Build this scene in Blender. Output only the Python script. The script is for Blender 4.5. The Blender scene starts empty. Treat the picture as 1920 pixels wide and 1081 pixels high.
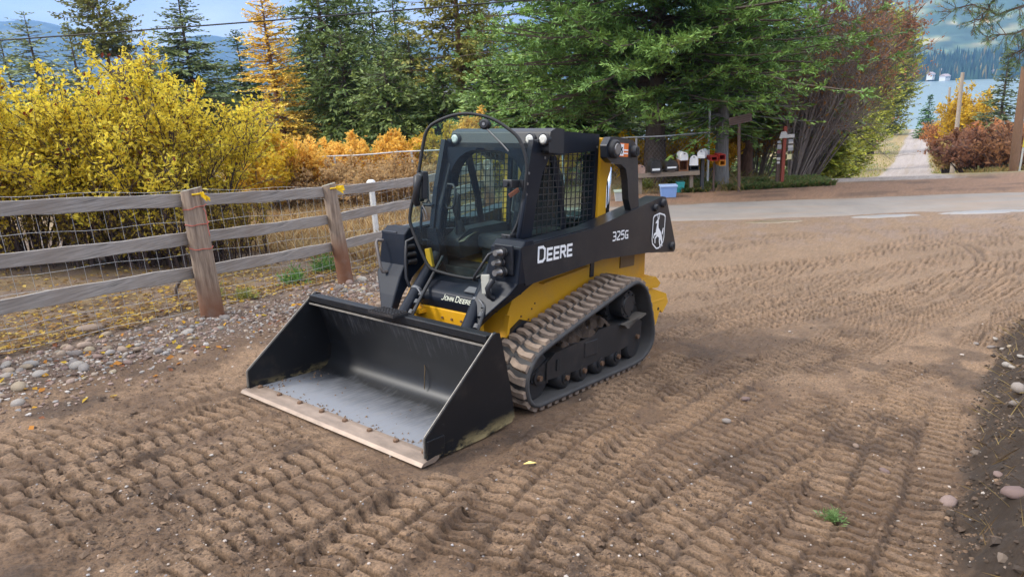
import bpy, bmesh, math, random
import numpy as np
from mathutils import Vector, Matrix
sc = bpy.context.scene
col = sc.collection
rng = np.random.default_rng(7)
random.seed(7)

# ------------------------------------------------------------------ camera, sky, sun, exposure
RW = np.array([[0.99855393, -0.01561273, -0.05144208],
               [-0.05375914, -0.29000003, -0.95551553],
               [0.0, 0.95689928, -0.29042]])           # world -> camera (x right, y down, z forward)
FPX = 1272.37
CAM = np.array([0.0, 0.0, 2.18843])
cd = bpy.data.cameras.new('camera'); cam = bpy.data.objects.new('camera', cd); col.objects.link(cam)
cd.sensor_width = 36.0; cd.sensor_fit = 'HORIZONTAL'; cd.lens = FPX / 1920 * 36.0
cd.clip_start = 0.05; cd.clip_end = 20000
mw = Matrix.Identity(4)
for i in range(3):
    mw[i][0] = RW[0][i]; mw[i][1] = -RW[1][i]; mw[i][2] = -RW[2][i]; mw[i][3] = CAM[i]
cam.matrix_world = mw
sc.camera = cam

SUN_AZ, SUN_EL = math.radians(-98), math.radians(42)   # azimuth from +Y towards +X
world = bpy.data.worlds.new("World"); sc.world = world; world.use_nodes = True
wt = world.node_tree; wt.nodes.clear()
def wn(t, **k):
    n = wt.nodes.new(t)
    for a, b in k.items(): setattr(n, a, b)
    return n
wo = wn('ShaderNodeOutputWorld'); wb = wn('ShaderNodeBackground'); wb2 = wn('ShaderNodeBackground'); wadd = wn('ShaderNodeMixShader')
sky = wn('ShaderNodeTexSky', sky_type='NISHITA', sun_disc=False, sun_elevation=SUN_EL, sun_rotation=SUN_AZ)
wb.inputs['Strength'].default_value = 0.10
wt.links.new(sky.outputs[0], wb.inputs['Color'])
tc = wn('ShaderNodeTexCoord'); mp = wn('ShaderNodeMapping'); mp.inputs['Scale'].default_value = (1.1, 1.1, 4.2); mp.inputs['Location'].default_value = (0.35, 0.1, 0.4)
wt.links.new(tc.outputs['Generated'], mp.inputs['Vector'])
nz = wn('ShaderNodeTexNoise'); nz.inputs['Scale'].default_value = 2.2; nz.inputs['Detail'].default_value = 7; nz.inputs['Roughness'].default_value = 0.55
wt.links.new(mp.outputs[0], nz.inputs['Vector'])
cr = wn('ShaderNodeValToRGB')
cr.color_ramp.elements[0].position = 0.34; cr.color_ramp.elements[0].color = (0.37, 0.43, 0.66, 1)
cr.color_ramp.elements[1].position = 0.66; cr.color_ramp.elements[1].color = (0.88, 0.90, 0.98, 1)
wt.links.new(nz.outputs['Fac'], cr.inputs['Fac'])
# overcast sky grows brighter towards the zenith all the way round
sp = wn('ShaderNodeSeparateXYZ'); wt.links.new(tc.outputs['Generated'], sp.inputs[0])
mr = wn('ShaderNodeMapRange'); mr.inputs['From Min'].default_value = 0.12; mr.inputs['From Max'].default_value = 0.75
mr.inputs['To Min'].default_value = 1.0; mr.inputs['To Max'].default_value = 2.6
wt.links.new(sp.outputs['Z'], mr.inputs['Value'])
mr2 = wn('ShaderNodeMapRange'); mr2.inputs['From Min'].default_value = 0.15; mr2.inputs['From Max'].default_value = 0.7; mr2.inputs['To Max'].default_value = 0.85
wt.links.new(sp.outputs['Z'], mr2.inputs['Value'])
wmx = wn('ShaderNodeMix', data_type='RGBA'); wt.links.new(mr2.outputs[0], wmx.inputs[0]); wt.links.new(cr.outputs[0], wmx.inputs[6]); wmx.inputs[7].default_value = (0.92, 0.92, 0.93, 1)
wt.links.new(wmx.outputs[2], wb2.inputs['Color']); wt.links.new(mr.outputs[0], wb2.inputs['Strength'])
wadd.inputs[0].default_value = 0.82
wt.links.new(wb.outputs[0], wadd.inputs[1]); wt.links.new(wb2.outputs[0], wadd.inputs[2]); wt.links.new(wadd.outputs[0], wo.inputs['Surface'])

sd = bpy.data.lights.new('sun', 'SUN'); sun = bpy.data.objects.new('sun', sd); col.objects.link(sun)
sd.energy = 2.6; sd.angle = math.radians(11); sd.color = (1.0, 0.95, 0.87)
sdir = Vector((math.sin(SUN_AZ) * math.cos(SUN_EL), math.cos(SUN_AZ) * math.cos(SUN_EL), math.sin(SUN_EL)))
sun.rotation_euler = sdir.to_track_quat('Z', 'Y').to_euler(); sun.location = (0, 0, 60)

vs = sc.view_settings; vs.view_transform = 'Standard'; vs.look = 'None'; vs.gamma = 1.0; vs.use_curve_mapping = False
vs.exposure = 0.55
sc.cycles.max_bounces = 6; sc.cycles.diffuse_bounces = 3; sc.cycles.transparent_max_bounces = 12
sc.cycles.volume_bounces = 0
try:
    sc.cycles.use_denoising = True; sc.cycles.denoiser = 'OPENIMAGEDENOISE'
except Exception: pass
sc.cycles.caustics_reflective = False; sc.cycles.caustics_refractive = False

# ------------------------------------------------------------------ helpers
def ray(u, v):
    return RW.T @ np.array([(u - 960) / FPX, (v - 540.5) / FPX, 1.0])
def at(u, v, y):
    d = ray(u, v); return CAM + d * (y / d[1])
def hsh(ix, iy, s):
    h = (ix.astype(np.int64) * 374761393 + iy.astype(np.int64) * 668265263 + s * 974711) & 0xFFFFFFFF
    h = ((h ^ (h >> 13)) * 1274126177) & 0xFFFFFFFF
    return ((h ^ (h >> 16)) & 0xFFFFFF) / float(0xFFFFFF)
def vnoise(x, y, s=0):
    x = np.asarray(x, float); y = np.asarray(y, float)
    ix = np.floor(x); iy = np.floor(y); fx = x - ix; fy = y - iy
    fx = fx * fx * (3 - 2 * fx); fy = fy * fy * (3 - 2 * fy)
    a = hsh(ix, iy, s); b = hsh(ix + 1, iy, s); c = hsh(ix, iy + 1, s); d = hsh(ix + 1, iy + 1, s)
    return (a * (1 - fx) + b * fx) * (1 - fy) + (c * (1 - fx) + d * fx) * fy
def fbm(x, y, s=0, o=4):
    r = 0; a = 0.5
    for k in range(o):
        r = r + a * vnoise(x * 2 ** k, y * 2 ** k, s + k * 17); a *= 0.5
    return r
def sstep(a, b, x):
    t = np.clip((np.asarray(x, float) - a) / (b - a), 0, 1); return t * t * (3 - 2 * t)
def ground_z(x, y):
    x = np.asarray(x, float); y = np.asarray(y, float)
    P = -(0.08282 * (x + 1.373) + 0.1093 * (y - 4.2041)) / 0.99055
    P = np.minimum(P, 1.1)
    L = -0.80 - 0.02 * (np.clip(x, -12, 14) - 3.5)
    k = 0.22; h = np.clip(0.5 + 0.5 * (P - L) / k, 0, 1)
    z = P * h + L * (1 - h) + k * h * (1 - h)
    drop = np.interp(y, [19.3, 58, 88, 190, 330, 700], [0, -6.15, -9.3, -14.7, -43, -60])
    z = z + drop * sstep(5.5, 9.5, x - 0.02 * np.clip(y - 20, 0, 200))
    return z
def gz(x, y): return float(ground_z(x, y))
def gp(u, v):
    """point of the ground under a pixel of the photograph"""
    d = ray(u, v); t = 1.0
    for _ in range(4000):
        p = CAM + d * t
        if p[2] <= gz(p[0], p[1]): break
        t += 0.01 + t * 0.002
    return CAM + d * t

def tag(o, label=None, cat=None, group=None, kind=None):
    if label: o['label'] = label
    if cat: o['category'] = cat
    if group: o['group'] = group
    if kind: o['kind'] = kind
    return o
def empty(name, loc, rz=0.0):
    o = bpy.data.objects.new(name, None); col.objects.link(o); o.location = loc; o.rotation_euler = (0, 0, rz)
    o.empty_display_size = 0.2
    return o
def copy_tree(o, parent=None):
    c = o.copy(); col.objects.link(c)
    if parent is not None: c.parent = parent
    for ch in list(o.children): copy_tree(ch, c)
    return c

class MB:
    def __init__(s): s.v = []; s.f = []; s.m = []; s.sm = []
    def add(s, vs, fs, m=0, smooth=False):
        b = len(s.v); s.v += [tuple(map(float, p)) for p in vs]
        for f in fs: s.f.append([b + i for i in f]); s.m.append(m); s.sm.append(smooth)
    def box(s, c, d, rot=None, m=0):
        x, y, z = d[0] / 2, d[1] / 2, d[2] / 2
        P = [Vector(p) for p in [(-x, -y, -z), (x, -y, -z), (x, y, -z), (-x, y, -z), (-x, -y, z), (x, -y, z), (x, y, z), (-x, y, z)]]
        if rot is not None: P = [rot @ p for p in P]
        P = [p + Vector(c) for p in P]
        s.add(P, [(0, 3, 2, 1), (4, 5, 6, 7), (0, 1, 5, 4), (1, 2, 6, 5), (2, 3, 7, 6), (3, 0, 4, 7)], m)
    def bar(s, a, b, w, h, up=(0, 0, 1), m=0):
        a = Vector(a); b = Vector(b); d = (b - a); L = d.length; d.normalize()
        sx = d.cross(Vector(up))
        if sx.length < 1e-4: sx = d.cross(Vector((1, 0, 0)))
        sx.normalize(); uz = sx.cross(d)
        R = Matrix((d, -sx, uz)).transposed()
        s.box((a + b) / 2, (L, w, h), R, m)
    def prism(s, poly, axis, a0, a1, m=0, smooth=False):
        n = len(poly)
        def pt(p, a):
            return {'y': (p[0], a, p[1]), 'x': (a, p[0], p[1]), 'z': (p[0], p[1], a)}[axis]
        V = [pt(p, a0) for p in poly] + [pt(p, a1) for p in poly]
        F = [list(range(n))[::-1], list(range(n, 2 * n))]
        s.add(V, F, m)
        s.add(V, [(i, (i + 1) % n, n + (i + 1) % n, n + i) for i in range(n)], m, smooth)
    def loft(s, rings, m=0, cap=True, smooth=False, closed=True):
        n = len(rings[0]); V = [p for r in rings for p in r]; F = []
        for k in range(len(rings) - 1):
            for i in range(n if closed else n - 1):
                j = (i + 1) % n; F.append((k * n + i, k * n + j, (k + 1) * n + j, (k + 1) * n + i))
        s.add(V, F, m, smooth)
        if cap: s.add(V, [list(range(n))[::-1], [(len(rings) - 1) * n + i for i in range(n)]], m)
    def tube(s, pts, r, n=8, m=0, cap=True, smooth=True):
        pts = [Vector(p) for p in pts]; rs = r if isinstance(r, (list, tuple)) else [r] * len(pts)
        rings = []; prev = None
        for i, p in enumerate(pts):
            d = (pts[min(i + 1, len(pts) - 1)] - pts[max(i - 1, 0)]).normalized()
            if prev is None:
                u = d.cross(Vector((0, 0, 1)))
                if u.length < 1e-3: u = d.cross(Vector((1, 0, 0)))
                u.normalize()
            else:
                u = prev - d * prev.dot(d); u.normalize()
            w = d.cross(u); prev = u
            rings.append([p + (u * math.cos(2 * math.pi * k / n) + w * math.sin(2 * math.pi * k / n)) * rs[i] for k in range(n)])
        s.loft(rings, m, cap, smooth)
    def cyl(s, a, b, r, n=20, m=0): s.tube([a, b], r, n, m)
    def build(s, name, mats, parent=None, bevel=0, seg=2, off=None):
        me = bpy.data.meshes.new(name)
        v = s.v if off is None else [(p[0] - off[0], p[1] - off[1], p[2] - off[2]) for p in s.v]
        me.from_pydata(v, [], s.f)
        for mt in (mats if isinstance(mats, (list, tuple)) else [mats]): me.materials.append(mt)
        me.polygons.foreach_set('material_index', s.m); me.polygons.foreach_set('use_smooth', s.sm)
        me.update()
        o = bpy.data.objects.new(name, me); col.objects.link(o)
        if parent is not None: o.parent = parent
        if bevel:
            bm = o.modifiers.new('bevel', 'BEVEL'); bm.width = bevel; bm.segments = seg; bm.limit_method = 'ANGLE'; bm.angle_limit = math.radians(40)
            bm.harden_normals = False
        return o
def tri_mesh(name, V, F, mats, parent=None, C=None, mi=None, smooth=False):
    """fast mesh from numpy arrays; F is (m,3) or (m,4)"""
    V = np.asarray(V, np.float32); F = np.asarray(F, np.int32); k = F.shape[1]
    me = bpy.data.meshes.new(name)
    me.vertices.add(len(V)); me.vertices.foreach_set('co', V.ravel())
    me.loops.add(F.size); me.loops.foreach_set('vertex_index', F.ravel())
    me.polygons.add(len(F)); me.polygons.foreach_set('loop_start', np.arange(0, F.size, k, dtype=np.int32))
    me.polygons.foreach_set('loop_total', np.full(len(F), k, np.int32))
    for mt in (mats if isinstance(mats, (list, tuple)) else [mats]): me.materials.append(mt)
    if mi is not None: me.polygons.foreach_set('material_index', np.asarray(mi, np.int32))
    me.polygons.foreach_set('use_smooth', np.full(len(F), smooth))
    if C is not None:
        a = me.attributes.new('Col', 'FLOAT_COLOR', 'POINT')
        C = np.asarray(C, np.float32)
        if C.shape[1] == 3: C = np.concatenate([C, np.ones((len(C), 1), np.float32)], 1)
        a.data.foreach_set('color', C.ravel())
    me.update(); me.validate()
    o = bpy.data.objects.new(name, me); col.objects.link(o)
    if parent is not None: o.parent = parent
    return o

# ------------------------------------------------------------------ materials
class NT:
    def __init__(s, name):
        s.m = bpy.data.materials.new(name); s.m.use_nodes = True; s.t = s.m.node_tree; s.t.nodes.clear()
        s.out = s.n('ShaderNodeOutputMaterial')
    def n(s, t, **k):
        n = s.t.nodes.new(t)
        for a, b in k.items():
            if hasattr(n, a): setattr(n, a, b)
        return n
    def l(s, a, b): s.t.links.new(a, b)
    def coord(s, kind='Object', scale=(1, 1, 1)):
        c = s.n('ShaderNodeTexCoord'); m = s.n('ShaderNodeMapping'); m.inputs['Scale'].default_value = scale
        s.l(c.outputs[kind], m.inputs[0]); return m.outputs[0]
    def noise(s, vec, scale, detail=5, rough=0.6, out='Fac'):
        n = s.n('ShaderNodeTexNoise'); n.inputs['Scale'].default_value = scale; n.inputs['Detail'].default_value = detail; n.inputs['Roughness'].default_value = rough
        s.l(vec, n.inputs['Vector']); return n.outputs[out]
    def ramp(s, fac, a, ca, b, cb):
        r = s.n('ShaderNodeValToRGB'); r.color_ramp.elements[0].position = a; r.color_ramp.elements[1].position = b
        f4 = lambda c: (c, c, c, 1) if isinstance(c, (int, float)) else (*c[:3], 1)
        r.color_ramp.elements[0].color = f4(ca); r.color_ramp.elements[1].color = f4(cb)
        s.l(fac, r.inputs[0]); return r.outputs[0]
    def mix(s, fac, a, b, mode='MIX'):
        m = s.n('ShaderNodeMix', data_type='RGBA', blend_type=mode)
        for sock, val in ((m.inputs[0], fac), (m.inputs[6], a), (m.inputs[7], b)):
            if isinstance(val, bpy.types.NodeSocket): s.l(val, sock)
            elif isinstance(val, (int, float)): sock.default_value = val
            else: sock.default_value = (*val[:3], 1)
        return m.outputs[2]
    def math(s, op, a, b=0.0):
        m = s.n('ShaderNodeMath', operation=op)
        for i, v in enumerate((a, b)):
            if isinstance(v, bpy.types.NodeSocket): s.l(v, m.inputs[i])
            else: m.inputs[i].default_value = v
        return m.outputs[0]
    def bsdf(s, color, rough=0.5, metal=0.0, bump=None, bstr=0.3, bdist=0.01, **k):
        b = s.n('ShaderNodeBsdfPrincipled')
        for nm, v in (('Base Color', color), ('Roughness', rough), ('Metallic', metal), *k.items()):
            if isinstance(v, bpy.types.NodeSocket): s.l(v, b.inputs[nm])
            elif isinstance(v, (int, float)): b.inputs[nm].default_value = v
            else: b.inputs[nm].default_value = (*v[:3], 1)
        if bump is not None:
            bp = s.n('ShaderNodeBump'); bp.inputs['Strength'].default_value = bstr; bp.inputs['Distance'].default_value = bdist
            s.l(bump, bp.inputs['Height']); s.l(bp.outputs[0], b.inputs['Normal'])
        s.l(b.outputs[0], s.out.inputs['Surface']); s.b = b
        return s.m
def paint(name, c, rough=0.4, metal=0.0, dust=(0.30, 0.22, 0.15), amount=0.35, scale=3.0, bump=0.05, fine=40, spec=0.5):
    """painted or moulded surface with a little dust, streaks and uneven gloss"""
    t = NT(name); v = t.coord()
    n1 = t.noise(v, scale, 8, 0.65); n2 = t.noise(v, fine, 4, 0.6)
    d = t.ramp(n1, 0.48, 0.0, 0.78, 1.0); d2 = t.math('MULTIPLY', d, amount); d3 = t.math('MULTIPLY', d2, t.ramp(n2, 0.35, 0.3, 0.7, 1.0))
    vc = t.mix(t.math('MULTIPLY', n2, 0.25), c, tuple(x * 0.75 for x in c))
    cc = t.mix(d3, vc, dust)
    r = t.math('ADD', t.math('MULTIPLY', n1, 0.25), rough - 0.1)
    return t.bsdf(cc, r, metal, n2, bump, 0.004, **{'Specular IOR Level': spec})
def plain(name, c, rough=0.6, metal=0.0, var=0.3, scale=12.0, bump=0.2, stretch=(1, 1, 1), dist=0.006):
    t = NT(name); v = t.coord(scale=stretch); n = t.noise(v, scale, 7, 0.65)
    cc = t.ramp(n, 0.28, tuple(x * (1 - var) for x in c), 0.75, tuple(min(1, x * (1 + var)) for x in c))
    return t.bsdf(cc, rough, metal, n, bump, dist)
def leafmat(name, trans=0.3, rough=0.6, spec=0.25):
    t = NT(name); a = t.n('ShaderNodeAttribute'); a.attribute_name = 'Col'
    b = t.n('ShaderNodeBsdfPrincipled'); b.inputs['Roughness'].default_value = rough
    b.inputs['Specular IOR Level'].default_value = spec
    t.l(a.outputs['Color'], b.inputs['Base Color'])
    tr = t.n('ShaderNodeBsdfTranslucent'); t.l(a.outputs['Color'], tr.inputs['Color'])
    m = t.n('ShaderNodeMixShader'); m.inputs[0].default_value = trans
    t.l(b.outputs[0], m.inputs[1]); t.l(tr.outputs[0], m.inputs[2]); t.l(m.outputs[0], t.out.inputs['Surface'])
    return t.m
def stonemat(name, c):
    t = NT(name); oi = t.n('ShaderNodeObjectInfo'); v = t.coord()
    n = t.noise(v, 14, 6, 0.65); n2 = t.noise(v, 70, 3)
    hs = t.n('ShaderNodeHueSaturation'); hs.inputs['Color'].default_value = (*c, 1)
    t.l(t.math('ADD', t.math('MULTIPLY', oi.outputs['Random'], 0.55), 0.50), hs.inputs['Value'])
    t.l(t.math('ADD', t.math('MULTIPLY', oi.outputs['Random'], 0.05), 0.475), hs.inputs['Hue'])
    cc = t.mix(t.ramp(n, 0.30, 0.0, 0.68, 0.80), hs.outputs[0], (0.17, 0.115, 0.078))
    return t.bsdf(cc, 0.88, 0, n2, 0.5, 0.006)
# ------------------------------------------------------------------ terrain
MACH = np.array([[-0.62125209, 0.77922154, 0.08282288],
                 [-0.77152828, -0.6267358, 0.10929931],
                 [0.13707644, 0.00400223, 0.99055239]])   # loader frame (x forward, y its left, z up) -> world
MORG = np.array([-1.37302494, 4.2040622, 0.0])
P1 = np.array([-3.464, 7.451]); FD = np.array([0.4275, 0.904]); FD = FD / np.linalg.norm(FD); FN = np.array([FD[1], -FD[0]]); FSP = 2.41
edge_px = [(1752, 1100), (1772, 960), (1795, 820), (1828, 720), (1862, 645), (1905, 598), (1990, 568)]
EDGE = np.array([gp(*p)[:2] for p in edge_px])
EDGE = np.concatenate([[[EDGE[0][0] - 0.45 * (EDGE[0][1] + 1), -1.0]], EDGE])
def bank(x, y):
    xe = np.interp(y, EDGE[:, 1], EDGE[:, 0]); d = (np.asarray(x) - xe) * 0.85
    fade = 1 - sstep(EDGE[-1][1] - 1.2, EDGE[-1][1] + 0.6, y)
    return d, fade
base_ground = ground_z
def ground_z(x, y):
    d, fade = bank(x, y)
    return base_ground(x, y) + fade * (0.30 * sstep(0.02, 0.50, d) + 0.12 * sstep(0.5, 1.6, d))

PATHS = [
    [(1250, 600), (1450, 560), (1650, 520), (1920, 440)], [(1240, 520), (1450, 500), (1700, 470), (1940, 420)],
    [(1250, 470), (1350, 490), (1520, 505)], [(1280, 480), (1420, 455), (1600, 430)],
    [(1300, 680), (1500, 620), (1750, 540), (1950, 500)], [(1300, 560), (1500, 530), (1700, 500), (1960, 470)],
    [(1925, 640), (1870, 520), (1790, 440)], [(1300, 740), (1560, 650), (1760, 590), (1920, 530)],
    [(1500, 700), (1700, 620), (1900, 510)], [(1240, 640), (1400, 590), (1600, 545)],
    [(480, 760), (300, 830), (100, 900), (-60, 960)], [(420, 720), (240, 780), (60, 840), (-60, 880)],
    [(640, 860), (480, 920), (250, 1010), (40, 1100)], [(560, 800), (380, 870), (160, 950), (-60, 1040)],
    [(720, 930), (560, 1000), (380, 1100)], [(870, 905), (740, 990), (600, 1110)],
    [(1330, 650), (1190, 735), (1077, 812), (985, 905), (900, 1000), (820, 1110)],
    [(1420, 680), (1290, 760), (1150, 860), (1050, 960), (960, 1100)],
    [(1740, 690), (1500, 790), (1347, 866), (1201, 957), (1110, 1035), (1050, 1110)],
    [(1560, 850), (1480, 940), (1400, 1030), (1340, 1110)],
    [(1640, 1110), (1692, 960), (1728, 830), (1768, 735), (1820, 668), (1885, 605), (1975, 562)],
    [(1480, 1110), (1560, 980), (1620, 880)],
    [(560, 740), (380, 800), (180, 862), (-60, 930)], [(700, 880), (520, 962), (330, 1050), (240, 1110)], [(800, 950), (690, 1035), (610, 1110)], [(200, 960), (80, 1030), (-40, 1100)],
    [(1400, 735), (1250, 832), (1120, 935), (1000, 1060)], [(1700, 760), (1560, 822), (1430, 905), (1300, 1005), (1200, 1110)], [(1650, 750), (1600, 890), (1550, 1010), (1505, 1110)],
    [(1260, 640), (1450, 602), (1650, 560), (1910, 490)], [(1290, 455), (1500, 440), (1760, 428)], [(1240, 560), (1500, 503), (1800, 430)], [(1300, 522), (1600, 482), (1930, 400)], [(1450, 690), (1640, 600), (1800, 520)],
    [(1290, 700), (1130, 800), (1030, 880), (930, 990), (860, 1110)],
]
def resample(pts, step):
    pts = np.asarray(pts, float)
    # smooth with a Catmull-Rom pass
    ext = np.vstack([2 * pts[0] - pts[1], pts, 2 * pts[-1] - pts[-2]]); out = []
    for i in range(1, len(ext) - 2):
        p0, p1, p2, p3 = ext[i - 1:i + 3]
        for t in np.linspace(0, 1, 14, endpoint=False):
            out.append(0.5 * ((2 * p1) + (-p0 + p2) * t + (2 * p0 - 5 * p1 + 4 * p2 - p3) * t * t + (-p0 + 3 * p1 - 3 * p2 + p3) * t ** 3))
    out.append(pts[-1]); out = np.array(out)
    L = np.concatenate([[0], np.cumsum(np.linalg.norm(np.diff(out, axis=0), axis=1))])
    s = np.arange(0, L[-1], step)
    return np.stack([np.interp(s, L, out[:, 0]), np.interp(s, L, out[:, 1])], 1)
WPATHS = [resample([gp(*p)[:2] for p in P], 0.35) for P in PATHS]

def ground_detail(X, Y):
    """height of ruts, bars and clods above ground_z, and how firmly the soil is pressed"""
    lump = (fbm(X * 1.3, Y * 1.3, 3, 3) - 0.45) * 0.075
    mid = (fbm(X * 6, Y * 6, 5, 3) - 0.45) * 0.035
    crumb = (fbm(X * 26, Y * 26, 9, 3) - 0.42)
    crumb = np.sign(crumb) * np.abs(crumb) ** 0.8 * 0.030 + (vnoise(X * 70, Y * 70, 12) - 0.5) * 0.008
    H = np.zeros_like(X); press = np.zeros_like(X); barc = np.zeros_like(X)
    for k, W in enumerate(WPATHS):
        r = np.random.default_rng(100 + k); ph = r.random(); depth = 0.024 + 0.016 * r.random(); strong = 0.75 + 0.25 * r.random()
        s0 = 0.0
        for a, b in zip(W[:-1], W[1:]):
            d = b - a; L = np.hypot(*d); d = d / L
            sel = np.where((np.abs(X - (a[0] + b[0]) / 2) < L / 2 + 0.4) & (np.abs(Y - (a[1] + b[1]) / 2) < L / 2 + 0.4))[0]
            if len(sel):
                x = X[sel] - a[0]; y = Y[sel] - a[1]
                u = x * d[0] + y * d[1]; t = -x * d[1] + y * d[0]
                ok = (u >= -1e-6) & (u < L) & (np.abs(t) < 0.36); sel = sel[ok]; u = u[ok]; t = t[ok]
                s = s0 + u; xs = X[sel]; ys = Y[sel]
                wob = (vnoise(xs * 3, ys * 3, 21) - 0.5) * 0.05
                wear = sstep(0.16, 0.32, vnoise(xs * 1.1 + k * 7, ys * 1.1, 31)) * strong
                tt = t + wob * 0.5
                half = np.where(tt > 0.02, 0.5, 0.0)
                c = (s + 0.010 * np.sin(np.abs(tt) * 26)) / 0.104 + half + ph
                tri = np.abs((c % 1.0) - 0.5) * 2
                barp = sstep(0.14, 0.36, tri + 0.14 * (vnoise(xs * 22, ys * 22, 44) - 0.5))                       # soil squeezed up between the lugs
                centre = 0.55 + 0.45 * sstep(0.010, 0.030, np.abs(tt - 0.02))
                inw = 1 - sstep(0.180, 0.205, np.abs(tt))
                berm = np.exp(-((np.abs(tt) - 0.225) / 0.035) ** 2)
                w = inw * wear
                imp = -depth + ((0.050 + 0.014 * (vnoise(xs * 7, ys * 7, 43) - 0.5) * 2) * barp * centre + 0.006 * (1 - centre)) + 0.30 * lump[sel]
                H[sel] = H[sel] * (1 - 0.85 * w) + imp * w + berm * 0.024 * wear * (0.4 + 1.2 * vnoise(xs * 5, ys * 5, 41))
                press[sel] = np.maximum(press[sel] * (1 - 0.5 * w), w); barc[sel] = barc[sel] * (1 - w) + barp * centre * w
            s0 += L
    # the long pile of soil pushed up beside one of the ruts
    H = H + lump + mid * (1 - 0.7 * press) + crumb * (0.85 - 0.70 * press * barc)
    return H, press, barc

def build_ground():
    az = np.concatenate([np.radians(np.linspace(-180, -47, 26, endpoint=False)), np.radians(np.linspace(-47, -41, 24, endpoint=False)),
                         np.arctan(np.linspace(math.tan(math.radians(-41)), math.tan(math.radians(41)), 560)),
                         np.radians(np.linspace(41, 47, 24)[1:]), np.radians(np.linspace(47, 180, 27)[1:-1])])
    r = np.concatenate([np.linspace(0.4, 1.9, 10, endpoint=False), 1 / np.linspace(1 / 1.9, 1 / 16.5, 560), 1 / np.linspace(1 / 16.6, 1 / 60, 64)[1:], np.geomspace(60, 800, 40)[1:]])
    na, nr = len(az), len(r)
    A, Rr = np.meshgrid(az, r)
    Rf = np.where(np.abs(A) < math.radians(50), Rr / np.maximum(np.cos(A), 0.62), Rr * 1.55)
    X = (Rf * np.sin(A)).ravel(); Y = (Rf * np.cos(A)).ravel()
    Z = ground_z(X, Y)
    near = Y < 30
    Hd = np.zeros_like(X); pr = np.zeros_like(X); bc = np.zeros_like(X)
    i = np.where((np.hypot(X, Y) < 32) & (Y > -2))[0]
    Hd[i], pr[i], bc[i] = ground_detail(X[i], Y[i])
    road = sstep(13.3, 14.2, Y + 0.0 * X) * (1 - sstep(16.2, 16.7, Y)) * sstep(-1.6, -0.2, X)
    far = sstep(16.5, 20, Y)
    amp = (1 - 0.75 * sstep(10, 14, Y)) * (1 - 0.97 * road)
    # beneath the loader: flattened by its tracks and bucket
    q = (np.stack([X - MORG[0], Y - MORG[1], Z - MORG[2]], 1)) @ MACH
    foot = sstep(0.12, -0.02, np.abs(q[:, 1]) - 1.0) * sstep(-3.3, -3.0, q[:, 0]) * sstep(0.10, 0.0, q[:, 0])
    Hd = Hd * amp * (1 - 0.8 * foot) - 0.012 * foot
    v = (X - P1[0]) * FN[0] + (Y - P1[1]) * FN[1]
    vv = v + (vnoise(X * 1.5, Y * 1.5, 77) - 0.5) * 0.5
    grav = sstep(1.05, 0.65, vv) * (Y < 17)
    behind = sstep(-0.1, -0.7, vv) * (Y < 18) 
    d, fade = bank(X, Y); bk = sstep(0.0, 0.15, d + (vnoise(X * 4, Y * 4, 5) - .5) * 0.12) * fade
    bankn = (fbm(X * 5, Y * 5, 55, 5) - 0.45) * 0.24
    Hd = Hd * (1 - 0.9 * np.maximum(grav, 0) * (X < 0)) + grav * (X < 0) * ((fbm(X * 3, Y * 3, 61, 4) - 0.45) * 0.09) * (1 - foot)
    Hd = Hd * (1 - bk) + bankn * bk
    Hd = Hd * (1 - 0.9 * sstep(17, 30, np.hypot(X, Y)))
    Z = Z + Hd - 0.015 * road
    # ---- soil colours
    n1 = fbm(X * 0.55, Y * 0.55, 200, 4); n2 = fbm(X * 4, Y * 4, 210, 4); n3 = vnoise(X * 40, Y * 40, 220)
    dry = np.array([0.338, 0.211, 0.120]); brown = np.array([0.168, 0.098, 0.053]); dark = np.array([0.055, 0.034, 0.022]); sand = np.array([0.305, 0.200, 0.120])
    def mixc(C, c, w): return C * (1 - w[:, None]) + np.asarray(c) * w[:, None]
    C = np.tile(brown, (len(X), 1))
    C = mixc(C, dry, sstep(0.38, 0.62, 0.55 * n1 + 0.45 * n2))
    C = mixc(C, sand, sstep(6.4, 10.5, Y + 0.25 * X) * 0.8)
    wet = sstep(0.50, 0.62, fbm(X * 0.8 + 3, Y * 0.8, 230, 3)) * (1 - sstep(5.5, 8, Y)) * sstep(0.8, 2.6, X)
    wet = np.maximum(wet, sstep(0.55, 0.66, fbm(X * 2.2, Y * 2.2, 231, 4)) * 0.7 * (1 - sstep(6, 9, Y)))
    C = mixc(C, dark, wet * 0.8)
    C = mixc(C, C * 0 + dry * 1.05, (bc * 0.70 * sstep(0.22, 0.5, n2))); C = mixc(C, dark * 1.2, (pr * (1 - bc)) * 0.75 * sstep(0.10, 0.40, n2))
    C = mixc(C, np.array([0.20, 0.140, 0.100]), grav * 0.8)
    C = mixc(C, np.array([0.10, 0.065, 0.042]), grav * sstep(0.45, 0.6, n2) * 0.6)
    C = mixc(C, np.array([0.25, 0.165, 0.065]), behind * sstep(0.35, 0.6, n2) * 0.85)
    C = mixc(C, np.array([0.095, 0.062, 0.035]), behind * sstep(0.52, 0.66, fbm(X * 3, Y * 3, 240, 3)) * 0.7)
    C = mixc(C, np.array([0.040, 0.026, 0.016]), bk * 0.95); C = mixc(C, np.array([0.33, 0.25, 0.11]), bk * sstep(0.35, 1.0, d) * sstep(0.48, 0.62, n2) * 0.7)
    mud = sstep(11.6, 12.9, Y + n1 * 1.0) * (1 - sstep(16.0, 16.5, Y))
    C = mixc(C, np.array([0.27, 0.19, 0.14]), mud * 0.8 * sstep(0.35, 0.6, n2))
    shoulder = sstep(16.1, 16.5, Y) * (1 - sstep(17.4, 19.0, Y - 0.12 * np.clip(X - 4, 0, 12)))
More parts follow.
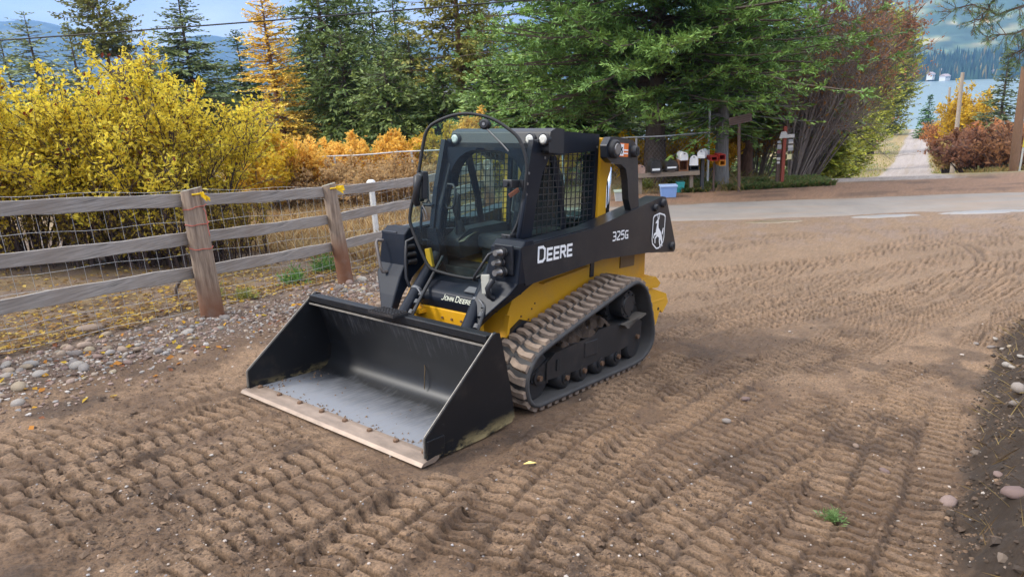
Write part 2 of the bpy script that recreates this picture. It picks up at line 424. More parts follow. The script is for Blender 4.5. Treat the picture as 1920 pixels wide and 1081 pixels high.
    C = mixc(C, np.array([0.30, 0.165, 0.095]), shoulder * 0.9); C = mixc(C, np.array([0.11, 0.065, 0.042]), shoulder * sstep(0.5, 0.66, fbm(X * 0.9, Y * 5, 250, 4)) * 0.7)
    field = sstep(17.4, 19.2, Y - 0.12 * np.clip(X - 4, 0, 12))
    C = mixc(C, np.array([0.34, 0.245, 0.10]), field); C = mixc(C, np.array([0.13, 0.15, 0.05]), field * sstep(0.45, 0.62, fbm(X * 0.6, Y * 0.6, 260, 4)) * 0.75)
    C = mixc(C, np.array([0.055, 0.05, 0.025]), sstep(26, 40, Y) * (X < 6))
    tan = sstep(10.5, 12.5, Y + 0.3 * X) * sstep(0.3, -1.2, X + (n2 - .5) * 1.2) * (1 - sstep(17, 22, Y))
    C = mixc(C, np.array([0.34, 0.235, 0.115]), tan * 0.9); C = mixc(C, np.array([0.16, 0.10, 0.05]), tan * sstep(0.5, 0.65, fbm(X * 2, Y * 2, 270, 4)) * 0.7)
    lane_x = 34.2 + 0.609 * (Y - 58); lw = np.abs(X - lane_x)
    lane = (1 - sstep(1.9, 2.5, lw + (n2 - .5) * 0.9)) * (Y > 18.6)
    C = mixc(C, np.array([0.40, 0.34, 0.30]), lane)
    C = mixc(C, np.array([0.27, 0.20, 0.09]), lane * (1 - sstep(0.25, 0.5, lw)) * sstep(0.4, 0.6, n2) * 0.35)
    C = np.clip(C * (0.86 + 0.28 * n3)[:, None], 0.01, 0.9)
    idx = np.arange(na * nr).reshape(nr, na)
    a = idx[:-1, :-1].ravel(); b = idx[:-1, 1:].ravel(); c = idx[1:, 1:].ravel(); e = idx[1:, :-1].ravel()
    F = np.stack([a, b, c, e], 1)
    wrap = np.stack([idx[:-1, -1], idx[:-1, 0], idx[1:, 0], idx[1:, -1]], 1)
    F = np.concatenate([F, wrap])
    t = NT('soil'); at_ = t.n('ShaderNodeAttribute'); at_.attribute_name = 'Col'
    vv_ = t.coord(); n = t.noise(vv_, 62, 8, 0.78); n5 = t.noise(vv_, 9, 5, 0.65)
    m1 = t.mix(t.ramp(n, 0.36, 0.85, 0.56, 0.0), at_.outputs['Color'], (0.045, 0.028, 0.018))
    m2 = t.mix(t.ramp(n5, 0.55, 0.0, 0.8, 0.22), m1, (0.33, 0.22, 0.135))
    rr = t.ramp(n5, 0.3, 0.75, 0.7, 0.98)
    mt = t.bsdf(m2, rr, 0, n, 0.95, 0.022)
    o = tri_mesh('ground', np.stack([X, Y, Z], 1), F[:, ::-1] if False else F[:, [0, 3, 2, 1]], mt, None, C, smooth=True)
    tag(o, 'brown soil of the yard pressed into bars by crawler tracks', None, None, 'structure')
    return o
build_ground()
def ground_fine(x, y):
    h, _, _ = ground_detail(np.array([float(x)]), np.array([float(y)])); return gz(x, y) + float(h[0])

# ------------------------------------------------------------------ road, puddles
def strip(name, near_edge, far_edge, mt, lift, label, kind='structure'):
    n = len(near_edge); V = []; F = []
    m = 16
    for a, b in zip(near_edge, far_edge):
        for k in range(m + 1):
            p = [a[0] + (b[0] - a[0]) * k / m, a[1] + (b[1] - a[1]) * k / m]
            V.append((p[0], p[1], gz(*p) + (lift if 0 < k < m else -0.03)))
    for i in range(n - 1):
        for k in range(m):
            q = i * (m + 1) + k; F.append((q, q + m + 1, q + m + 2, q + 1))
    o = tri_mesh(name, V, F, mt, smooth=True); tag(o, label, None, None, kind); return o
t = NT('worn asphalt'); v = t.coord(); n = t.noise(v, 1.2, 7, 0.65); n2 = t.noise(v, 40, 4, 0.7); vs2 = t.coord(scale=(0.25, 2.0, 1)); n3 = t.noise(vs2, 1.3, 6, 0.6)
c1 = t.mix(t.ramp(n, 0.35, 0.0, 0.7, 1.0), (0.185, 0.163, 0.143), (0.265, 0.230, 0.198)); c2 = t.mix(t.ramp(n3, 0.46, 0.0, 0.66, 0.85), c1, (0.27, 0.195, 0.135)); c3 = t.mix(t.math('MULTIPLY', n2, 0.4), c2, (0.2, 0.18, 0.165))
ROAD = t.bsdf(c3, 0.92, 0, n2, 0.3, 0.006)
xs = np.linspace(-0.6, 34, 100)
ne = [(x, 14.15 + 0.10 * math.sin(x * 0.9) + 0.22 * (vnoise(x * 1.7, 3.3, 4) - 0.5) - 0.012 * (x - 4)) for x in xs]
fe = [(x, 16.15 + 0.05 * math.sin(x * 1.3) + 0.16 * (vnoise(x * 2.1, 9.3, 4) - 0.5) + 0.012 * (x - 4)) for x in xs]
strip('road', ne, fe, ROAD, 0.006, 'worn grey asphalt road crossing behind the yard')
t = NT('muddy water'); v = t.coord(); WATERMUD = t.bsdf((0.24, 0.19, 0.13), 0.22, 0, t.noise(v, 6, 3), 0.04, 0.01)
t = NT('puddle clear'); v = t.coord(); WATERCLR = t.bsdf((0.25, 0.225, 0.20), 0.30, 0, t.noise(v, 5, 3), 0.03, 0.01)
def puddle(px, rx, ry, seed, label, mt):
    c = gp(*px); n = 72; m_ = 6; V = []; F = []
    for q in range(m_ + 1):
        for i in range(n):
            a = 2 * math.pi * i / n; k = (0.45 + 1.1 * fbm(math.cos(a) * 2.2 + seed, math.sin(a) * 2.2, seed, 4)) * q / m_
            x, y = c[0] + rx * k * math.cos(a), c[1] + ry * k * math.sin(a); V.append((x, y, gz(x, y) + (.010 if q < m_ else -.012)))
    for q in range(m_):
        for i in range(n): j = (i + 1) % n; F.append((q * n + i, q * n + j, (q + 1) * n + j, (q + 1) * n + i))
    o = tri_mesh('puddle', V, [f_[::-1] if False else f_ for f_ in F], mt, smooth=True)
    tag(o, label, None, None, 'structure')
puddle((1860, 397), 1.1, 0.15, 3, 'long bright puddle at the near edge of the road', WATERCLR)
puddle((1660, 405), 0.62, 0.14, 5, 'narrow puddle reflecting the sky beside the road', WATERCLR)
puddle((1450, 416), 0.55, 0.17, 8, 'shallow muddy brown puddle at the road edge', WATERMUD)

# ------------------------------------------------------------------ lake, far shore, mountains, haze
t = NT('lake water'); v = t.coord(scale=(0.02, 0.02, 0.02)); LAKE = t.bsdf((0.16, 0.225, 0.235), 0.32, 0, t.noise(v, 9, 4), 0.25, 1.0)
nL = 96; LV = [(600, 1100, -35.5)] + [(600 + 2300 * math.cos(2 * math.pi * i / nL), 1100 + 1400 * math.sin(2 * math.pi * i / nL), -35.5) for i in range(nL)]
tag(tri_mesh('lake', LV, [(0, 1 + i, 1 + (i + 1) % nL) for i in range(nL)], LAKE), 'pale turquoise lake at the foot of the hills', None, None, 'structure')

def forest_hill(name, az0, az1, na, r0, r1, nr, hfun, label, cdark, clight, cpatch):
    A, Rr = np.meshgrid(np.radians(np.linspace(az0, az1, na)), np.linspace(r0, r1, nr))
    X = Rr * np.sin(A); Y = Rr * np.cos(A); T = (Rr - r0) / (r1 - r0)
    Z = -36.5 + hfun(A, T, X, Y)
    n = fbm(X / 55, Y / 55, 300, 4); n2 = fbm(X / 260, Y / 260, 310, 4); n3 = vnoise(X / 14, Y / 14, 320)
    C = np.zeros(X.shape + (3,)) + np.array(cdark)
    C = C + (np.array(clight) - np.array(cdark)) * sstep(0.4, 0.62, n)[..., None]
    C = C + (np.array(cpatch) - C) * (sstep(0.55, 0.68, n2 * 0.5 + n * 0.5) * 0.9)[..., None]
    C = C * (0.55 + 0.9 * n3)[..., None]
    idx = np.arange(na * nr).reshape(nr, na)
    F = np.stack([idx[:-1, :-1].ravel(), idx[1:, :-1].ravel(), idx[1:, 1:].ravel(), idx[:-1, 1:].ravel()], 1)[:, ::-1]
    t = NT(name + ' forest'); a = t.n('ShaderNodeAttribute'); a.attribute_name = 'Col'
    mt = t.bsdf(a.outputs['Color'], 0.95)
    o = tri_mesh(name, np.stack([X.ravel(), Y.ravel(), Z.ravel()], 1), F, mt, None, np.clip(C.reshape(-1, 3), 0, 1), smooth=True)
    tag(o, label, None, None, 'structure'); return o
def h_right(A, T, X, Y):
    return 470 * sstep(0.0, 1.0, T) ** 0.9 * (0.75 + 0.5 * fbm(X / 500, Y / 500, 330, 4)) + 14 * fbm(X / 40, Y / 40, 331, 3) * sstep(0.005, 0.05, T)
def h_left(A, T, X, Y):
    crest = 190 + 330 * fbm(np.degrees(A) / 9.0, A * 0, 341, 4)
    return crest * np.sin(np.clip(T, 0, 1) * math.pi / 2) * (0.85 + 0.25 * fbm(X / 600, Y / 600, 342, 3))
forest_hill('hills', 12, 66, 200, 1480, 3400, 80, h_right, 'forested hillside rising beyond the lake', (0.040, 0.075, 0.045), (0.12, 0.16, 0.07), (0.50, 0.38, 0.20))
forest_hill('mountains', -66, 14, 170, 2600, 4000, 36, h_left, 'distant blue mountain ridge behind the trees', (0.03, 0.05, 0.045), (0.06, 0.08, 0.06), (0.16, 0.15, 0.12))

# wooded shore on the far side of the lake: one mass of small conifers
def far_shore():
    V = []; F = []; C = []; r = np.random.default_rng(33)
    n = 5200; a = np.radians(r.uniform(22, 50, n)); d = 1490 + 260 * r.random(n) ** 1.6
    for i in range(n):
        x, y = d[i] * math.sin(a[i]), d[i] * math.cos(a[i]); z = -36.5 + 470 * float(sstep(0, 1, (d[i] - 1480) / 1920)) ** 0.9
        h = r.uniform(14, 32); w = r.uniform(3, 5.5); b = len(V)
        c = np.array([0.03, 0.055, 0.03]) * r.uniform(0.6, 1.9)
        if r.random() < 0.10: c = np.array([0.32, 0.24, 0.06]) * r.uniform(0.6, 1.1)
        V.append((x, y, z + h)); C.append(c)
        for k in range(5): V.append((x + w * math.cos(k * 1.2566 + i), y + w * math.sin(k * 1.2566 + i), z)); C.append(c * 0.9)
        F += [(b, b + 1 + k, b + 1 + (k + 1) % 5) for k in range(5)]
    o = tri_mesh('far_shore_forest', V, F, leafmat('shore forest', 0.0, 0.9), None, C)
    tag(o, 'dense conifer forest along the far lake shore', None, None, 'stuff')
far_shore()
# houses on the far shore
HW = plain('pale siding', (0.72, 0.70, 0.68), 0.8, var=0.06, bump=0); HR = plain('house roof', (0.45, 0.36, 0.34), 0.8, var=0.1, bump=0); HG = plain('house window', (0.06, 0.07, 0.09), 0.2, bump=0)
hz = [(1748, 139, 17, 7, 'small white house at the left end of the far shore', 1495), (1768, 133, 30, 8, 'long white house highest above the far shore', 1530),
      (1772, 143, 18, 5, 'low pale boathouse at the water below the long white house', 1486), (1870, 134, 28, 8, 'white house half behind the conifer right of the yellow tree', 1520)]
for u, vv0, w, h, lab, d in hz:
    p = at(u, vv0, d * math.cos(math.atan((u - 960) / FPX))); zb = p[2] - h
    root = empty('far_house', (p[0], p[1], zb), 0.55); tag(root, lab, 'house', 'houses on the far lake shore')
    m = MB(); m.box((0, 0, h / 2 - 1.5), (w, 10, h + 3)); m.build('wall', HW, root)
    m = MB(); m.prism([(-6, h), (6, h), (0, h + 4)], 'x', -w / 2 - 0.8, w / 2 + 0.8); m.build('roof', HR, root)
    for k in range(3):
        m = MB(); m.box(((k - 1) * w * 0.3, -5.05, h * 0.55), (w * 0.12, 0.3, h * 0.3)); m.build('window', HG, root)

# haze: the air between here and the mountains
def haze():
    m = MB(); x0, x1, y0, y1, z0, z1 = -4200, 4200, -1300, 4300, -64, 760
    m.box(((x0 + x1) / 2, (y0 + y1) / 2, (z0 + z1) / 2), (x1 - x0, y1 - y0, z1 - z0))
    t = NT('haze'); pv = t.n('ShaderNodeVolumePrincipled'); pv.inputs['Color'].default_value = (0.24, 0.52, 1.0, 1)
    pv.inputs['Density'].default_value = 0.00021; pv.inputs['Anisotropy'].default_value = 0.2
    t.l(pv.outputs[0], t.out.inputs['Volume'])
    o = m.build('haze', t.m); tag(o, 'thin blue air that fades the far hills', None, None, 'stuff')
    try: t.m.cycles.homogeneous_volume = True
    except Exception: pass
haze()
# ------------------------------------------------------------------ vegetation
BARK = plain('dark conifer bark', (0.115, 0.082, 0.062), 0.95, var=0.55, scale=5, bump=0.9, stretch=(4, 4, 0.7), dist=0.03)
BARKR = plain('reddish pine bark', (0.20, 0.105, 0.065), 0.95, var=0.5, scale=5, bump=0.9, stretch=(4, 4, 0.8), dist=0.03)
BARKG = plain('grey bark', (0.21, 0.195, 0.18), 0.95, var=0.45, scale=6, bump=0.9, stretch=(5, 5, 0.5), dist=0.03)
TWIG = plain('grey brown twig', (0.20, 0.16, 0.135), 0.9, var=0.35, scale=8, bump=0.2)
TWIGD = plain('dark purple twig', (0.075, 0.05, 0.045), 0.9, var=0.35, scale=8, bump=0.2)
NEEDLE = leafmat('needles', 0.18, 0.55, 0.3)
LEAF = leafmat('leaves', 0.52, 0.6, 0.2)

GAIN = (1.66, 1.56, 1.15)
def unit(a): return a / np.maximum(np.linalg.norm(a, axis=-1, keepdims=True), 1e-9)
def wood_prisms(P, Q, r0, r1):
    """three-sided tapered sticks from P to Q"""
    P = np.asarray(P); Q = np.asarray(Q); n = len(P); d = unit(Q - P)
    up = np.tile([0.0, 0.0, 1.0], (n, 1)); up[np.abs(d[:, 2]) > 0.95] = [1, 0, 0]
    u = unit(np.cross(d, up)); w = np.cross(d, u); V = np.zeros((n, 6, 3))
    r0 = np.broadcast_to(r0, (n,))[:, None]; r1 = np.broadcast_to(r1, (n,))[:, None]
    for k in range(3):
        c, s = math.cos(k * 2.0944), math.sin(k * 2.0944)
        V[:, k] = P + (u * c + w * s) * r0; V[:, 3 + k] = Q + (u * c + w * s) * r1
    T = np.array([[0, 1, 4], [0, 4, 3], [1, 2, 5], [1, 5, 4], [2, 0, 3], [2, 3, 5]])
    F = (np.arange(n)[:, None, None] * 6 + T).reshape(-1, 3)
    return V.reshape(-1, 3), F
def trunk_mesh(pts, rad, n=9, seed=0):
    m = MB(); m.tube(pts, list(rad), n); return m
def needle_tris(P, D, L, W, r, k, spread, flat, cols):
    """k slim triangles fanned about each twig (P base, D direction, L length)"""
    n = len(P)
    P = np.repeat(P, k, 0); D = np.repeat(D, k, 0); L = np.repeat(L, k); W = np.repeat(np.broadcast_to(W, (n,)), k); cols = np.repeat(cols, k, 0)
    f = np.tile((np.arange(k) + 0.0) / k, n) + r.uniform(-0.05, 0.05, n * k)
    up = np.array([0, 0, 1.0]); S = unit(np.cross(D, up) + 1e-6); U = np.cross(S, D)
    side = np.where(np.tile(np.arange(k), n) % 2 == 0, 1.0, -1.0)
    a = r.uniform(0.3, 1.0, n * k) * spread * side; b = r.normal(0, flat, n * k)
    dirn = unit(D + S * a[:, None] + U * b[:, None])
    base = P + D * (L * f * 0.85)[:, None]
    ln = L * r.uniform(0.35, 0.6, n * k) * (1.1 - 0.45 * f)
    tip = base + dirn * ln[:, None]
    roll = r.uniform(-0.9, 0.9, n * k)[:, None]
    wv = unit(np.cross(dirn, U * np.cos(roll) + S * np.sin(roll))) * (W * r.uniform(0.7, 1.2, n * k))[:, None]
    mid = base + dirn * (ln * 0.35)[:, None]
    V = np.stack([base, mid + wv * 0.5, tip, mid - wv * 0.5], 1).reshape(-1, 3)
    q = np.arange(n * k)[:, None] * 4
    F = np.concatenate([q + [0, 1, 2], q + [0, 2, 3]], 1).reshape(-1, 3)
    cols = np.minimum(cols * np.array(GAIN), 0.9)
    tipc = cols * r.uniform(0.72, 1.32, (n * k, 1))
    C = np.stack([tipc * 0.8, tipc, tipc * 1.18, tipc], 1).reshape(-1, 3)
    return V, F, C
def conifer(x, y, H, R, seed, label, name='conifer_tree', cat='tree', group=None, nb=150, step=0.32, tl=0.55, k=4, w=0.06, cb=0.06, power=0.9, el=(0.35, -0.25),
            droop=0.25, col0=(0.045, 0.085, 0.035), col1=(0.10, 0.15, 0.05), bark=None, trunk_r=None, z0=None, lean=(0, 0), top_bare=0.0, shape=None, spread=0.9, flat=0.25, azb=None, sub=False, fluff=0.16):
    r = np.random.default_rng(seed); z0 = gz(x, y) if z0 is None else z0
    root = empty(name, (x, y, z0), 0); tag(root, label, cat, group)
    trunk_r = trunk_r or 0.018 * H
    tz = np.linspace(0, 1, 9); wob = np.cumsum(r.normal(0, 0.006 * H, (9, 2)), 0) * 0.5
    tp = [(lean[0] * t * H + wob[i, 0] * t, lean[1] * t * H + wob[i, 1] * t, t * H - (0.3 if i == 0 else 0)) for i, t in enumerate(tz)]
    trunk_mesh(tp, [trunk_r * (1.25 if i == 0 else 1) * (1 - t) ** 0.8 + 0.01 for i, t in enumerate(tz)]).build('trunk', bark or BARK, root)
    tp = np.array(tp)
    t = cb + (1 - cb) * r.random(nb) ** 1.15
    if shape is None: Lb = R * (1 - t) ** power * r.uniform(0.6, 1.12, nb) + 0.10 * R * r.random(nb)
    else: Lb = R * np.interp(t, *shape) * r.uniform(0.6, 1.15, nb)
    az = r.uniform(0, 2 * math.pi, nb)
    if azb is not None: az = np.where(r.random(nb) < azb[1], r.normal(azb[0], 0.9, nb), az)
    e = np.interp(t, [0, 1], [el[1], el[0]]) + r.normal(0, 0.12, nb)
    B = np.stack([np.interp(t, tz, tp[:, 0]), np.interp(t, tz, tp[:, 1]), t * H], 1)
    d0 = np.stack([np.cos(az) * np.cos(e), np.sin(az) * np.cos(e), np.sin(e)], 1)
    def bp(i, u):   # point on branch i at parameter u
        return B[i] + d0[i] * (Lb[i] * u)[:, None] + np.array([0, 0, 1.0]) * (Lb[i] * (-droop * u ** 2 + 0.55 * droop * u ** 4))[:, None]
    ii = np.arange(nb); us = np.linspace(0, 1, 5); WV = []; WF = []; o = 0
    for a, b in zip(us[:-1], us[1:]):
        v, f = wood_prisms(bp(ii, np.full(nb, a)), bp(ii, np.full(nb, b)), 0.012 * Lb ** 0.8 * (1.15 - a) + 0.004, 0.012 * Lb ** 0.8 * (1.15 - b) + 0.003)
        WV.append(v); WF.append(f + o); o += len(v)
    nt = np.maximum((Lb / step).astype(int), 2); bi = np.repeat(ii, nt)
    u = np.concatenate([np.linspace(0.18 if top_bare == 0 else 0.3, 1.0, n_) for n_ in nt]) + r.normal(0, 0.02, len(bi)); u = np.clip(u, 0.1, 1)
    P = bp(bi, u); T = unit(bp(bi, np.minimum(u + 0.02, 1.04)) - bp(bi, u - 0.02))
    S = unit(np.cross(T, [0, 0, 1.0])); sg = np.where(r.random(len(bi)) < 0.5, 1, -1)
    ang = r.uniform(0.5, 1.15, len(bi)) * (1 - 0.75 * (u > 0.97))
    D = unit(T * np.cos(ang)[:, None] + S * (np.sin(ang) * sg)[:, None] + np.array([0, 0, 1.0]) * (r.normal(-0.05 + 0.5 * (fluff - 0.16), fluff, len(bi)) - 0.15 * droop)[:, None])
    L = tl * (0.55 + 0.5 * r.random(len(bi))) * np.clip(1.25 - 0.7 * u, 0.4, 1) * np.clip(Lb[bi] / (0.45 * R), 0.5, 1.15)
    clump = r.random(nb)[bi] * 0.6 + 0.4 * r.random(len(bi)); hv = r.random(nb)[bi]
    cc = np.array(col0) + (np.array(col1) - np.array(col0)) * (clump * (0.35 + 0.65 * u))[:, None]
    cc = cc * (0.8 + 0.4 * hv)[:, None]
    if sub:   # a second order of side twigs for a tree seen close
        m_ = 3; Pi = np.repeat(P, m_, 0); Di = np.repeat(D, m_, 0); Li = np.repeat(L, m_); f = r.uniform(0.25, 0.8, len(Pi)); sg2 = np.where(np.tile(np.arange(m_), len(P)) % 2 == 0, 1, -1)
        S2 = unit(np.cross(Di, [0, 0, 1.0])); P2 = Pi + Di * (Li * f)[:, None]; a2 = r.uniform(0.5, 0.95, len(Pi))
        D2 = unit(Di * np.cos(a2)[:, None] + S2 * (np.sin(a2) * sg2)[:, None] + np.array([0, 0, 1.0]) * r.normal(0.02 + fluff * 0.5, fluff, len(Pi))[:, None])
        P = np.concatenate([P, P2]); D = np.concatenate([D, D2]); L = np.concatenate([L, Li * 0.6]); cc = np.concatenate([cc, np.repeat(cc, m_, 0) * 1.12])
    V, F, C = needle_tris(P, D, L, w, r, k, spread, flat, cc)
    WV = np.concatenate(WV); WF = np.concatenate(WF)
    Va = np.concatenate([V, WV]); Fa = np.concatenate([F, WF + len(V)]); Ca = np.concatenate([C, np.tile([0.1, 0.07, 0.05], (len(WV), 1))])
    mi = np.concatenate([np.zeros(len(F)), np.ones(len(WF))])
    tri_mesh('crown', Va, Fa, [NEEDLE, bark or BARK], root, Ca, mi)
    return root
def leafy(x, y, H, R, seed, label, name='shrub', cat='shrub', group=None, stems=14, subs=10, twigs=6, leaf=0.05, per=7, col0=(0.42, 0.30, 0.03), col1=(0.62, 0.47, 0.06), extra=None,
          wood=None, arch=0.5, tilt=(0, 0), z0=None, r0=0.014, leaf_from=0.35, up=0.5, part='leaves', spread0=0.15, dens_low=0.5, tw=0.35, spike=0.0):
    """many-stemmed shrub: stems, side branches, twigs and leaf-sized faces"""
    r = np.random.default_rng(seed); z0 = gz(x, y) if z0 is None else z0
    root = empty(name, (x, y, z0), 0); tag(root, label, cat, group)
    az = r.uniform(0, 2 * math.pi, stems); out = R * np.sqrt(r.random(stems)) * 0.95; hh = H * r.uniform(0.6, 1.0, stems) * (1 - 0.35 * (out / R) ** 2)
    base = np.stack([np.cos(az), np.sin(az), 0 * az], 1) * (spread0 * R * r.random(stems))[:, None]; base[:, 2] -= 0.12
    end = np.stack([np.cos(az) * out + tilt[0] * hh, np.sin(az) * out + tilt[1] * hh, hh], 1)
    ctrl = base * 0.4 + end * 0.6; ctrl[:, :2] = base[:, :2] * (0.35 + 0.4 * arch) + end[:, :2] * (0.65 - 0.4 * arch); ctrl[:, 2] = hh * (0.55 + 0.25 * arch)
    def sp(i, u): u = u[:, None]; return base[i] * (1 - u) ** 2 + 2 * ctrl[i] * u * (1 - u) + end[i] * u ** 2
    WV = []; WF = []; off = 0
    def addw(P, Q, a, b):
        nonlocal off
        v, f = wood_prisms(P, Q, a, b); WV.append(v); WF.append(f + off); off += len(v)
    ii = np.arange(stems); us = np.linspace(0, 1, 7)
    for a, b in zip(us[:-1], us[1:]): addw(sp(ii, np.full(stems, a)), sp(ii, np.full(stems, b)), r0 * (1.1 - a), r0 * (1.1 - b))
    bi = np.repeat(ii, subs); u = r.uniform(0.22, 1.0, len(bi)); P = sp(bi, u); T = unit(sp(bi, np.minimum(u + .03, 1)) - sp(bi, u - .03))
    D = unit(T * 0.8 + r.normal(0, 0.55, (len(bi), 3)) + np.array([0, 0, up])); Ls = H * 0.26 * r.uniform(0.4, 1.1, len(bi)) * (1.15 - 0.5 * u)
    Q = P + D * Ls[:, None]; Q[:, 2] -= 0.10 * Ls
    addw(P, Q, r0 * 0.42, r0 * 0.2)
    ti = np.repeat(np.arange(len(bi)), twigs); f = r.uniform(0.15, 1.0, len(ti)); TP = P[ti] + (Q - P)[ti] * f[:, None]
    TD = unit(D[ti] * 0.7 + r.normal(0, 0.6, (len(ti), 3)) + np.array([0, 0, up * 0.6])); TL = tw * Ls[ti] * r.uniform(0.5, 1.3, len(ti)); TQ = TP + TD * TL[:, None]
    addw(TP, TQ, r0 * 0.2, r0 * 0.1)
    parts = []
    WV = np.concatenate(WV); WF = np.concatenate(WF); WV[:, 2] = np.maximum(WV[:, 2], -0.25)
    tri_mesh('stem', WV, WF, wood or TWIG, root)
    if per > 0:
        keep = (TQ[:, 2] > H * leaf_from * r.uniform(0.6, 1.2, len(TQ))) | (r.random(len(TQ)) < 0.12)
        TP, TQ = TP[keep], TQ[keep]
        n = len(TP) * per; pi = np.repeat(np.arange(len(TP)), per); f = r.random(n)
        c = TP[pi] + (TQ - TP)[pi] * f[:, None] + r.normal(0, leaf * 0.8, (n, 3))
        nd = unit(r.normal(0, 1, (n, 3)) + np.array([0, 0, 0.7])); a = unit(np.cross(nd, r.normal(0, 1, (n, 3)))); b = np.cross(nd, a)
        if spike: a = unit(a + spike * np.array([0, 0, 1.0])); b = unit(np.cross(nd, a))
        s = leaf * r.uniform(0.6, 1.3, n)[:, None]
        V = np.stack([c - a * s, c + b * s * 0.5 + nd * s * 0.15, c + a * s, c - b * s * 0.5 + nd * s * 0.15], 1).reshape(-1, 3)
        cl = vnoise(c[:, 0] * 2.2 + seed, c[:, 2] * 2.2 + c[:, 1], 8) * 0.6 + 0.4 * r.random(n)
        cc = np.array(col0) + (np.array(col1) - np.array(col0)) * cl[:, None]
        if extra is not None:
            for ec, pr in extra:
                sel = r.random(n) < pr; cc[sel] = np.array(ec) * r.uniform(0.7, 1.2, (sel.sum(), 1))
        cc = cc * r.uniform(0.75, 1.2, (n, 1))
        q = np.arange(n)[:, None] * 4; F = np.concatenate([q + [0, 1, 2], q + [0, 2, 3]], 1).reshape(-1, 3)
        tri_mesh(part, V, F, LEAF, root, np.repeat(cc, 4, 0))
    return root

def P(u, v, y): p = at(u, v, y); return float(p[0]), y, float(p[2])
def tree_at(u, y, top_v, v=110):
    """tree whose trunk stands on the sight line u and whose tip reaches row top_v"""
    x = float(at(u, v, y)[0]); H = float(at(u, top_v, y)[2]) - gz(x, y); return x, y, H
DG0, DG1 = (0.050, 0.085, 0.032), (0.155, 0.205, 0.068)
YG0, YG1 = (0.085, 0.115, 0.038), (0.215, 0.24, 0.08)
BG0, BG1 = (0.09, 0.12, 0.07), (0.22, 0.26, 0.14)
# ---- left group, far
x, y, H = tree_at(62, 44, 22); conifer(x, y, H, 3.2, 11, 'pale thin-topped conifer at the far left beyond the yellow bush', nb=190, step=0.34, tl=1.0, k=5, w=0.12, col0=BG0, col1=BG1, power=0.7, group='conifers beyond the shrubs')
x, y, H = tree_at(8, 48, 60); conifer(x, y, H, 3.0, 12, 'pale conifer cut by the left edge of the photo', nb=170, step=0.34, tl=1.0, k=5, w=0.12, col0=BG0, col1=BG1, power=0.7, group='conifers beyond the shrubs')
x, y, H = tree_at(137, 50, 42); conifer(x, y, H, 2.3, 13, 'narrow bluish conifer between the pale tree and the tall pine', nb=200, step=0.3, tl=0.9, k=5, w=0.12, col0=BG0, col1=BG1, power=0.8, group='conifers beyond the shrubs')
x, y, H = tree_at(203, 42, -45); conifer(x, y, H, 2.2, 14, 'tall pine with bare lower trunk rising above the yellow bush', name='pine_tree', nb=130, step=0.24, tl=0.85, k=6, w=0.13, cb=0.55, shape=([0.5, 0.62, 0.8, 1.0], [0.5, 0.9, 1.0, 0.25]), el=(0.5, 0.0), col0=(0.08, 0.095, 0.04), col1=(0.21, 0.215, 0.08), bark=BARKR, group='conifers beyond the shrubs', flat=0.6)
x, y, H = tree_at(243, 52, 62); leafy(x, y, H, 1.6, 15, 'small rusty brown tree tip behind the yellow bush', name='rusty_tree', cat='tree', stems=8, subs=14, twigs=5, leaf=0.16, per=4, col0=(0.16, 0.10, 0.05), col1=(0.30, 0.19, 0.09), arch=0.2, r0=0.06)
x, y, H = tree_at(352, 40, -30); conifer(x, y, H, 4.2, 16, 'broad dark fir with a slim top left of the golden larch', name='fir_tree', nb=330, step=0.28, tl=1.0, k=6, w=0.12, col0=(0.06, 0.09, 0.045), col1=(0.165, 0.20, 0.09), power=0.95, group='conifers beyond the shrubs')
x, y, H = tree_at(452, 44, 55); conifer(x, y, H, 2.9, 17, 'dark fir just left of the golden larch', name='fir_tree', nb=240, step=0.28, tl=0.9, k=6, w=0.12, col0=DG0, col1=(0.14, 0.18, 0.07), group='conifers beyond the shrubs')
x, y, H = tree_at(400, 46, 120); conifer(x, y, H, 3.0, 18, 'lower dark fir behind the broad fir and the larch', name='fir_tree', nb=200, step=0.3, tl=0.9, k=6, w=0.12, col0=DG0, col1=(0.13, 0.17, 0.07), group='conifers beyond the shrubs')
# ---- golden larch
x, y, H = tree_at(512, 30, -25); conifer(x, y, H, 1.95, 19, 'golden yellow larch standing among the dark firs', name='larch_tree', nb=330, step=0.10, tl=0.34, k=4, w=0.085, power=0.55, el=(0.4, -0.1), droop=0.12, spread=1.2, flat=0.35,
    col0=(0.46, 0.32, 0.06), col1=(0.58, 0.47, 0.15), bark=BARKR, lean=(-0.03, 0), cb=0.05)
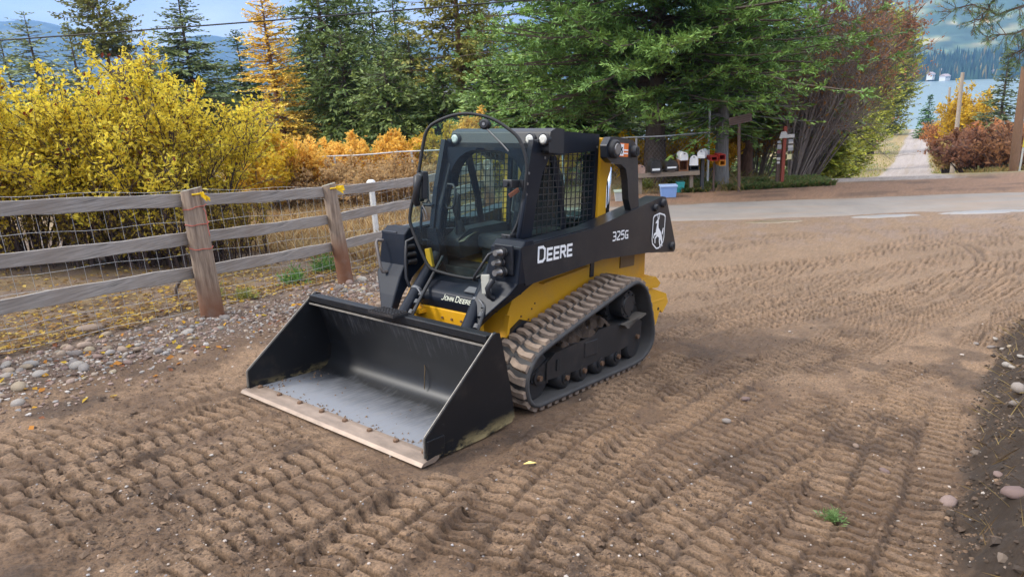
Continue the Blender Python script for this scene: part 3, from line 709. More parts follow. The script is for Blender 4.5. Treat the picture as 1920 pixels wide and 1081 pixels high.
# ---- wall of firs
wall = [(612, 33, -120, 3.3, 'tallest dark fir right of the golden larch', DG0, (0.138, 0.181, 0.072)), (662, 36, -60, 2.9, 'second dark fir right of the golden larch', DG0, (0.131, 0.174, 0.072)), (705, 40, -5, 2.5, 'fir with a thin spire against the pale sky', DG0, (0.138, 0.189, 0.080)),
        (748, 42, -22, 2.5, 'fir with a second thin spire beside the tall pine', DG0, (0.138, 0.189, 0.080)), (640, 30, 60, 2.7, 'shorter fir in front of the tallest dark fir', DG0, (0.145, 0.189, 0.072)), (770, 32, 60, 2.5, 'greyish fir left of the red-barked pine', YG0, (0.160, 0.203, 0.087)),
        (720, 28, 95, 2.2, 'olive green fir in the middle of the fir wall', DG0, (0.167, 0.210, 0.080)), (905, 34, -5, 2.5, 'fir right behind the red-barked pine', YG0, (0.174, 0.217, 0.087)), (825, 29, 130, 2.0, 'low fir behind the cab roof hatch of the loader', DG0, DG1),
        (985, 27, 40, 2.6, 'light green fir behind the left boughs of the big fir', (0.080, 0.145, 0.058), (0.217, 0.304, 0.109)), (920, 25, 110, 2.1, 'small light green fir above the loader cab', (0.080, 0.145, 0.058), (0.203, 0.290, 0.109)), (575, 36, 60, 2.4, 'dark fir directly behind the golden larch', DG0, (0.123, 0.160, 0.072))]
back = [(1120, 33, 20, 2.6, 'dark fir glimpsed between the loader roof and the big fir'), (1215, 36, 60, 2.9, 'dark fir far behind the mailboxes'), (1305, 34, 70, 2.8, 'dark fir far behind the newspaper tubes'), (1400, 37, 60, 2.8, 'dark fir far behind the plank sign'), (1470, 40, 90, 2.8, 'dark fir far behind the red direction post')]
for i, (u, d, tv, R_, lab) in enumerate(back):
    x, y, H = tree_at(u, d, tv, 250); conifer(x, y, H, R_, 200 + i, lab, name='fir_tree', nb=230, step=0.32, tl=0.9, k=4, w=0.15, cb=0.02, col0=DG0, col1=DG1, power=0.5, droop=0.3, group='conifers beyond the shrubs')
for i, (u, d, tv, R_, lab, c0, c1) in enumerate(wall):
    x, y, H = tree_at(u, d, tv); conifer(x, y, H, R_ * 0.95, 40 + i, lab, name='fir_tree', nb=int(250 + 4 * H), step=0.26, tl=0.85, k=6, w=0.105, col0=c0, col1=c1, power=0.6, droop=0.35, flat=0.5, spread=0.7, group='conifers beyond the shrubs')
x, y, H = tree_at(862, 31, -190); conifer(x, y, H, 2.3, 60, 'tall pine with reddish trunk among the firs', name='pine_tree', nb=190, step=0.22, tl=0.75, k=6, w=0.11, cb=0.30, shape=([0.25, 0.4, 0.7, 1.0], [0.6, 1.0, 0.9, 0.2]), el=(0.45, 0.0), col0=(0.10, 0.115, 0.04), col1=(0.28, 0.25, 0.075), bark=BARKR, flat=0.6)
# ---- the big fir over the mailboxes
x, y, H = tree_at(1230, 19.9, -520); conifer(x, y, H, 5.6, 70, 'huge green fir spreading over the row of mailboxes', name='fir_tree', nb=470, step=0.30, tl=0.72, k=7, w=0.046, cb=0.196, shape=([0.18, 0.24, 0.36, 0.6, 1.0], [0.42, 0.84, 1.0, 0.7, 0.1]), el=(0.45, 0.0),
    droop=0.24, col0=(0.040, 0.088, 0.030), col1=(0.135, 0.225, 0.066), trunk_r=0.30, bark=BARK, sub=True, spread=1.0, flat=0.55, fluff=0.34)
x, y, H = tree_at(1408, 24, -350); conifer(x, y, H, 3.6, 71, 'tall brown-barked fir behind the brown plank sign', name='fir_tree', nb=330, step=0.24, tl=0.8, k=5, w=0.12, cb=0.17, shape=([0.15, 0.24, 0.4, 0.7, 1.0], [0.5, 0.9, 1.0, 0.6, 0.1]), col0=DG0, col1=(0.165, 0.25, 0.07), trunk_r=0.2, bark=BARKR, droop=0.3)
x, y, H = tree_at(1352, 19.2, -60, 320); conifer(x, y, H, 2.1, 73, 'fir with a thick grey trunk behind the newspaper tubes', name='fir_tree', nb=150, step=0.26, tl=0.7, k=4, w=0.09, cb=0.25, shape=([0.22, 0.32, 0.6, 1.0], [0.5, 1.0, 0.8, 0.15]), col0=(0.055, 0.11, 0.032), col1=(0.20, 0.30, 0.08), trunk_r=0.20, bark=BARKG, droop=0.2)
x, y, H = tree_at(1085, 24, -200); conifer(x, y, H, 3.7, 72, 'fir filling the gap left of the big fir', name='fir_tree', nb=330, step=0.24, tl=0.8, k=5, w=0.12, cb=0.08, power=0.7, col0=(0.06, 0.12, 0.036), col1=(0.19, 0.28, 0.082), droop=0.3)
# ---- bare multi-stemmed trees and rusty tree beside the lane
def lane_x(y): return 34.2 + 0.609 * (y - 58)
x = float(at(1492, 300, 21)[0]); leafy(x, 21, 5.4, 1.7, 80, 'bare grey shrub of many fanning stems behind the red post', name='bare_shrub', stems=44, subs=10, twigs=7, leaf=0.06, per=1, col0=(0.28, 0.12, 0.04), col1=(0.45, 0.22, 0.06), arch=0.25, tilt=(0.34, 0.05), r0=0.028, leaf_from=0.5, wood=TWIG, tw=0.6)
x = float(at(1512, 300, 24)[0]); leafy(x, 24, 7.6, 1.9, 81, 'tall rusty-leaved tree leaning right toward the lane', name='rusty_tree', cat='tree', stems=34, subs=14, twigs=8, leaf=0.060, per=4, col0=(0.30, 0.13, 0.08), col1=(0.56, 0.29, 0.16), arch=0.25, tilt=(0.25, 0.0), r0=0.033, leaf_from=0.52, wood=TWIG, tw=0.5)
x = float(at(1420, 300, 25)[0]); leafy(x, 25, 4.6, 2.4, 82, 'bare brown thicket in the shade behind the plank sign', name='bare_shrub', stems=36, subs=10, twigs=7, leaf=0.07, per=2, col0=(0.25, 0.11, 0.03), col1=(0.5, 0.27, 0.05), arch=0.3, tilt=(0.1, 0.0), r0=0.026, leaf_from=0.1, wood=TWIG)
cedars = [(1552, 27, 205, 1.2, 'low green cedar at the foot of the rusty tree'), (1580, 38, 110, 1.6, 'nearest tall yellow-green cedar along the lane'), (1605, 52, 70, 2.1, 'second tall cedar along the lane from the yard'), (1626, 70, 45, 2.7, 'third tall cedar along the lane from the yard'), (1650, 105, 8, 4.0, 'tallest cedar at the far end of the row by the lane'), (1684, 160, 20, 6.0, 'last cedar of the row nearest the lake')]
for i, (u, d, tv, R_, lab) in enumerate(cedars):
    x, y, H = tree_at(u, d, tv); g = 0.3 + 0.7 * r_ if False else 1
    conifer(x, y, H, R_, 90 + i, lab, name='cedar_tree', nb=int(330 + 8 * H), step=0.2 * max(1, d / 45), tl=0.75 * max(1, d / 60), k=4, w=0.16 * max(1, d / 55), cb=0.01, shape=([0, 0.12, 0.4, 0.75, 1.0], [0.45, 0.6, 1.0, 0.9, 0.25]), el=(0.7, 0.25), droop=0.15, col0=(0.10, 0.14, 0.025), col1=(0.33, 0.33, 0.055), group='cedars along the lane', flat=0.5)
# ---- right of the lane
x, y, H = tree_at(1893, 52, 95); conifer(x, y, H, 2.4, 100, 'grey-green conifer near the right edge in front of the lake', nb=240, step=0.3, tl=0.9, k=4, w=0.2, col0=(0.045, 0.07, 0.04), col1=(0.13, 0.16, 0.085))
x, y, H = tree_at(1754, 140, 178); conifer(x, y, H, 2.6, 101, 'small dark green fir beside the end of the lane', name='fir_tree', nb=200, step=0.5, tl=1.3, k=4, w=0.35, col0=(0.035, 0.08, 0.03), col1=(0.08, 0.16, 0.05))
x, y, H = tree_at(1822, 60, 138); leafy(x, y, H, 2.3, 102, 'bright yellow tree in front of the lake', name='yellow_tree', cat='tree', stems=16, subs=16, twigs=6, leaf=0.16, per=5, col0=(0.55, 0.34, 0.03), col1=(0.78, 0.55, 0.06), arch=0.3, r0=0.06, leaf_from=0.15)
rsh = [(1798, 75, 198, 2.8, (0.435, 0.189, 0.072), (0.754, 0.348, 0.116), 3, 'rusty orange shrub right of the lane behind the leaning pole'), (1848, 60, 205, 2.6, (0.696, 0.304, 0.058), (0.900, 0.522, 0.087), 4, 'bright orange shrub below the yellow tree'), (1895, 45, 215, 2.2, (0.435, 0.189, 0.087), (0.696, 0.319, 0.131), 3, 'reddish shrub at the right edge beside the brown pole'),
       (1836, 36, 238, 1.8, (0.189, 0.087, 0.058), (0.362, 0.174, 0.087), 2, 'dark purple bare shrub below the rusty orange shrub'), (1868, 31, 245, 1.9, (0.145, 0.072, 0.051), (0.290, 0.131, 0.072), 1, 'dark bare thicket at the corner of lane and yard'), (1932, 29, 232, 2.0, (0.174, 0.087, 0.058), (0.377, 0.189, 0.087), 1, 'dark bare thicket at the foot of the brown pole'), (1800, 44, 262, 1.3, (0.319, 0.217, 0.087), (0.522, 0.377, 0.145), 2, 'low tan shrub on the verge right of the lane')]
for i, (u, d, tv, R_, c0, c1, per, lab) in enumerate(rsh):
    x, y, H = tree_at(u, d, tv); leafy(x, y, max(H, 1.2), R_, 110 + i, lab, name='shrub', stems=34, subs=9, twigs=6, leaf=0.12, per=per, col0=c0, col1=c1, arch=0.45, r0=0.03, wood=TWIGD, leaf_from=0.2, tw=0.5, group='shrubs right of the lane')
# ---- big yellow bushes close behind the fence
YL0, YL1 = (0.66, 0.50, 0.03), (0.93, 0.77, 0.11)
x, y, H = tree_at(268, 11.2, 82, 330); leafy(x, y, H, 2.15, 120, 'big round bush of yellow leaves behind the wooden fence', name='yellow_bush', stems=88, subs=12, twigs=8, leaf=0.040, per=5, col0=YL0, col1=YL1, extra=[((0.42, 0.40, 0.04), 0.06), ((0.16, 0.03, 0.015), 0.025)], wood=TWIGD, arch=0.5, r0=0.020, leaf_from=0.34, tw=0.42, spread0=0.5)
x, y, H = tree_at(20, 10.8, 135, 330); leafy(x, y, H, 2.0, 121, 'yellow bush cut by the left edge behind the wooden fence', name='yellow_bush', stems=64, subs=12, twigs=8, leaf=0.040, per=6, col0=YL0, col1=YL1, extra=[((0.42, 0.40, 0.04), 0.06), ((0.30, 0.10, 0.02), 0.03)], wood=TWIGD, arch=0.55, r0=0.020, leaf_from=0.40, tw=0.42, spread0=0.5)
for i, (u, d, R_, lab) in enumerate([(215, 10.9, 1.0, 'tangled dark undergrowth at the left foot of the big yellow bush'), (330, 10.8, 1.0, 'tangled dark undergrowth at the right foot of the big yellow bush'), (25, 10.4, 1.1, 'tangled dark undergrowth below the left yellow bush'), (420, 11.6, 0.8, 'low yellow-brown undergrowth right of the big yellow bush')]):
    x = float(at(u, 400, d)[0]); leafy(x, d, 1.35, R_, 130 + i, lab, name='undergrowth', stems=56, subs=8, twigs=5, leaf=0.034, per=1, col0=(0.34, 0.24, 0.04), col1=(0.62, 0.46, 0.07), arch=0.4, r0=0.009, leaf_from=0.0, wood=TWIGD, tw=0.6, spread0=0.9, group='undergrowth below the yellow bushes')
# ---- orange canes and yellow shrubs behind the wire fence
OR0, OR1 = (0.72, 0.41, 0.06), (0.95, 0.66, 0.17)
canes = [(452, 16.6, 235, 1.0, YL0, (0.74, 0.45, 0.06), 'yellow-orange shrub right of the big yellow bush'), (520, 17.4, 262, 1.1, OR0, OR1, 'orange shrub below the golden larch'), (590, 19.6, 262, 1.1, OR0, OR1, 'orange shrub with pointed canes behind the wire fence'), (650, 19.8, 248, 1.1, OR0, OR1, 'tall orange canes left of the tan bramble'), (705, 20.0, 250, 1.1, OR0, OR1, 'orange canes nearest the loader door'),
         (755, 19.6, 262, 1.1, OR0, OR1, 'orange shrub seen beside the loader door'), (812, 19.6, 240, 1.0, (0.46, 0.33, 0.03), (0.70, 0.50, 0.06), 'yellow shrub seen through the loader door glass'), (872, 20.4, 206, 0.7, OR0, OR1, 'slim orange shrub rising above the loader roof'), (905, 19.8, 250, 1.0, (0.50, 0.36, 0.03), (0.72, 0.52, 0.06), 'yellow shrub behind the loader cab'),
         (1010, 20.2, 262, 1.2, OR0, OR1, 'orange shrub hidden behind the loader roof'), (1185, 21.0, 246, 1.1, (0.75, 0.47, 0.015), (0.92, 0.64, 0.03), 'golden shrub left of the big fir trunk'), (1290, 21.0, 246, 1.2, (0.75, 0.47, 0.015), (0.92, 0.64, 0.03), 'golden shrub behind the mailboxes'), (1345, 22.4, 256, 1.1, (0.48, 0.27, 0.02), (0.7, 0.42, 0.04), 'duller golden shrub behind the wire fence corner'), (1130, 24.0, 262, 1.5, (0.6, 0.36, 0.02), (0.8, 0.5, 0.04), 'golden shrub behind the rear of the loader')]
for i, (u, d, tv, R_, c0, c1, lab) in enumerate(canes):
    x, y, H = tree_at(u, d, tv); leafy(x, y, max(H, 1.0), R_, 140 + i, lab, name='orange_shrub' if c0 == OR0 else 'golden_shrub', stems=34, subs=8, twigs=5, leaf=0.062, per=5, col0=c0, col1=c1, arch=0.1, r0=0.012, leaf_from=0.22, wood=TWIG, tw=0.5, up=0.9, group='autumn shrubs behind the wire fence', spread0=0.8, spike=0.5)
brs = [(575, 17.2, 300, 1.0, 'tan bramble in front of the orange canes left'), (655, 17.0, 296, 1.1, 'tan bramble in front of the tall orange canes'), (735, 17.2, 296, 1.0, 'tan bramble beside the loader door glass'), (830, 17.0, 300, 1.0, 'tan bramble seen through the loader door')]
for i, (u, d, tv, R_, lab) in enumerate(brs):
    x, y, H = tree_at(u, d, tv); leafy(x, y, max(H, 0.8), R_, 170 + i, lab, name='bramble', stems=40, subs=8, twigs=5, leaf=0.045, per=3, col0=(0.42, 0.27, 0.13), col1=(0.66, 0.45, 0.21), arch=0.4, r0=0.008, leaf_from=0.0, wood=TWIG, tw=0.6, spread0=0.9, group='brambles before the wire fence')
# ---- pine boughs reaching in at the top right: the tree stands outside the frame
def bough_tree():
    x, y = 8.3, 7.4; z0 = gz(x, y); root = empty('pine_tree', (x, y, z0)); tag(root, 'pine whose needled boughs hang in at the upper right corner', 'tree')
    m = MB(); m.tube([(0, 0, -0.3), (0.05, 0, 2.5), (0.0, 0.05, 6), (0.1, 0, 9)], [0.26, 0.23, 0.18, 0.09], 10); m.build('trunk', BARKR, root)
    r = np.random.default_rng(5); c0 = np.array([x, y, z0])
    bl = [[at(2080, -60, 7.4), at(1935, 5, 7.5), at(1870, 25, 7.5), at(1822, 8, 7.6), at(1785, 22, 7.6)], [at(2080, 10, 7.2), at(1950, 40, 7.2), at(1900, 62, 7.1), at(1850, 70, 7.2)], [at(1900, -80, 7.5), at(1880, -25, 7.5), at(1850, 22, 7.5), at(1826, 45, 7.5)], [at(2090, 60, 7.3), at(1975, 85, 7.3), at(1925, 92, 7.2), at(1900, 100, 7.2)]]
    PP = []; DD = []; W0 = []; W1 = []; Q0 = []
    for b in bl:
        b = np.array([[0, 0, b[0][2] - z0 + 0.5]] + [q - c0 for q in b]); Lc = np.linspace(0, 1, len(b)); uu = np.linspace(0, 1, 16)
        pts = np.stack([np.interp(uu, Lc, b[:, k]) for k in range(3)], 1); pts[1:-1] += r.normal(0, 0.012, (14, 3))
        for i in range(15): W0.append(pts[i]); W1.append(pts[i + 1]); Q0.append(0.020 * (1.1 - i / 15) + 0.003)
        for i in range(5, 16):
            for k in range(4):
                d = pts[i] - pts[i - 1]; d = d / np.linalg.norm(d); dd = d * 0.55 + r.normal(0, 0.55, 3); dd[2] -= 0.12; dd /= np.linalg.norm(dd); L = r.uniform(0.05, 0.14)
                W0.append(pts[i]); W1.append(pts[i] + dd * L); Q0.append(0.004); 
                for f in (0.5, 0.8, 1.0): PP.append(pts[i] + dd * L * f); DD.append(dd)
    wv, wf = wood_prisms(np.array(W0), np.array(W1), np.array(Q0), np.array(Q0) * 0.8)
    PP = np.array(PP); DD = np.array(DD); cols = np.array([0.045, 0.07, 0.03]) * r.uniform(0.6, 1.9, (len(PP), 1)); cols[r.random(len(PP)) < 0.06] = (0.25, 0.13, 0.05)
    V, F, C = needle_tris(PP, DD, np.full(len(PP), 0.10), 0.005, r, 12, 0.9, 0.6, cols)
    tri_mesh('crown', np.concatenate([V, wv]), np.concatenate([F, wf + len(V)]), [NEEDLE, BARK], root, np.concatenate([C, np.full((len(wv), 3), 0.06)]), np.concatenate([np.zeros(len(F)), np.ones(len(wf))]))
bough_tree()
# ---- grasses, weeds and ivy-like ground cover: nobody could count the blades
def blades(name, pts, h, wd, cols, label, seed, lean=0.4, mt=None):
    r = np.random.default_rng(seed); n = len(pts); pts = np.asarray(pts); hh = h * r.uniform(0.5, 1.3, n)
    a = r.uniform(0, 6.283, n); d = np.stack([np.cos(a) * lean, np.sin(a) * lean, np.ones(n)], 1) * hh[:, None]; s = np.stack([-np.sin(a), np.cos(a), 0 * a], 1) * wd
    V = np.stack([pts - s, pts + s, pts + d * 0.6 + s * 0.7, pts + d + np.stack([np.cos(a), np.sin(a), 0 * a], 1) * (0.25 * hh)[:, None]], 1).reshape(-1, 3)
    q = np.arange(n)[:, None] * 4; F = np.concatenate([q + [0, 1, 2], q + [0, 2, 3]], 1).reshape(-1, 3)
    cc = np.asarray(cols)[r.integers(0, len(cols), n)] * r.uniform(0.7, 1.3, (n, 1))
    o = tri_mesh(name, V, F, mt or LEAF, None, np.repeat(cc, 4, 0)); tag(o, label, None, None, 'stuff')
def scatter(n, fx, fy, keep, seed):
    r = np.random.default_rng(seed); out = []
    x = r.uniform(*fx, n); y = r.uniform(*fy, n); k = keep(x, y, r); x, y = x[k], y[k]
    return np.stack([x, y, ground_z(x, y)], 1)
pts = scatter(16000, (4.6, 8.8), (17.7, 19.3), lambda x, y, r: (vnoise(x * 2, y * 2, 3) > 0.35) & (y > 17.6 + 0.1 * (x - 4)), 1)
blades('ground_cover', pts, 0.13, 0.03, [(0.09, 0.15, 0.04), (0.14, 0.21, 0.06), (0.17, 0.19, 0.06), (0.25, 0.2, 0.08)], 'low green ground cover along the far road shoulder', 2, 0.9)
pts = scatter(22000, (-7, 30), (17.4, 42), lambda x, y, r: (np.abs(x - lane_x(y)) > 3.4) & (vnoise(x * 1.3, y * 1.3, 3) > 0.4) & ((x < 8.5) | (y > 24)), 4)
blades('dry_grass', pts, 0.20, 0.008, [(0.36, 0.25, 0.09), (0.30, 0.22, 0.09), (0.20, 0.19, 0.06)], 'dry tan grass of the field behind the road', 5, 0.5)
pts = scatter(9000, (28, 75), (46, 130), lambda x, y, r: (np.abs(x - lane_x(y)) > 2.2) & (np.abs(x - lane_x(y)) < 6), 6)
blades('verge_grass', pts, 0.22, 0.04, [(0.30, 0.30, 0.06), (0.24, 0.28, 0.07), (0.36, 0.30, 0.10)], 'yellow green grass on the verges of the lane', 7, 0.5)

pts = scatter(30000, (-9, 0.2), (11.0, 17.5), lambda x, y, r: (vnoise(x * 1.1, y * 1.1, 13) > 0.25) & (y + 0.3 * x > 10.6) & (((x - P1[0]) * FN[0] + (y - P1[1]) * FN[1]) < -0.1), 14)
blades('tall_dry_grass', pts, 0.24, 0.0035, [(0.50, 0.36, 0.18), (0.42, 0.29, 0.14), (0.56, 0.42, 0.22), (0.36, 0.22, 0.10)], 'pale dry grass between the rail fence and the wire fence', 15, 0.32)
# ------------------------------------------------------------------ exact ground height for things that stand on it
from mathutils.bvhtree import BVHTree
bpy.context.view_layer.update()
_g = bpy.data.objects['ground'].data
_co = np.empty(len(_g.vertices) * 3, np.float32); _g.vertices.foreach_get('co', _co); _co = _co.reshape(-1, 3)
_lp = np.empty(len(_g.loops), np.int32); _g.loops.foreach_get('vertex_index', _lp); _lp = _lp.reshape(-1, 4)
_k = (np.abs(_co[_lp[:, 0], 0]) < 9) & (_co[_lp[:, 0], 1] > 1.5) & (_co[_lp[:, 0], 1] < 20)
_u, _inv = np.unique(_lp[_k], return_inverse=True)
BVH = BVHTree.FromPolygons(_co[_u].tolist(), _inv.reshape(-1, 4).tolist())
def sz(x, y):
    h = BVH.ray_cast(Vector((x, y, 6)), Vector((0, 0, -1)))
    return h[0].z if h[0] is not None else gz(x, y)
def spx(u, v):
    d = Vector(ray(u, v)).normalized(); h = BVH.ray_cast(Vector(CAM), d)
    if h[0] is None: p = gp(u, v); return Vector(p)
    return h[0]

# ------------------------------------------------------------------ wooden rail fence with woven wire
def woodmat(name, c, c2, stretch):
    t = NT(name); v = t.coord(scale=stretch); n = t.noise(v, 7, 8, 0.7); v2 = t.coord(); n2 = t.noise(v2, 2.2, 5, 0.6); n3 = t.noise(v, 30, 4, 0.6)
    a = t.mix(t.ramp(n, 0.35, 0.0, 0.65, 1.0), tuple(x * 0.55 for x in c), c); b = t.mix(t.ramp(n2, 0.42, 0.0, 0.7, 0.8), a, c2)
    return t.bsdf(b, 0.9, 0, n3, 0.5, 0.006)
RAILM = woodmat('weathered grey board', (0.30, 0.27, 0.245), (0.20, 0.165, 0.14), (9, 9, 9))
t = NT('grey board grain'); v = t.coord(scale=(1.2, 26, 26)); n = t.noise(v, 2.2, 8, 0.7); n2 = t.noise(t.coord(), 1.6, 5, 0.6); n3 = t.noise(t.coord(scale=(0.6, 10, 10)), 5, 3, 0.5)
a = t.mix(t.ramp(n, 0.32, 0.0, 0.62, 1.0), (0.135, 0.118, 0.104), (0.375, 0.340, 0.305)); b = t.mix(t.ramp(n2, 0.42, 0.0, 0.72, 0.75), a, (0.24, 0.195, 0.16)); b = t.mix(t.ramp(n3, 0.66, 0.0, 0.74, 0.8), b, (0.06, 0.05, 0.045))
RAILM = t.bsdf(b, 0.9, 0, n, 0.5, 0.006)
t = NT('old round post'); v = t.coord(scale=(16, 16, 1.1)); n = t.noise(v, 2.0, 8, 0.7); sepz = t.n('ShaderNodeSeparateXYZ'); t.l(t.coord(), sepz.inputs[0]); n2 = t.noise(t.coord(), 3, 5, 0.6)
a = t.mix(t.ramp(n, 0.33, 0.0, 0.62, 1.0), (0.14, 0.095, 0.068), (0.35, 0.265, 0.195)); low = t.ramp(t.math('ADD', sepz.outputs[2], t.math('MULTIPLY', n2, 0.35)), 0.25, 1.0, 0.62, 0.0)
a = t.mix(low, a, (0.19, 0.085, 0.045)); a = t.mix(t.ramp(n2, 0.55, 0.0, 0.8, 0.5), a, (0.27, 0.25, 0.22))
POSTM = t.bsdf(a, 0.92, 0, n, 0.7, 0.01)
ENDG = plain('post end grain', (0.25, 0.235, 0.18), 0.95, var=0.4, scale=22)
WIRE = plain('galvanised wire', (0.42, 0.42, 0.42), 0.55, 0.4, bump=0)
RIBBON = plain('yellow flagging tape', (0.80, 0.50, 0.01), 0.5, bump=0.1); TWINE = plain('faded red twine', (0.50, 0.12, 0.08), 0.9, bump=0.2)
lean = {0: (0, 0), 1: (0.03, 0.0), 2: (-0.075, 0.02), 3: (-0.03, 0), 4: (0.02, 0)}
hts = {0: (1.30, 0.86, 0.44), 1: (1.31, 0.885, 0.49), 2: (1.34, 0.945, 0.54), 3: (1.33, 0.95, 0.56), 4: (1.3, 0.93, 0.55)}
def ppos(i): q = P1 + FD * FSP * (i - 1); return q[0], q[1]
def wood_fence():
    x0, y0 = ppos(1); base = (x0, y0, gz(x0, y0)); root = empty('wooden_fence', base)
    tag(root, 'weathered rail fence of round posts and grey boards backed with woven wire', 'fence')
    gzs = {}
    for i in range(0, 5):
        x, y = ppos(i); z = sz(x, y) if i else gz(x, y); gzs[i] = gz(x, y); r = random.Random(i); m = MB(); n = 14; rings = []
        for k in range(9):
            t_ = k / 8; h = -0.3 + 1.75 * t_; rr = (0.118 if i == 1 else 0.105) * (1.08 - 0.14 * t_)
            lx, ly = lean[i][0] * max(h, 0) / 1.45, lean[i][1] * max(h, 0) / 1.45
            rings.append([(x + lx + math.cos(a) * rr * (1 + 0.06 * math.sin(3 * a + i + k * 0.3) + r.uniform(-.02, .02)), y + ly + math.sin(a) * rr * (1 + 0.06 * math.sin(2 * a + i)), z + h + (0.02 * math.cos(a) if k == 8 else 0)) for a in [2 * math.pi * q / n for q in range(n)]])
        m.loft(rings, 0, False, True); m.add(rings[-1], [list(range(n))], 1)
        po = m.build('post', [POSTM, ENDG], root, off=base)
        if i in (1, 2):
            m = MB(); cx, cy = x + lean[i][0], y + lean[i][1]; tz = z + 1.40
            s = Vector((0.11, -0.05, 0)); p = Vector((cx, cy, tz)) + s
            for a in range(5):
                d = Vector((r.uniform(.04, .13), r.uniform(-.05, .03), r.uniform(-.07, .03))); wv = Vector((0.0, 0.0, r.uniform(.018, .03)))
                m.add([p - wv, p + d - wv * .6 + Vector((0, 0, -.01)), p + d + wv * .6, p + wv], [(0, 1, 2, 3)])
            m.tube([Vector((cx + math.cos(a) * .108, cy + math.sin(a) * .108, tz)) for a in np.linspace(-1.2, 0.4, 6)], 0.012, 6)
            m.build('ribbon', RIBBON, po, off=base)
        if i == 1:
            m = MB()
            for hh, tl in ((1.25, .02), (1.07, .0), (0.80, -.01)):
                m.tube([(x + lean[i][0] * hh / 1.45 + math.cos(a) * .124, y + math.sin(a) * .124, z + hh + tl * math.cos(a * 1.0) + .006 * math.sin(5 * a)) for a in np.linspace(0, 2 * math.pi, 20)], 0.0045, 5)
            m.tube([(x + .125, y - .03, z + 1.25), (x + .16, y - .05, z + 1.20), (x + .15, y - .04, z + 1.02), (x + .155, y - .04, z + 0.93)], 0.0045, 5)
            m.build('twine', TWINE, po, off=base)
    for i in range(-1, 4):
        for k in range(3):
            a = ppos(max(i, -1)); b = ppos(i + 1); ha = hts[max(i, 0)][k]; hb = hts[i + 1][k]; za = gz(*a); zb = gz(*b)
            off = -FN * 0.135; r = random.Random(i * 7 + k); sag = r.uniform(-.02, .012); rings = []
            n = 9
            for q in range(n + 1):
                t_ = q / n * 1.02 - 0.01; cx = a[0] + (b[0] - a[0]) * t_ + off[0]; cy = a[1] + (b[1] - a[1]) * t_ + off[1]; cz = za + ha + (zb + hb - za - ha) * t_ + sag * 4 * t_ * (1 - t_)
                hw = 0.069 + 0.006 * math.sin(q * 1.7 + k + i); tk = 0.021; tw_ = 0.06 * (math.sin(q * 0.5 + k))
                c = np.array([cx, cy, cz]); sx = np.array([FN[0], FN[1], 0.0]); up_ = np.array([tw_ * FN[0], tw_ * FN[1], 1.0])
                rings.append([c - sx * tk - up_ * hw, c + sx * tk - up_ * hw, c + sx * tk + up_ * hw, c - sx * tk + up_ * hw])
            m = MB(); m.loft(rings)
            # local frame along the board so that the grain runs lengthwise
            o = m.build('rail', RAILM, None, bevel=0.006, off=(0, 0, 0)); ang = math.atan2(FD[1], FD[0]); R = Matrix.Rotation(ang, 4, 'Z'); M = Matrix.Translation(rings[0][0]) @ R
            o.data.transform(M.inverted()); o.matrix_world = M; o.parent = root; o.matrix_parent_inverse = Matrix.Translation(base).inverted()
    W = []; Q = []
    off = -FN * 0.175
    L0, L1 = -1.1 * FSP, 3.0 * FSP
    def wp(s, h): p = P1 + FD * s + off; return (p[0], p[1], gz(p[0], p[1]) + h + 0.012 * math.sin(s * 5 + h * 9))
    for h in (0.04, 0.14, 0.25, 0.38, 0.53, 0.70, 0.88, 1.06, 1.24, 1.41):
        ss = np.linspace(L0, L1, 40)
        for s0, s1 in zip(ss[:-1], ss[1:]): W.append(wp(s0, h)); Q.append(wp(s1, h))
    for s in np.arange(L0, L1, 0.16):
        for h0, h1 in ((0.02, 0.5), (0.5, 0.95), (0.95, 1.41)): W.append(wp(s, h0)); Q.append(wp(s, h1))
    v, f = wood_prisms(np.array(W) - np.array(base), np.array(Q) - np.array(base), 0.0022, 0.0022)
    o = tri_mesh('woven_wire', v, f, WIRE, root); o['kind'] = 'stuff'
wood_fence()

# ------------------------------------------------------------------ wire fence with a pipe rail beyond the road
PIPE = plain('galvanised pipe', (0.55, 0.55, 0.54), 0.5, 0.2, var=0.15, bump=0)
def wire_fence():
    Pa = at(420, 306, 17.8); Pb = at(1330, 249, 18.7); base = (float(Pa[0]), float(Pa[1]), gz(Pa[0], Pa[1])); root = empty('wire_fence', base)
    tag(root, 'chain-link fence with a pale pipe rail in front of the orange shrubs', 'fence')
    m = MB(); m.tube([Pa + (Pb - Pa) * t_ + np.array([0, 0, .012 * math.sin(t_ * 40)]) for t_ in np.linspace(0, 1, 24)], 0.019, 6); m.build('top_rail', PIPE, root, off=base)
    n = 7
    for i in range(n):
        q = Pa + (Pb - Pa) * (0.062 + 0.938 * i / (n - 1)); g = gz(q[0], q[1]); m = MB(); m.tube([(q[0], q[1] + .03, g - .2), (q[0], q[1] + .03, q[2] + (.9 if i == n - 1 else -.02))], 0.030, 7); m.build('post', PIPE, root, off=base)
    W = []; Q = []; L = np.linalg.norm(Pb - Pa); h = 1.3
    for s in np.arange(0, L, 0.11):
        for sg in (1, -1):
            s2 = min(max(s + sg * h * 0.9, 0), L); fr_ = abs(s2 - s) / (h * 0.9); a = Pa + (Pb - Pa) * (s / L); b = Pa + (Pb - Pa) * (s2 / L); g = gz(a[0], a[1]) + .03
            W.append((a[0], a[1] + .01 * sg, a[2])); Q.append((b[0], b[1] + .01 * sg, a[2] + (g - a[2]) * fr_))
    v, f = wood_prisms(np.array(W) - np.array(base), np.array(Q) - np.array(base), 0.0013, 0.0013); o = tri_mesh('chain_mesh', v, f, WIRE, root); o['kind'] = 'stuff'
wire_fence()
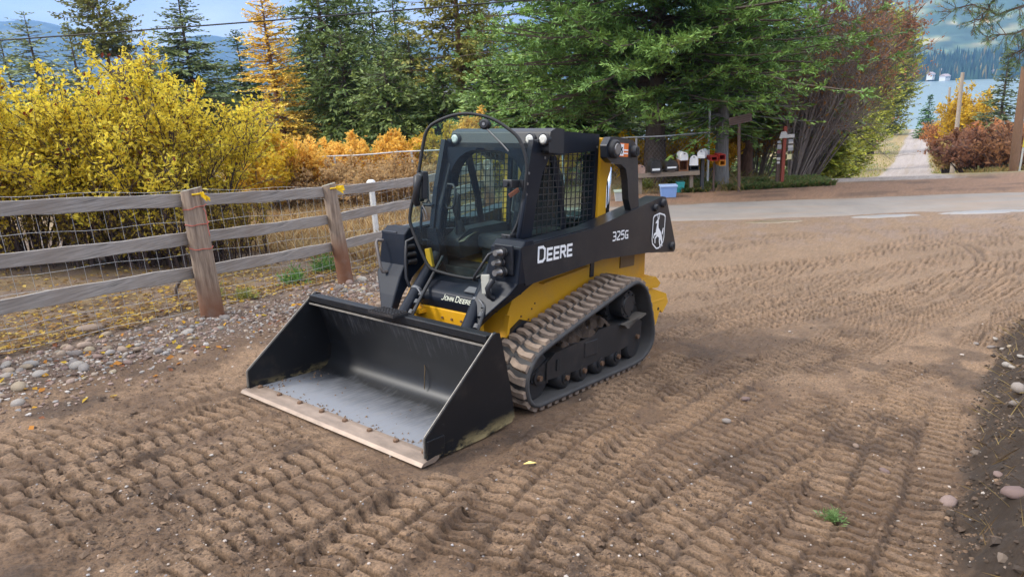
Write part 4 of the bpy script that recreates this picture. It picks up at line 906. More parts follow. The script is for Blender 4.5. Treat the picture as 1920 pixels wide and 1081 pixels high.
# white plastic standpipe behind the top rail
p = at(695, 337, 13.2); g = gz(p[0], p[1]); root = empty('standpipe', (p[0], p[1], g)); tag(root, 'white plastic standpipe behind the fence beside the loader door', 'pipe')
WPL = plain('white plastic', (0.72, 0.72, 0.70), 0.5, var=0.1, bump=0.05); BLK = paint('black plastic', (0.018, 0.018, 0.020), 0.45, amount=0.2)
m = MB(); m.tube([(0, 0, -0.1), (0, 0, p[2] - g - .12)], 0.055, 12); m.build('pipe', WPL, root); m = MB(); m.tube([(0, 0, p[2] - g - .14), (0, 0, p[2] - g - .03), (0, 0, p[2] - g)], [0.085, 0.085, 0.05], 14); m.build('cap', WPL, root)

# ------------------------------------------------------------------ row of mailboxes
MD = 17.8
def mp_(u, v, d=MD): return Vector(at(u, v, d))
SHELFW = woodmat('shelf board', (0.36, 0.28, 0.20), (0.28, 0.22, 0.17), (2, 14, 14)); BROWNW = woodmat('red brown box board', (0.30, 0.13, 0.06), (0.24, 0.11, 0.05), (8, 8, 2)); DKW = woodmat('dark sign board', (0.17, 0.11, 0.085), (0.12, 0.08, 0.065), (1.5, 12, 12))
MBLK = paint('mailbox black', (0.022, 0.022, 0.024), 0.35, amount=0.25); MWHT = paint('mailbox white', (0.74, 0.74, 0.72), 0.4, amount=0.15); LBL = plain('white label', (0.78, 0.78, 0.76), 0.6, var=0.05, bump=0); DKIN = plain('dark inside', (0.012, 0.011, 0.01), 0.9, bump=0)
a = mp_(1188, 322.5); b = mp_(1309, 319.5); zt = (a.z + b.z) / 2
root = empty('mailbox_shelf', ((a.x + b.x) / 2, MD, gz((a.x + b.x) / 2, MD))); tag(root, 'long plank shelf on short posts carrying the row of mailboxes', 'shelf'); O_ = root.location
m = MB(); m.box(((a.x + b.x) / 2, MD, zt - 0.06), (b.x - a.x, 0.34, 0.115)); m.build('plank', SHELFW, root, bevel=.006, off=O_)
for u in (1200, 1296):
    q = mp_(u, 330); m = MB(); m.box((q.x, MD, (zt - .12 + gz(q.x, MD) - .2) / 2), (0.09, 0.09, zt - .12 - gz(q.x, MD) + .2)); m.build('post', SHELFW, root, off=O_)
zt += 0.0
def arch(w, h, n=10, flat=0.5):
    pts = [(-w / 2, 0), (w / 2, 0)]
    hs = h * flat
    for k in range(n + 1):
        t_ = math.pi * k / n; pts.append((w / 2 * math.cos(t_), hs + (h - hs) * math.sin(t_)))
    return pts
def mailbox(name, x, z, w, h, depth, body, door, lab, d=MD, label_plate=True, flag=None, flat=0.5, rz=0.0, group='mailboxes'):
    root = empty(name, (x, d, z), rz); tag(root, lab, 'mailbox', group)
    m = MB(); m.prism(arch(w, h, flat=flat), 'y', -depth / 2, depth / 2, 0, True); m.build('body', body, root, bevel=.004)
    m = MB(); m.prism([(p[0] * 1.05, p[1] * 1.03) for p in arch(w, h, flat=flat)], 'y', -depth / 2 - .022, -depth / 2 - .002); dr = m.build('door', door, root, bevel=.004)
    m = MB(); m.box((0, -depth / 2 - .035, h * .86), (.035, .03, .02)); m.build('latch', MBLK, dr)
    if label_plate: m = MB(); m.box((0, -depth / 2 - .026, h * .28), (w * .78, .006, h * .16)); m.build('number_plate', LBL, dr)
    if flag: m = MB(); m.box((w / 2 + .012, -.05, h * .72), (.012, .03, .16)); m.box((w / 2 + .012, -.01, h * .86), (.012, .09, .05)); m.build('flag', flag, root)
    return root
q = mp_(1201.5, 317); mailbox('mailbox', q.x, zt, 0.155, 0.20, .3, plain('brown tin', (0.24, 0.14, 0.10), .6), plain('brown tin door', (0.40, 0.26, 0.20), .6), 'small brown mailbox at the left end of the plank shelf', label_plate=False)
q = mp_(1226, 317); mailbox('mailbox', q.x, zt, 0.255, 0.335, .5, MBLK, MBLK, 'tall black mailbox with a white number plate in front of the fir trunk')
q = mp_(1255.5, 313); mailbox('mailbox', q.x, zt + .05, 0.30, 0.255, .45, MBLK, MBLK, 'squat wide black mailbox raised on a small block', flat=0.35)
root = empty('wood_block', (q.x, MD, zt)); tag(root, 'small block under the squat black mailbox', 'block'); m = MB(); m.box((0, 0, .025), (.2, .3, .05)); m.build('block', SHELFW, root)
def open_box(name, x, z, w, h, depth, mt, lab, th=.025):
    root = empty(name, (x, MD, z)); tag(root, lab, 'box')
    for nm, c, s in (('side_board', (-w / 2 + th / 2, 0, h / 2), (th, depth, h)), ('side_board', (w / 2 - th / 2, 0, h / 2), (th, depth, h)), ('top_board', (0, 0, h - th / 2), (w - 2 * th, depth, th)), ('bottom_board', (0, 0, th / 2), (w - 2 * th, depth, th)), ('back_board', (0, depth / 2 - th / 2, h / 2), (w - 2 * th, th, h - 2 * th))):
        m = MB(); m.box(c, s); m.build(nm, mt, root)
    return root
q = mp_(1278.5, 313); open_box('newspaper_box', q.x, zt, .245, .285, .35, BROWNW, 'open red-brown wooden box carrying a white mailbox')
mailbox('mailbox', q.x, zt + .285, .185, .20, .42, MWHT, MWHT, 'small white mailbox on top of the open wooden box', label_plate=False)
q = mp_(1299, 312); open_box('newspaper_box', q.x, zt, .235, .14, .35, MBLK, 'low open black box at the right end of the plank shelf', th=.02)
mailbox('mailbox', q.x + .02, zt + .14, .205, .25, .42, MBLK, MWHT, 'black mailbox with a white door on the low black box', label_plate=False, rz=-.25)
# white mailbox on its own dark post
q = mp_(1317.5, 296, MD + .0); g = gz(q.x, MD)
root = empty('mailbox_post', (q.x, MD, g)); tag(root, 'dark square post holding the lone white mailbox', 'post'); m = MB(); m.box((0, 0, (q.z - g) / 2 - .1), (.085, .085, q.z - g + .2)); m.build('post', paint('dark post paint', (0.05, 0.05, 0.052), .6), root, bevel=.004); m = MB(); m.box((0, 0, q.z - g + .008), (.16, .34, .018)); m.build('bracket', paint('post bracket', (0.06, 0.06, 0.06), .6), root)
mailbox('mailbox', q.x, q.z + .018, .185, .205, .42, MWHT, MWHT, 'white mailbox alone on a dark post', label_plate=True, rz=-.45)
# newspaper tubes
RED = paint('red tube', (0.42, 0.025, 0.015), .4, amount=.15); ORG = paint('orange tube', (0.72, 0.30, 0.01), .4, amount=.15)
q = mp_(1339, 305); g = gz(q.x, MD); root = empty('tube_post', (q.x, MD, g)); tag(root, 'thin dark stake holding the red and orange newspaper tubes', 'post'); m = MB(); m.tube([(0, 0, -.1), (0, 0, q.z - g)], .028, 8); m.build('stake', DKW, root)
def tube_box(u, v, w, h, mt, lab, dpt=.42):
    c = mp_(u, v); root = empty('newspaper_tube', (c.x, MD - .1, c.z - h / 2)); tag(root, lab, 'newspaper box', 'newspaper tubes'); th = .012
    m = MB()
    for cc, s in (((-w / 2 + th / 2, 0, h / 2), (th, dpt, h)), ((w / 2 - th / 2, 0, h / 2), (th, dpt, h)), ((0, 0, h - th / 2), (w - 2 * th, dpt, th)), ((0, 0, th / 2), (w - 2 * th, dpt, th))): m.box(cc, s)
    m.build('tube', mt, root); m = MB(); m.box((0, dpt / 2 - .02, h / 2), (w - 2 * th, .012, h - 2 * th)); m.build('back_panel', mt, root)
tube_box(1333, 295, .17, .115, RED, 'left red newspaper tube beside the white mailbox'); tube_box(1347.5, 292.5, .165, .135, RED, 'right red newspaper tube above the orange one'); tube_box(1348, 303, .15, .135, ORG, 'orange newspaper tube below the red ones')
# plank sign, post sign, tubs
q = mp_(1387, 333, 17.6); g = gz(q.x, 17.6); top = mp_(1385.5, 224, 17.6); root = empty('plank_sign', (q.x, 17.6, g)); tag(root, 'brown plank sign tilted on a thin post', 'sign')
m = MB(); m.bar((0, 0, -.1), (top.x - q.x, 0, top.z - g), .065, .045, (0, 1, 0)); m.build('post', DKW, root)
m = MB(); m.box((top.x - q.x + .02, -.04, top.z - g), (.575, .035, .20), Matrix.Rotation(-.16, 3, 'Y')); m.build('plank', DKW, root, bevel=.005)
m = MB()
for k in range(3): m.box((top.x - q.x + .02, -.060, top.z - g - .05 + .05 * k), (.5, .004, .012), Matrix.Rotation(-.16, 3, 'Y'))
m.build('carved_line', plain('carved groove', (0.07, 0.045, 0.035), .9, bump=0), root)
REDP = woodmat('red stained post', (0.34, 0.075, 0.045), (0.24, 0.06, 0.04), (10, 10, 1.5)); SIGW = woodmat('whitewashed board', (0.62, 0.60, 0.56), (0.5, 0.47, 0.42), (2, 12, 12))
d = 18.2; q = mp_(1467, 321, d); g = gz(q.x, d); root = empty('direction_post', (q.x, d, g)); tag(root, 'red post with a white arrow board and small hanging name boards', 'sign'); h = mp_(1467, 237, d).z - g
m = MB(); m.box((0, 0, h / 2 - .1), (.085, .085, h + .2)); m.build('post', REDP, root, bevel=.005)
m = MB(); m.box((-.09, .08, h * .3), (.09, .06, h * .6)); m.build('back_post', DKW, root)
s_ = d / FPX
def brd(u0, v0, u1, v1, mt, nm, dy=-.06):
    m = MB(); A = mp_(u0, v0, d); B = mp_(u1, v1, d); m.box(((A.x + B.x) / 2 - q.x, dy, (A.z + B.z) / 2 - g), (abs(B.x - A.x), .02, abs(B.z - A.z))); return m.build(nm, mt, root)
A = mp_(1459, 259, d); B = mp_(1488, 251, d); C_ = mp_(1468, 246.5, d)
m = MB(); zz = lambda P_: P_.z - g
m.prism([(A.x - q.x, zz(A)), (B.x - q.x, zz(A)), (B.x - q.x, zz(B)), (C_.x - q.x + .1, zz(B)), (C_.x - q.x + .06, zz(C_)), (C_.x - q.x - .06, zz(C_)), (A.x - q.x + .03, zz(B))], 'y', -.07, -.045); m.build('arrow_board', SIGW, root)
GRYB = paint('grey name board', (0.30, 0.30, 0.30), .6); YLB = paint('pale yellow name board', (0.70, 0.64, 0.34), .6); MRB = paint('maroon name board', (0.13, 0.03, 0.035), .6)
for r_, mt in (((1477, 261, 1485, 265), GRYB), ((1477, 265.6, 1485, 268.5), SIGW), ((1476, 272, 1485, 276), SIGW), ((1476, 276.6, 1485, 282), GRYB), ((1474, 289, 1482, 298), YLB), ((1456, 264, 1462, 268), GRYB), ((1456, 271, 1463, 279), GRYB), ((1455, 281, 1463, 287), MRB), ((1455, 288, 1461, 293), MBLK), ((1455, 295, 1461, 299), SIGW), ((1455, 302, 1460, 306), SIGW)):
    brd(*r_, mt, 'name_board')
def tote(u, v, w, h, dp, d, mt, lid, lab):
    c = Vector(at(u, v, d)); z = gz(c.x, d); root = empty('storage_tub', (c.x, d, z), -.1); tag(root, lab, 'tub')
    m = MB(); rings = []
    for z_, k in ((0, .88), (h * .5, .94), (h, 1.0)): rings.append([(-w / 2 * k, -dp / 2 * k, z_), (w / 2 * k, -dp / 2 * k, z_), (w / 2 * k, dp / 2 * k, z_), (-w / 2 * k, dp / 2 * k, z_)])
    m.loft(rings); m.build('tub', mt, root, bevel=.012)
    m = MB(); m.box((0, 0, h + .012), (w * 1.08, dp * 1.08, .04)); m.build('lid', lid, root, bevel=.008)
tote(1253, 352, .41, .27, .3, 17.2, paint('blue tub', (0.22, 0.36, 0.66), .4, amount=.2), paint('light blue lid', (0.36, 0.48, 0.72), .4, amount=.2), 'light blue storage tub with a lid on the road shoulder')
tote(1275, 348, .20, .24, .25, 17.9, paint('teal tub', (0.05, 0.42, 0.40), .4, amount=.2), paint('teal lid', (0.06, 0.45, 0.43), .4, amount=.2), 'small teal tub beside the light blue tub')
tote(1164, 356, .32, .22, .3, 16.9, paint('grey bin', (0.42, 0.43, 0.41), .5, amount=.3), paint('green grey lid', (0.36, 0.42, 0.34), .5, amount=.3), 'grey bin with a greenish lid seen behind the exhaust pipe')

# ------------------------------------------------------------------ utility poles and cable
POLEL = woodmat('pale utility pole', (0.46, 0.38, 0.30), (0.38, 0.32, 0.26), (8, 8, 1)); POLEB = woodmat('brown utility pole', (0.30, 0.17, 0.10), (0.24, 0.14, 0.09), (8, 8, 1))
def pole(u0, v0, u1, v1, d, r_, mt, lab, arm=False):
    a = Vector(at(u0, v0, d)); b = Vector(at(u1, v1, d)); dr = (a - b) / (a.z - b.z); g = gz(b.x, d) - .5; base = b + dr * (g - b.z); root = empty('utility_pole', base); tag(root, lab, 'pole', 'utility poles by the lane')
    m = MB(); m.tube([(0, 0, 0), (a - base) * .5, a - base], [r_ * 1.1, r_, r_ * .8], 10); m.build('shaft', mt, root)
    m = MB(); m.box(a - base + Vector((0, 0, -.35)), (1.2, .1, .1)) if arm else m.tube([a - base, a - base + Vector((0, 0, .06))], r_ * .82, 10); m.build('crossarm' if arm else 'cap', mt, root)
pole(1805, 138, 1791, 268, 40, .12, POLEL, 'pale leaning pole in front of the yellow tree'); pole(1781, 165, 1776, 225, 66, .12, POLEL, 'short pale pole farthest down the lane'); pole(1922, 128, 1902, 300, 25, .15, POLEB, 'thick brown pole at the right edge above the dark thicket')
q = Vector(at(1914, 305, 24)); g = gz(q.x, 24); root = empty('marker_post', (q.x, 24, g)); tag(root, 'thin yellow marker post at the foot of the brown pole', 'marker'); m = MB(); m.box((0, 0, .45), (.06, .02, 1.1)); m.build('stake', paint('white stake', (.6, .6, .55), .6), root); m = MB(); m.box((0, -.012, .98), (.075, .02, .3)); m.build('cap', paint('yellow cap', (.75, .6, .05), .5), root)
a = at(-420, 104, 12); b = at(1500, -45, 12.6); m = MB(); m.tube([a + (b - a) * t_ + np.array([0, 0, -.22 * 4 * t_ * (1 - t_) * .25]) for t_ in np.linspace(0, 1, 30)], .013, 6); o = m.build('power_cable', BLK); tag(o, 'black overhead cable crossing in front of the trees', 'cable')

# ------------------------------------------------------------------ stones
def stone_mesh(seed):
    bm = bmesh.new(); bmesh.ops.create_icosphere(bm, subdivisions=2, radius=1); r = np.random.default_rng(seed); s = np.array([1, r.uniform(.6, .95), r.uniform(.42, .68)]); o = r.uniform(0, 50, 3)
    for v in bm.verts:
        p = np.array(v.co); k = 1 + .30 * (float(vnoise(p[0] * 1.3 + o[0], p[1] * 1.3 + p[2] + o[1], 3)) - .5) + .12 * (float(vnoise(p[0] * 3 + o[1], p[2] * 3 + p[1] + o[2], 4)) - .5); v.co = Vector(p * s * k)
    me = bpy.data.meshes.new('stone'); bm.to_mesh(me); bm.free(); me.polygons.foreach_set('use_smooth', [True] * len(me.polygons)); return me
SM = [stonemat('stone pink', (0.46, 0.33, 0.27)), stonemat('stone grey', (0.38, 0.36, 0.34)), stonemat('stone tan', (0.47, 0.37, 0.26)), stonemat('stone purple', (0.30, 0.21, 0.20)), stonemat('stone white', (0.56, 0.52, 0.46)), stonemat('stone green', (0.30, 0.31, 0.27))]
SMESH = {}
for k in range(6):
    for j in range(4):
        me = stone_mesh(k * 10 + j); me.materials.append(SM[k]); SMESH[(k, j)] = me
def stone(x, y, r_, k, j, lab, group, sink=.35, rz=None, name='stone', tilt=None):
    o = bpy.data.objects.new(name, SMESH[(k, j)]); col.objects.link(o); o.location = (x, y, sz(x, y) + r_ * (.55 - sink)); o.scale = (r_, r_, r_)
    o.rotation_euler = (random.uniform(-.25, .25), random.uniform(-.25, .25), random.uniform(0, 6.28) if rz is None else rz); tag(o, lab, 'stone', group); return o
def sp(u, v): q = spx(u, v); return q.x, q.y
named = [(170, 622, .165, 2, 'big flat tan rock lying on top of the stone pile by the fence', .15), (144, 688, .085, 4, 'large round whitish stone in front of the stone pile', .2), (160, 652, .10, 0, 'large pinkish stone in the middle of the stone pile', .1), (200, 630, .075, 2, 'smooth tan oval stone just right of the big flat rock', .15), (202, 655, .065, 2, 'tan oval stone below the big flat rock', .2),
         (230, 658, .075, 0, 'pale pink stone at the right side of the stone pile', .2), (184, 671, .07, 0, 'pink oval stone at the front of the stone pile', .2), (124, 653, .075, 2, 'long tan stone left of the pink stone in the pile', .2), (12, 686, .065, 4, 'pale stone at the left edge of the photo beside the fence', .2), (16, 698, .065, 0, 'pink stone at the left edge below the pale stone', .2), (50, 690, .075, 2, 'tan oval stone left of the large whitish stone', .2), (80, 702, .065, 4, 'white stone half buried in front of the stone pile', .3), (34, 757, .075, 4, 'flat white stone alone on the soil at the far left', .35), (413, 617, .065, 5, 'grey-green stone right of the first fence post', .25), (440, 600, .07, 0, 'pink stone at the foot of the first fence post', .2),
         (634, 530, .075, 2, 'tan stone at the foot of the second fence post', .2), (600, 520, .085, 3, 'purple stone left of the second fence post', .2), (575, 542, .075, 0, 'pinkish flat stone among the gravel behind the bucket', .2), (528, 527, .075, 1, 'round grey stone beside the green weed', .2), (705, 538, .08, 4, 'pale flat stone beside the loader arm', .2)]
for i, (u, v, r_, k, lab, sk) in enumerate(named):
    x, y = sp(u, v); o = stone(x, y, r_ * .72, k, i % 4, lab, None, sk + .1)
    if i == 0: o.scale = (.13, .10, .085); o.rotation_euler = (0, .06, .15)
rs = random.Random(12); cnt = 0
while cnt < 230:
    s_ = rs.uniform(-1.35, 2.1) * FSP; v_ = min(max(rs.gauss(.42, .30), -.5), 1.25); x = P1[0] + FD[0] * s_ + FN[0] * v_; y = P1[1] + FD[1] * s_ + FN[1] * v_
    r_ = min(.017 + rs.expovariate(1 / .014), .065) * (1.15 if y > 8 else 1)
    if vnoise(x * 1.2, y * 1.2, 88) < .30: continue
    k = rs.choices(range(6), (5, 4, 3, 2, 1.6, 1.2))[0]
    cn = ('pinkish', 'grey', 'tan', 'dark purple', 'whitish', 'grey-green')[k]; zn = 'at the far left of the fence' if s_ < -1.7 else 'just left of the first fence post' if s_ < -.25 else 'beside the first fence post' if s_ < .5 else 'between the two near fence posts' if s_ < 1.9 else 'beside the second fence post' if s_ < 2.9 else 'right of the second fence post'
    zn += ', under the rails' if v_ < .3 else ', at the soil edge' if v_ > .75 else ''; zs = 'small ' if r_ < .026 else 'large ' if r_ > .048 else ''
    lb = (zs + cn + ' river stone ' + zn)[:200]; stone(x, y, r_, k, rs.randrange(4), lb, lb.replace('river stone', 'river stones')); cnt += 1
rightst = [(1865, 636, .06, 4), (1858, 652, .075, 1), (1888, 685, .075, 1), (1900, 690, .07, 4), (1914, 669, .06, 1), (1912, 730, .11, 4), (1902, 757, .06, 1), (1830, 645, .05, 1), (1880, 655, .05, 4), (1893, 650, .05, 2)]
for i, (u, v, r_, k) in enumerate(rightst):
    x, y = sp(u, v); stone(x, y, r_ * .55, k, i % 4, 'pale stone in the dark soil bank at the right edge' if i != 5 else 'largest flat pale stone in the soil bank at the right edge', 'pale stones in the right soil bank' if i != 5 else None, .35)
for u, v, r_, k, lab in [(1903, 925, .075, 3, 'dark purple-grey boulder half buried in the bank at the lower right'), (1778, 942, .06, 3, 'flat brown stone beside the rut at the lower right'), (1605, 836, .028, 2, 'small tan stone on the dark soil at right'), (1660, 884, .045, 3, 'flat dark stone on the soil left of the right rut'), (1363, 790, .045, 1, 'round grey stone alone on the soil right of the loader'), (1398, 748, .05, 3, 'dark flat clod right of the crawler track'), (1872, 890, .035, 3, 'small dark stone on the bank above the boulder')]:
    x, y = sp(u, v); stone(x, y, r_ * .85, k, 1, lab, None, .42)
# gravel, soil crumbs and fallen leaves
def pebbles(name, pts, rad, cols, label, seed, octa=False):
    r = np.random.default_rng(seed); n = len(pts)
    ico = np.array([(0, 0, 1), (.894, 0, .447), (.276, .851, .447), (-.724, .526, .447), (-.724, -.526, .447), (.276, -.851, .447), (.724, .526, -.447), (-.276, .851, -.447), (-.894, 0, -.447), (-.276, -.851, -.447), (.724, -.526, -.447)])
    T = np.array([(0, 1, 2), (0, 2, 3), (0, 3, 4), (0, 4, 5), (0, 5, 1), (1, 6, 2), (2, 7, 3), (3, 8, 4), (4, 9, 5), (5, 10, 1), (2, 6, 7), (3, 7, 8), (4, 8, 9), (5, 9, 10), (1, 10, 6)])
    if octa: ico = np.array([(0, 0, 1), (1, 0, 0), (0, 1, 0), (-1, 0, 0), (0, -1, 0)], float); T = np.array([(0, 1, 2), (0, 2, 3), (0, 3, 4), (0, 4, 1)])
    a = r.uniform(0, 6.28, n); s = rad * np.exp(r.normal(0, .55 if octa else .38, n)); nv = len(ico); V = ico[None] * (1 + r.uniform(-.3, .3, (n, nv, 1))) * np.stack([np.ones(n), r.uniform(.6, 1, n), r.uniform(.45, .8, n)], 1)[:, None]
    X = V[..., 0] * np.cos(a)[:, None] - V[..., 1] * np.sin(a)[:, None]; Y = V[..., 0] * np.sin(a)[:, None] + V[..., 1] * np.cos(a)[:, None]
    V = np.stack([X, Y, V[..., 2]], -1) * s[:, None, None] + pts[:, None]; V[..., 2] += .2 * s[:, None]
    F = (np.arange(n)[:, None, None] * nv + T).reshape(-1, 3); c = np.asarray(cols)[r.integers(0, len(cols), n)] * r.uniform(.7, 1.25, (n, 1))
    t = NT(name + ' stuff'); at_ = t.n('ShaderNodeAttribute'); at_.attribute_name = 'Col'; mt = t.bsdf(at_.outputs['Color'], .9)
    o = tri_mesh(name, V.reshape(-1, 3), F, mt, None, np.repeat(c, nv, 0), smooth=False); tag(o, label, None, None, 'stuff')
def on_ground(x, y): return np.stack([x, y, [sz(a, b) for a, b in zip(x, y)]], 1)
r = np.random.default_rng(50)
s_ = r.uniform(-1.4, 2.4, 7500) * FSP; v_ = r.normal(.5, .42, 7500); x = P1[0] + FD[0] * s_ + FN[0] * v_; y = P1[1] + FD[1] * s_ + FN[1] * v_; k_ = (y > 2.2) & (v_ < 1.6)
pebbles('gravel', on_ground(x[k_], y[k_]), .013, [(.30, .21, .17), (.25, .23, .215), (.17, .115, .095), (.33, .26, .20), (.38, .34, .30), (.12, .08, .058), (.14, .09, .065), (.22, .15, .115)], 'pinkish grey gravel in the strip along the wooden fence', 51)
n_ = 30000; yy = 1 / r.uniform(1 / 9.0, 1 / 1.9, n_); xx = r.uniform(-.82, .82, n_) * yy; cl = fbm(xx * 2.5, yy * 2.5, 400, 3) + .25 * r.random(n_); k_ = cl > np.quantile(cl, .5)
pebbles('soil_crumbs', on_ground(xx[k_], yy[k_]), .0062, [(.10, .062, .038), (.13, .08, .048), (.07, .043, .027), (.18, .115, .07), (.12, .075, .045)], 'loose crumbs of soil over the rutted yard', 52, True)
n_ = 1300; yy = 1 / r.uniform(1 / 9.0, 1 / 1.9, n_); xx = r.uniform(-.82, .82, n_) * yy
pebbles('fine_gravel', on_ground(xx, yy), .0058, [(.36, .30, .25), (.30, .25, .21), (.26, .24, .23), (.40, .35, .30)], 'fine pale pebbles in the soil of the yard', 53)
k_ = np.where(True); n_ = 3800; yy = r.uniform(1.9, 8.4, n_); d_ = r.uniform(.02, 1.5, n_); xx = np.interp(yy, EDGE[:, 1], EDGE[:, 0]) + d_ / .85
pebbles('bank_soil', on_ground(xx, yy), .0125, [(.05, .032, .02), (.04, .026, .016), (.07, .045, .028), (.085, .055, .036), (.045, .03, .02), (.16, .12, .09)], 'dark clods of the loose soil bank at right', 54)
n_ = 900; yy = r.uniform(1.9, 7.5, n_); xx = np.interp(yy, EDGE[:, 1], EDGE[:, 0]) + r.uniform(.15, 1.5, n_); pts = on_ground(xx, yy)
blades('dead_roots', pts, .10, .003, [(.30, .20, .09), (.38, .28, .12), (.14, .09, .05)], 'dead grass and roots sticking out of the right soil bank', 55, 1.6)
def leaves(name, pts, s0, cols, label, seed):
    r = np.random.default_rng(seed); n = len(pts); a = r.uniform(0, 6.28, n); s = s0 * r.uniform(.6, 1.3, n); ca, sa = np.cos(a) * s, np.sin(a) * s; tz = r.uniform(-.35, .35, (n, 2)) * s[:, None]
    L = np.stack([ca, sa, tz[:, 0]], 1); W = np.stack([-sa * .6, ca * .6, tz[:, 1]], 1); p = pts + np.array([0, 0, .014]); c0 = np.array([0, 0, 1.0]) * (s * .18)[:, None]
    V = np.stack([p - L, p + W + c0, p + L, p - W + c0], 1).reshape(-1, 3); q = np.arange(n)[:, None] * 4; F = np.concatenate([q + [0, 1, 2], q + [0, 2, 3]], 1).reshape(-1, 3)
    cc = np.asarray(cols)[r.integers(0, len(cols), n)] * r.uniform(.7, 1.2, (n, 1)); o = tri_mesh(name, V, F, LEAF, None, np.repeat(cc, 4, 0)); tag(o, label, None, None, 'stuff')
s_ = r.uniform(-1.6, 3.0, 9000) * FSP; v_ = -.15 - r.exponential(1.3, 9000); x = P1[0] + FD[0] * s_ + FN[0] * v_; y = P1[1] + FD[1] * s_ + FN[1] * v_; k_ = (vnoise(x * 1.4, y * 1.4, 402) > .30)
leaves('leaf_litter', np.stack([x[k_], y[k_], ground_z(x[k_], y[k_]) + .01], 1), .032, [(.55, .36, .06), (.42, .25, .06), (.32, .18, .06), (.22, .13, .06), (.58, .42, .11), (.15, .09, .05), (.26, .16, .08)], 'fallen yellow leaves under the bushes behind the wooden fence', 56)
s_ = r.uniform(-1.4, 2.4, 330) * FSP; v_ = r.normal(.5, .55, 330); x = P1[0] + FD[0] * s_ + FN[0] * v_; y = P1[1] + FD[1] * s_ + FN[1] * v_; k_ = y > 2.2
leaves('fallen_leaves', on_ground(x[k_], y[k_]), .03, [(.70, .38, .04), (.60, .26, .05), (.72, .48, .06), (.34, .13, .06)], 'scattered orange leaves on the gravel by the fence', 57)
# small lone leaf on the yard
q = spx(993, 874); leaves_o = MB(); leaves_o.add([(q.x - .04, q.y, q.z + .02), (q.x, q.y - .016, q.z + .03), (q.x + .045, q.y + .006, q.z + .02), (q.x, q.y + .018, q.z + .028)], [(0, 1, 2, 3)]); o = leaves_o.build('fallen_leaf', plain('yellow leaf', (.72, .55, .16), .6, bump=0)); tag(o, 'single pale yellow leaf on the soil right of the bucket', 'leaf')
# weeds
def weed(u, v, h, n, cols, lab, seed, wd=.006):
    q = spx(u, v); r = np.random.default_rng(seed); root = empty('green_weed', (q.x, q.y, q.z)); tag(root, lab, 'weed'); a = r.uniform(0, 6.28, n); e = r.uniform(.25, 1.4, n); L = h * r.uniform(.5, 1.1, n); b = np.stack([r.normal(0, h * .22, n), r.normal(0, h * .22, n), np.zeros(n)], 1)
    d = np.stack([np.cos(a) * np.cos(e), np.sin(a) * np.cos(e), np.sin(e)], 1); V, F, C = needle_tris(b, d, L, wd * 2.5, r, 7, 1.0, .5, np.asarray(cols)[r.integers(0, len(cols), n)]); tri_mesh('foliage', V, F, LEAF, root, C)
GW = [(.07, .15, .05), (.10, .20, .07), (.05, .11, .04)]
weed(553, 530, .30, 60, GW, 'bright green feathery weed between the two fence posts', 1); weed(612, 505, .34, 60, GW, 'green weed left of the foot of the second fence post', 2); weed(460, 560, .2, 45, [(.14, .17, .06), (.20, .19, .08)], 'small olive weed right of the first fence post', 3); weed(1560, 975, .085, 36, [(.10, .17, .08), (.13, .2, .1)], 'tiny green sprout on the bare soil at lower right', 4, .003); weed(400, 560, .22, 40, [(.14, .16, .06), (.2, .18, .08)], 'dry green tuft behind the first fence post', 5); weed(1212, 352, .30, 70, [(.26, .28, .10), (.2, .24, .08)], 'pale grass tuft left of the light blue tub', 6, .01); weed(150, 440, .4, 70, GW, 'dark green weed behind the middle rail at left', 7, .008)
m = MB(); q = spx(362, 560); m.tube([(q.x + .12, q.y + .25, q.z + .33), (q.x - .02, q.y + .2, q.z + .34), (q.x - .15, q.y + .15, q.z + .28), (q.x - .24, q.y + .1, q.z + .12), (q.x - .26, q.y + .1, q.z - .02)], [.02, .026, .026, .022, .02], 8); o = m.build('dead_branch', BARK); tag(o, 'dark curved dead branch behind the foot of the first fence post', 'branch')
# ------------------------------------------------------------------ compact track loader
# frame of the loader: x forward, y to its own left, z up; origin on the ground at the middle of the bucket edge
YEL = paint('machine yellow', (0.66, 0.34, 0.012), 0.34, dust=(0.33, 0.22, 0.12), amount=0.30, scale=2.2, bump=0.02)
YELD = paint('dusty machine yellow', (0.60, 0.30, 0.012), 0.45, dust=(0.30, 0.21, 0.13), amount=0.7, scale=2.8, bump=0.04)
CHAR = paint('charcoal paint', (0.014, 0.016, 0.021), 0.30, dust=(0.15, 0.12, 0.09), amount=0.30, scale=2.5, bump=0.02, spec=0.35)
CHARD = paint('dusty charcoal paint', (0.018, 0.020, 0.025), 0.40, dust=(0.17, 0.13, 0.10), amount=0.40, scale=3.5, bump=0.05)
NAVY = paint('dark navy paint', (0.0080, 0.0105, 0.017), 0.36, dust=(0.13, 0.12, 0.10), amount=0.10, scale=2.5, bump=0.015, spec=0.2)
BLKP = paint('black trim', (0.012, 0.012, 0.014), 0.45, amount=0.15, bump=0.03)
RUB = paint('door seal rubber', (0.010, 0.010, 0.011), 0.6, amount=0.08)
STEEL = plain('bare hose fitting steel', (0.24, 0.225, 0.21), 0.42, 0.85, var=0.2, bump=0.05)
DSTEEL = paint('dull grey steel', (0.13, 0.13, 0.135), 0.4, 0.3, amount=0.2)
CHROME = plain('chrome', (0.85, 0.85, 0.86), 0.08, 1.0, var=0.05, bump=0.0)
RODM = plain('polished rod', (0.55, 0.58, 0.62), 0.18, 1.0, var=0.1, bump=0.0)
WHT = plain('white decal', (0.80, 0.80, 0.79), 0.45, var=0.03, bump=0.0)
ORNG = plain('orange decal', (0.72, 0.16, 0.015), 0.45, var=0.05, bump=0.0)
